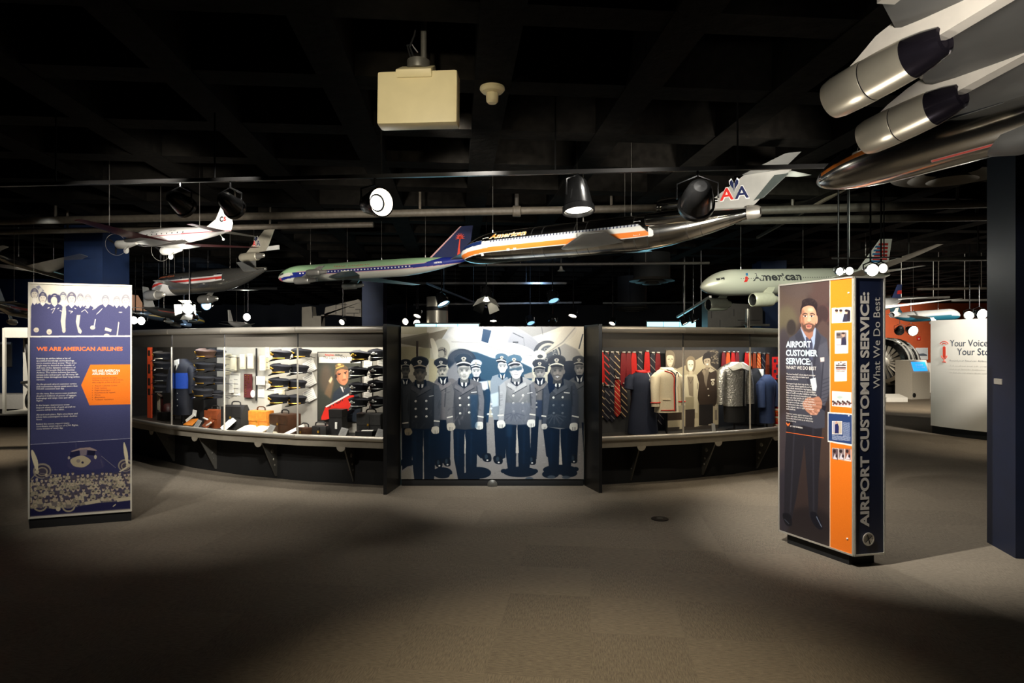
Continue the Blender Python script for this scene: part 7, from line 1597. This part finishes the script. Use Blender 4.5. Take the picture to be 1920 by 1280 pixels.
for px, py, aim, lab, kw in ((703, 381, None, 'lit spotlight whose open white reflector faces the room', {}), (1083, 372, 'down', 'black bell spotlight glowing downwards over the silver airliner', {}), (1308, 372, 'away', 'round black spotlight seen from behind before the lettered tail fin', {}),
                             (338, 380, 'away', 'unlit black spotlight hanging above the propeller airplane', {}), (432, 383, 'away', 'black spotlight hanging beside the propeller airplane fin', {})):
    q, z = on_track(px, py)
    if aim is None:
        t = spotlight(lab, q, q + Vector((.72, -.70, -.06)), .108, .22, LAMPH, top=z, lr=.48, lh=.10)
        d = Vector((.72, -.70, -.06)).normalized(); g = MB(); g.lathe([(.066, .030), (.098, .082), (.101, .075), (.07, .022)], (0, 0, 0), d, 30, False); g.build('reflector', mat('white_reflector_glow', (255, 246, 226), .4, 0, 0, emit=.8), t)
    elif aim == 'down': spotlight(lab, q, q + Vector((.06, -.16, -1)), .115, .27, LAMPD, top=z)
    else: spotlight(lab, q, q + Vector((.15, 1, -.35)), .13 if px > 1000 else .085, .26 if px > 1000 else .2, LAMPW, top=z)
g = MB(); q, z = on_track(478, 331)
# pipes, all painted like the ceiling
rail('ceiling_pipe', 'long grey pipe running behind the silver airliner and the propeller airplane', 'pipe', W(-60, 416, 8.0), W(1330, 388, 7.5), .046, PIPE, 4, False)
rail('ceiling_pipe', 'second slimmer pipe just under the long grey pipe', 'pipe', W(-60, 436, 8.5), W(700, 421, 8.3), .036, PIPE, 2, False)
rail('ceiling_pipe', 'dark pipe behind the lettered tail fin towards the blue column', 'pipe', W(1340, 397, 7.8), W(1960, 378, 7.2), .05, mat('dark_pipe', (62, 57, 50), .6, .1, .2, 20), 2, False)
rail('ceiling_pipe', 'lower dark pipe behind the tail cone towards the blue column', 'pipe', W(1380, 414, 8.0), W(1990, 404, 7.6), .05, MATS['dark_pipe'], 2, False)
rail('ceiling_pipe', 'grey pipe crossing above the curved story wall', 'pipe', W(1640, 487, 9.8), W(1900, 484, 9.6), .035, MATS['dark_pipe'], 2, False)
rail('ceiling_pipe', 'thin conduit running below the silver airliner', 'pipe', W(860, 497, 10.2), W(1330, 493, 10.0), .022, MATS['dark_pipe'], 2, False)
t = thing('pipe_coupling', 'pipe clamp with rusty hanger in front of the silver airliner', 'pipe clamp', W(969, 396, 7.62)); g = MB(); g.lathe([(.058, -.05), (.066, -.04), (.066, .04), (.058, .05)], (0, 0, 0), (1, 0, -.03), 20); g.build('clamp', PIPE, t); g = MB(); g.tube([(0, 0, .05), (0, 0, SLAB - t.location.z)], .026, 10); g.build('hanger', MATS['dark_pipe'], t); g = MB(); g.lathe([(.03, 0), (.055, .006), (.03, .02)], (0, 0, .40), (0, 0, 1), 14); g.build('rusty_collar', mat('rust', (110, 44, 30), .8, .1, .3, 40), t)
BLUT = mat('blue_lit_rail', (120, 150, 180), .3, .7, .05)  # blue light on the sloping track put into its colour
for a, b, lab, m in ((W(800, 531, 11.5), W(912, 576, 14.0), 'pale blue lit track sloping behind the green airliner', BLUT), (W(760, 531, 12.5), W(1062, 531, 12.5), 'thin black track behind the green airliner fin', TRK), (W(775, 571, 14.5), W(1090, 567, 14.5), 'thin distant track above the photo mural', TRK), (W(1270, 594, 13.5), W(1332, 556, 11.5), 'pale sloping track beside the blue screen', ALU),
                     (W(1480, 408, 9.5), W(1700, 408, 9.5), 'track running past the tail cone', TRK), (W(1420, 445, 9.2), W(1600, 345, 7.0), 'sloping grey strut behind the tail cone', PIPE), (W(1690, 378, 8.0), W(1760, 335, 7.0), 'sloping grey strut under the round air diffuser', PIPE), (W(1560, 484, 6.5), W(1690, 482, 6.5), 'track behind the kiosk carrying bright lamps', TRK), (W(250, 541, 12.0), W(520, 541, 12.0), 'thin track below the silver wide-body', TRK), (W(1660, 560, 13.0), W(1780, 557, 13.0), 'silver track beside the kiosk top', ALU), (W(1720, 542, 12.0), W(1880, 540, 12.0), 'upper grey track by the blue column', PIPE), (W(1785, 563, 12.6), W(1880, 562, 12.6), 'white track just above the story wall', ALU), (W(1130, 568, 15.0), W(1330, 567, 15.0), 'distant track above the uniform case', TRK)):
    rail('lighting_track', lab, 'lighting track', a, b, .007 if a.y < 6.6 else .016 if a.y < 12 else .02, m, 2)
FAR = [(912, 553, 9.0, (0, -.45, -1), .10, LAMPD, True, 'barn door spotlight with pale flaps over the photo mural'), (355, 577, 9.4, (.15, -1, -.25), .085, LAMPH, True, 'bright barn door spotlight below the silver wide-body'), (390, 571, 12.0, (0, -1, -.15), .10, LAMPB, False, 'bright bluish spotlight below the silver wide-body'), (465, 594, 14.0, (0, -1, -.1), .085, LAMPH, False, 'glaring small spotlight over the cap case'),
       (268, 601, 12.2, (0, -1, -.1), .08, LAMPH, False, 'bright lamp at the edge of the blue panel, right one of two'), (254, 600, 12.4, (0, -1, -.1), .08, LAMPH, False, 'bright lamp at the edge of the blue panel, touching it'), (643, 602, 14.0, (-.3, -.9, -.5), .07, LAMPW, False, 'small lamp above the pale end of the cap case'), (762, 602, 13.0, (-.3, -1, -.2), .07, LAMPW, False, 'small lamp just over the corner of the photo mural'), (781, 604, 13.0, (.3, -1, -.3), .07, LAMPW, False, 'second small lamp near the photo mural corner'), (784, 588, 12.5, (-.3, -.6, -1), .08, LAMPD, False, 'tilted lamp over the photo mural edge'),
       (828, 562, 11.0, (.5, -.3, -1), .11, LAMPB, False, 'blue lit spotlight beside the sloping blue lit track'), (925, 597, 14.5, (0, -.3, -1), .085, LAMPW, False, 'distant downlight below the barn door spotlight'), (1036, 557, 10.5, (.3, -.5, -1), .10, LAMPS, False, 'pale blue spotlight over the middle of the photo mural'), (1075, 587, 12.5, (-.3, -.4, -1), .085, LAMPW, False, 'slanted lamp over the far end of the photo mural'), (994, 601, 13.0, (.3, -.6, -1), .09, LAMPS, False, 'dim blue lamp just above the photo mural'), (1036, 600, 12.5, (0, 1, -.3), .09, LAMPD, False, 'black round lamp seen from behind above the mural'), (1149, 603, 13.0, (-.5, -.6, -1), .07, LAMPD, False, 'small lamp above the uniform case by the tower'),
       (1590, 508, 6.5, (0, -1, -.1), .042, LAMPH, False, 'first round bright lamp above the kiosk edge'), (1572, 509, 6.6, (0, -1, -.1), .042, LAMPH, False, 'second round bright lamp above the kiosk edge'), (1632, 506, 6.3, (-.1, -1, -.12), .062, LAMPH, False, 'glaring spotlight directly above the navy end of the kiosk'), (1652, 503, 6.7, (0, -1, -.1), .055, LAMPD, False, 'dimmer lamp just beside the glaring kiosk lamp'), (1836, 588, 11.6, (0, -1, -.2), .10, LAMPH, False, 'bright lamp above the story wall by the blue column'), (1818, 590, 11.0, (-.6, -.6, -.2), .08, LAMPD, False, 'orange backed lamp above the story wall'), (1708, 619, 20.0, (0, -1, -.2), .16, LAMPH, False, 'bright lamp in front of the orange wall'), (1687, 618, 20.0, (.4, 1, -.5), .14, LAMPD, False, 'black lamp in front of the orange wall'), (1282, 602, 12.8, (.5, -.3, -1), .08, LAMPD, False, 'white flapped lamp before the blue screen'), (1300, 597, 12.6, (.6, -.3, -1), .08, LAMPD, False, 'second white flapped lamp before the blue screen')]
for px, py, d, aim, r, lamp, barn, lab in FAR:
    q = W(px, py, d); spotlight(lab, q, q + Vector(aim), r, r * 2.1, lamp, barn, SLAB, 'spotlights further back in the hall')
# projector-like cream box and its mount
q = W(781, 181, 3.55)
t = thing('ceiling_box', 'cream rectangular box with a narrow neck hung from a dark ceiling pole', 'ceiling fitting', q, math.radians(-4))
g = MB(); g.bbox((0, .06, 0), (.452, .11, .300), .016, rotx(-.05)); CREAM = mat('cream_plastic', (224, 210, 166), .5, 0, .03, 10); g.build('body', CREAM, t)
g = MB(); g.bbox((-.015, .06, .165), (.20, .16, .045), .008, rotx(.5)); g.build('neck', CREAM, t)
g = MB(); g.lathe([(.062, .0), (.066, .01), (.066, .05), (.05, .055)], (-.01, .10, .19), n=22); g.build('collar', DARKGREY, t)
g = MB(); g.tube([(.015, .12, .24), (.015, .12, SLAB - q.z)], .017, 12); g.build('pole', DARKGREY, t); g = MB(); g.tube([(-.03, .10, .24), (-.06, .09, .32), (-.03, .08, .38), (-.02, .1, .46)], .006, 6); g.tube([(-.05, .1, .24), (-.075, .09, .33), (-.05, .1, .34), (-.02, .12, .30)], .005, 6); g.build('cable', BLACK, t)
q = W(923, 178, 4.32); q.z = RIB + .005
t = thing('smoke_detector', 'cream smoke detector dome on the dark ceiling', 'smoke detector', q)
g = MB(); g.lathe([(0, .0), (.082, 0), (.085, -.02), (.07, -.038), (.035, -.046)], n=28); g.build('base', CREAM, t); g = MB(); g.lathe([(.038, -.04), (.042, -.06), (.040, -.10), (.028, -.112), (0, -.114)], n=24); g.build('sensor', CREAM, t)
def diffuser(label, px, py, d, r, m=MATS['dark_pipe']):
    q = W(px, py, d); t = thing('air_diffuser', label, 'air diffuser', q)
    for k, (a, z) in enumerate(((1.0, .0), (.72, -.03), (.42, -.06))):
        g = MB(); g.lathe([(r * a, z), (r * (a - .06), z + .012), (r * (a - .24), z + .07), (r * (a - .24) - .01, z + .07)], n=44, caps=False); g.build('cone_ring', m, t)
    g = MB(); g.lathe([(r * .8, .06), (r * .8, RIB - q.z)], n=30, caps=False); g.build('duct', BLACKM, t); return t
diffuser('large round dark air diffuser beneath the overhead airliner', 1785, 327, 6.0, .50, mat('diffuser_grey', (84, 78, 68), .5, .2, .1))
diffuser('round air diffuser over the middle of the hall', 1222, 527, 12.0, .42); diffuser('round air diffuser far back over the uniform case', 1185, 580, 16.0, .45)
t = thing('ceiling_horn', 'small white horn speaker under the silver airliner', 'speaker', W(1052, 508, 11.0)); MB().lathe([(.02, .08), (.03, .03), (.07, .0), (.06, .0), (.02, .04)], n=20).build('horn', GREYPAINT, t); MB().tube([(0, 0, .07), (0, 0, SLAB - t.location.z)], .008, 6).build('stem', DARKGREY, t)
# ---------------------------------------------------------------- the hall behind
SCR = mat('screen_glow', (150, 226, 248), .3, 0, 0, emit=1.5)
def screens(label, x0, x1, yt, d, n):
    a = W(x0, yt, d); b = W(x1, yt, d); t = thing('video_wall', label, 'screen', ((a.x + b.x) / 2, d, 0)); w = b.x - a.x; h = 1.1
    MB().bbox((0, .06, a.z - h / 2), (w + .04, .1, h + .04), .01).build('housing', BLACK, t, False)
    for k in range(n): MB().box((-w / 2 + w * (k + .5) / n, .005, a.z - h / 2), (w / n - .012, .012, h - .02)).build('screen', SCR, t, False)
    MB().bbox((0, .06, (a.z - h) / 2), (.3, .1, a.z - h), .01).build('pedestal', BLACK, t, False)
screens('glowing pale blue screen wall just showing above the photo mural', 778, 898, 606.5, 12.0, 3); screens('glowing pale blue screen wall just showing above the uniform case', 1213, 1305, 602.5, 14.0, 3)
GP = mat('grey_aircraft_panel', (112, 106, 94), .6, .2, .1, 5); GPD = mat('panel_seam', (30, 28, 26), .8, 0, .1)
def section(label, P, d, depth, seams, name='aircraft_section', m=GP):
    t = thing(name, label, 'exhibit', (W(P[0][0], 0, d).x, d, 0)); o = t.location.copy(); P3 = [W(x, y, d) - o for x, y in P]
    zf = min(p_.z for p_ in P3); MB().prism(P3, (0, depth, 0)).build('skin', m, t, False)
    for (x0, y0, x1, y1) in seams: a = W(x0, y0, d) - o; b = W(x1, y1, d) - o; MB().box((a + b) / 2 + Vector((0, -.003, 0)), (abs(b.x - a.x) + .012, .008, abs(b.z - a.z) + .012)).build('seam', GPD, t, False)
    xs = [p_.x for p_ in P3]
    for q in (.2, .8): x = min(xs) + (max(xs) - min(xs)) * q; MB().bbox((x, depth / 2, zf / 2), (.06, .06, zf + .02), .004).build('leg', BLACK, t, False)
section('grey riveted aircraft section with hatches above the cap case', [(566, 576), (584, 574), (586, 592), (608, 592), (610, 576), (650, 566), (672, 561), (677, 566), (677, 594), (628, 590), (602, 590), (602, 612), (566, 612)], 14.2, .3, [(586, 575, 586, 595), (630, 571, 630, 588), (647, 566, 647, 594), (630, 571, 650, 571), (650, 587, 672, 587), (664, 587, 664, 594), (655, 576, 664, 576), (667, 580, 676, 580), (675, 580, 675, 587)])
section('dark grey aircraft section behind the white airliner engine', [(1327, 566), (1384, 569), (1424, 571), (1430, 580), (1430, 608), (1384, 612), (1327, 614)], 12.9, .4, [(1334, 580, 1334, 596), (1376, 580, 1376, 592), (1350, 600, 1350, 614), (1384, 600, 1425, 600), (1404, 572, 1404, 600)], m=mat('dark_aircraft_panel', (72, 68, 62), .6, .2, .1, 5))
t = thing('wing_part', 'pale curved wing part with a slim post behind the uniform case', 'exhibit', W(1402, 606, 11.5)); g = MB(); g.tube([(-.05, 0, .0), (.0, 0, -.35 + .3)], .03, 10); g.build('strut', STEEL, t); g = MB(); g.tube([(0, 0, .26), (0, 0, -t.location.z)], .035, 14); g.build('post', STEEL, t); g = MB(); g.bbox((.22, .05, -.03), (.36, .1, .04), .01); g.build('panel', ALU, t)
t = thing('steel_drum_column', 'pale banded steel drum column rising behind the photo mural', 'column exhibit', (W(820, 600, 13).x, 13, 0)); 
for k, (z0, z1, m) in enumerate(((0, 2.28, mat('pale_drum', (190, 184, 168), .35, .5, .06, 8)), (2.28, 2.36, BLACK), (2.36, 2.56, MATS['pale_drum']))): MB().lathe([(.22, z0), (.22, z1)], n=30).build('band' if k else 'drum', m, t)
# curved white wall with lettering, on the far side of the blue column
cw = thing('story_wall', 'tall curved white wall lettered about your voice, with a red microphone sign', 'display wall', (0, 0, 0))
RC = 2.6; c0 = Vector((W(1757, 0, 11.35).x + RC * .985, 11.9, 0)); cw.location = c0
def cyl(a, z, r=RC): return Vector((r * math.sin(a), -r * math.cos(a), z))
A0, A1 = -1.42, .75; ang = np.linspace(A0, A1, 60)
TOPZ = 2.02
CWH = mat('story_white', (226, 222, 212), .6, 0, .02, 4)
g = MB(); g.loft([[cyl(a, .14), cyl(a, TOPZ), cyl(a, TOPZ, RC - .12), cyl(a, .14, RC - .12)] for a in ang]); g.build('wall_shell', CWH, cw, True, 40)
g = MB(); g.loft([[cyl(a, 0, RC - .03), cyl(a, .141, RC - .03), cyl(a, .141, RC - .12), cyl(a, 0, RC - .12)] for a in ang]); g.build('plinth', BLACKM, cw, True, 40)
def story_a(px, py):
    """angle and height on the curved wall under a photo pixel"""
    k = (px - CX) / FPX; a = k * k + 1; b = -2 * (k * c0.x + c0.y); cc = c0.x ** 2 + c0.y ** 2 - RC * RC; y = (-b - math.sqrt(b * b - 4 * a * cc)) / (2 * a)
    return math.asin(max(-1, min(1, (k * y - c0.x) / RC))), EYE - (py - CY) / FPX * y
SGR = mat('slate_lettering', (58, 66, 84), .6, 0, .05); SRD = mat('sign_orange_red', (214, 66, 44), .6, 0, .05)
def story_text(s, p0, p1, cap, m, name, **k):
    a0, z0 = story_a(*p0); a1, _ = story_a(*p1); g = MB(); put_text(g, s, lambda u, v: cyl(a0 + u / RC, z0 + v, RC + .003), cap, 0, 0, (a1 - a0) * RC, **k); g.build(name, m, cw, False)
story_text('Your Voice,', (1781.5, 649), (1856, 649), .115, SGR, 'lettering', bold=.0); story_text('Your Story', (1795, 665), (1872, 665), .115, SGR, 'lettering', bold=.0)
story_text('Record your American Airlines story', (1781, 677), (1868, 677), .030, mat('pale_lettering', (150, 150, 150), .6, 0, .03), 'small_lettering', res=1)
for k in range(3): story_text(('Tell us about your job, your travels', 'and your favorite memories of flying', 'so that we can share them with others.')[k], (1781, 686 + k * 6.4), (1872, 686 + k * 6.4), .024, mat('faint_lettering', (200, 197, 190), .6, 0, .02), 'faint_lettering', res=1)
am, zm = story_a(1770.5, 660); g = MB()
rr = lambda u, v, l=.004: cyl(am + u / RC, zm + v, RC + l)
g.prism([rr(.028 * math.cos(a), .075 * (1 if math.sin(a) > 0 else -1) + .028 * math.sin(a) + (0)) for a in np.linspace(0, 2 * PI, 24, endpoint=False)], (-.002, -.004, 0)); g.build('microphone', SRD, cw, False)
g = MB(); g.tube([rr(.052 * math.cos(a), -.06 + .055 * math.sin(a)) for a in np.linspace(PI, 2 * PI, 14)], .007, 6); g.tube([rr(0, -.115), rr(0, -.17)], .008, 6); g.tube([rr(-.035, -.172), rr(.035, -.172)], .008, 6)
for r_ in (.045, .085): g.tube([rr(r_ * math.cos(a), .12 + r_ * math.sin(a) * .8) for a in np.linspace(.35, PI - .35, 12)], .006, 6)
g.build('sound_arcs', SRD, cw, False)
# console with a slanted blue screen
t = thing('touch_console', 'grey console with a slanted blue screen before the jet engine', 'console', W(1727, 745, 19.0)); t.location.z = 0; t.rotation_euler = (0, 0, .35)
CON = mat('console_grey', (196, 190, 178), .5, .1, .04)
g = MB(); g.prism([(-.37, 0, .0), (-.37, 0, .78), (-.37, .12, 1.15), (-.37, .55, 1.15), (-.37, .55, 0)], (.74, 0, 0)); g.build('body', CON, t, False); g = MB(); g.bbox((0, .28, .03), (.66, .5, .06), .005); g.build('base', BLACK, t)
R = rotx(-math.atan2(.12, .37)); g = MB(); g.bbox((0, .052, .965), (.56, .015, .28), .004, R); g.build('screen', mat('blue_screen', (40, 140, 230), .3, 0, 0, emit=1.0), t, False); g = MB(); put_text(g, 'JET ENGINE', lambda a, b: R @ Vector((a, -.010, b)) + Vector((0, .052, .965)), .05, -.15, .02, .3, res=2); put_text(g, 'TOUCH TO START', lambda a, b: R @ Vector((a, -.010, b)) + Vector((0, .052, .965)), .04, -.15, -.05, .36, res=2); g.build('screen_text', WHTL, t, False)
MB().lathe([(0, 0), (.07, 0), (.06, .01), (0, .012)], (-.28, -.001, .12), (0, -1, 0), 18).build('cable_port', BLACK, t)
# jet engine on a stand
t = thing('jet_engine', 'cutaway jet engine with bright metal casing in front of the orange wall', 'jet engine', W(1668, 678, 20.6)); EX = (.75, .62, 0)
g = MB(); g.lathe([(.55, -.62), (.66, -.60), (.72, -.5), (.70, -.3), (.74, -.26), (.74, -.12), (.69, -.08), (.69, .25), (.72, .28), (.72, .36), (.68, .42), (.60, .9), (.5, 1.0)], (0, 0, 0), EX, 40, False); g.build('casing', CHROME, t)
g = MB()
for h, r in ((-.42, .725), (-.19, .75), (.32, .73), (.55, .67)): g.torus(Vector(EX).normalized() * h, r, .025, EX, 40, 8)
g.build('flange_ring', DARKGREY, t)
ax = Vector(EX).normalized(); u_ = ax.orthogonal().normalized(); w_ = ax.cross(u_)
for k in range(20):
    a = 2 * PI * k / 20; e_ = u_ * math.cos(a) + w_ * math.sin(a); s_ = ax.cross(e_); g = MB(); g.prism([-ax * .5 + e_ * .14 - s_ * .02, -ax * .5 + e_ * .56 - s_ * .05, -ax * .46 + e_ * .56 + s_ * .05, -ax * .46 + e_ * .14 + s_ * .03], ax * .012); g.build('fan_blade', STEEL, t, False)
MB().lathe([(0, -.72), (.08, -.66), (.16, -.48), (.16, -.4)], (0, 0, 0), EX, 24, False).build('spinner', STEEL, t); MB().lathe([(.56, -.4), (0, -.38)], (0, 0, 0), EX, 30, False).build('inner_disc', BLACK, t)
g = MB()
for k in range(8): a = k * .8; e_ = u_ * math.cos(a) + w_ * math.sin(a); g.tube([-ax * .3 + e_ * .74, ax * .0 + (u_ * math.cos(a + .3) + w_ * math.sin(a + .3)) * .76, ax * .3 + e_ * .75], .022, 6)
g.build('pipework', STEEL, t)
for q in (-.35, .5): MB().bbox(ax * q + Vector((0, 0, -.72 - (t.location.z - .72) / 2)), (.5, .12, t.location.z - .70), .02).build('stand', BLACK, t)
t = thing('low_plinth_sign', 'low white slanted plinth in front of the jet engine', 'plinth', W(1682, 737, 18.0)); t.location.z = 0; MB().prism([(-.3, 0, 0), (-.3, .4, 0), (-.3, .4, .2), (-.3, 0, .12)], (.6, 0, 0)).build('body', WHITE, t, False)
t = thing('framed_picture', 'white framed landscape picture on the orange wall beside the jet engine', 'picture', W(1730, 663, 25.6)); t.location.y = 25.66; MB().bbox((0, 0, 0), (.48, .04, .48), .006).build('frame', WHITE, t, False); MB().box((0, -.022, .06), (.44, .006, .30)).build('sky', mat('picture_sky', (214, 216, 214), .6, 0, .05), t, False); MB().prism([(-.2, -.026, -.06), (-.1, -.026, .0), (.05, -.026, .02), (.2, -.026, -.04), (.2, -.026, -.09), (-.2, -.026, -.09)], (0, .005, 0)).build('airplane_shape', mat('picture_grey', (90, 96, 104), .6, 0, .05), t, False)
t = thing('fire_alarm', 'small red fire alarm box on the orange wall', 'fire alarm', W(1724, 634, 25.6)); t.location.y = 25.66; MB().bbox((0, 0, 0), (.13, .05, .15), .01).build('body', REDL, t); MB().bbox((0, -.028, -.02), (.05, .01, .05), .004).build('pull_handle', WHITE, t)
t = thing('grey_exhibit_stand', 'pale rounded exhibit stand behind the touch console', 'exhibit', W(1752, 690, 22.0)); t.location.z = 0; MB().lathe([(.5, 0), (.5, .95), (.46, 1.0), (0, 1.02)], n=26).build('body', CON, t)
# glass cabinet and things on the far side of the blue panel
gx = W(37, 0, 12.6).x; t = thing('glass_cabinet', 'white framed glass cabinet on a low platform beyond the tall blue panel', 'cabinet', (gx, 12.6, 0)); w, dpt, h = .62, .5, 1.92; z0 = .22
CAB = mat('cabinet_white', (212, 206, 190), .5, 0, .03)
MB().bbox((0, .25, h - .09), (w, dpt, .20), .004).build('header', CAB, t, False); MB().bbox((0, .25, z0 + .03), (w, dpt, .06), .004).build('floor_panel', CAB, t, False); MB().box((0, dpt, (z0 + h) / 2), (w, .02, h - z0)).build('back_panel', CAB, t, False)
for q in (-1, 1): MB().bbox((q * w / 2, .01, (z0 + h) / 2), (.05, .05, h - z0), .004).build('post', CAB, t, False)
MB().box((0, .0, (z0 + h) / 2), (w - .05, .006, h - z0 - .1)).build('glass_pane', CLEAR, t, False); MB().bbox((0, .2, z0 / 2), (w + .1, dpt + .3, z0), .01).build('base', BLACK, t, False); MB().bbox((0, -.14, z0 + .01), (w + 1.4, .05, .035), .008).build('platform_edge', CAB, t, False)
t = thing('airframe_part', 'tall dark jointed landing gear leg standing inside the glass cabinet', 'exhibit', (gx + .04, 12.85, z0 + .06)); GM = mat('gear_metal', (60, 58, 54), .45, .5, .2, 20)
g = MB(); g.tube([(.02, 0, .25), (.0, 0, .7), (-.05, 0, 1.1), (-.1, 0, 1.42)], [.05, .06, .05, .03], 12); g.build('strut', GM, t); g = MB(); g.tube([(-.2, 0, .55), (.1, 0, .58)], .03, 8); g.tube([(-.16, 0, .52), (.1, 0, .32)], .02, 8); g.build('drag_brace', GM, t); g = MB(); g.tube([(.1, 0, .8), (.14, -.02, 1.1), (.08, 0, 1.3), (.0, .02, 1.2)], .02, 8); g.tube([(-.1, .0, 1.42), (-.14, .02, 1.2), (-.05, 0, .9)], .012, 6); g.build('hose', STEEL, t); g = MB(); g.lathe([(.02, -.08), (.16, -.07), (.19, -.03), (.19, .03), (.16, .07), (.02, .08)], (.02, 0, .19), (1, .3, 0), 24); g.build('wheel', BLACK, t)
t = thing('wall_plaque', 'small framed notice on the blue wall beyond the glass cabinet', 'notice', W(5, 665, 16.4)); t.location.y = 16.47; MB().bbox((0, 0, .0), (.36, .04, .62), .006).build('board', GP, t, False); MB().bbox((0, -.02, .30), (.34, .03, .06), .004).build('lamp_bar', WHITE, t, False)
t = thing('low_bench', 'pale grey low bench against the blue wall', 'bench', W(6, 745, 14.6)); t.location.z = 0; MB().bbox((0, .2, .30), (1.3, .5, .34), .02).build('seat', CON, t); MB().bbox((0, .2, .07), (1.1, .4, .14), .01).build('base', BLACK, t)
# floor outlet and the plate on the blue column
t = thing('floor_outlet', 'round dark metal outlet cover set in the carpet', 'floor outlet', W(1237, 973, 5.76)); t.location.z = 0; MB().lathe([(.078, 0), (.076, .006), (.06, .009), (0, .009)], n=28).build('cover', mat('bronze_plate', (44, 38, 34), .5, .5, .15), t); MB().lathe([(.03, .009), (.028, .011), (0, .011)], n=18).build('lid', DARKGREY, t)
d_ = (Vector((3.69, 4.69, 0)) - Vector((3.77, 5.08, 0))); nrm = Vector((d_.y, -d_.x, 0)).normalized()
pc = Vector((3.77, 5.08, 0)).lerp(Vector((3.69, 4.69, 0)), .42); pc.z = EYE - (715 - CY) / FPX * pc.y
t = thing('column_plate', 'small grey label plate on the navy column', 'plate', pc, math.atan2(d_.y, d_.x)); MB().bbox((0, 0, 0), (.11, .012, .044), .003).build('plate', GREYPAINT, t, False)
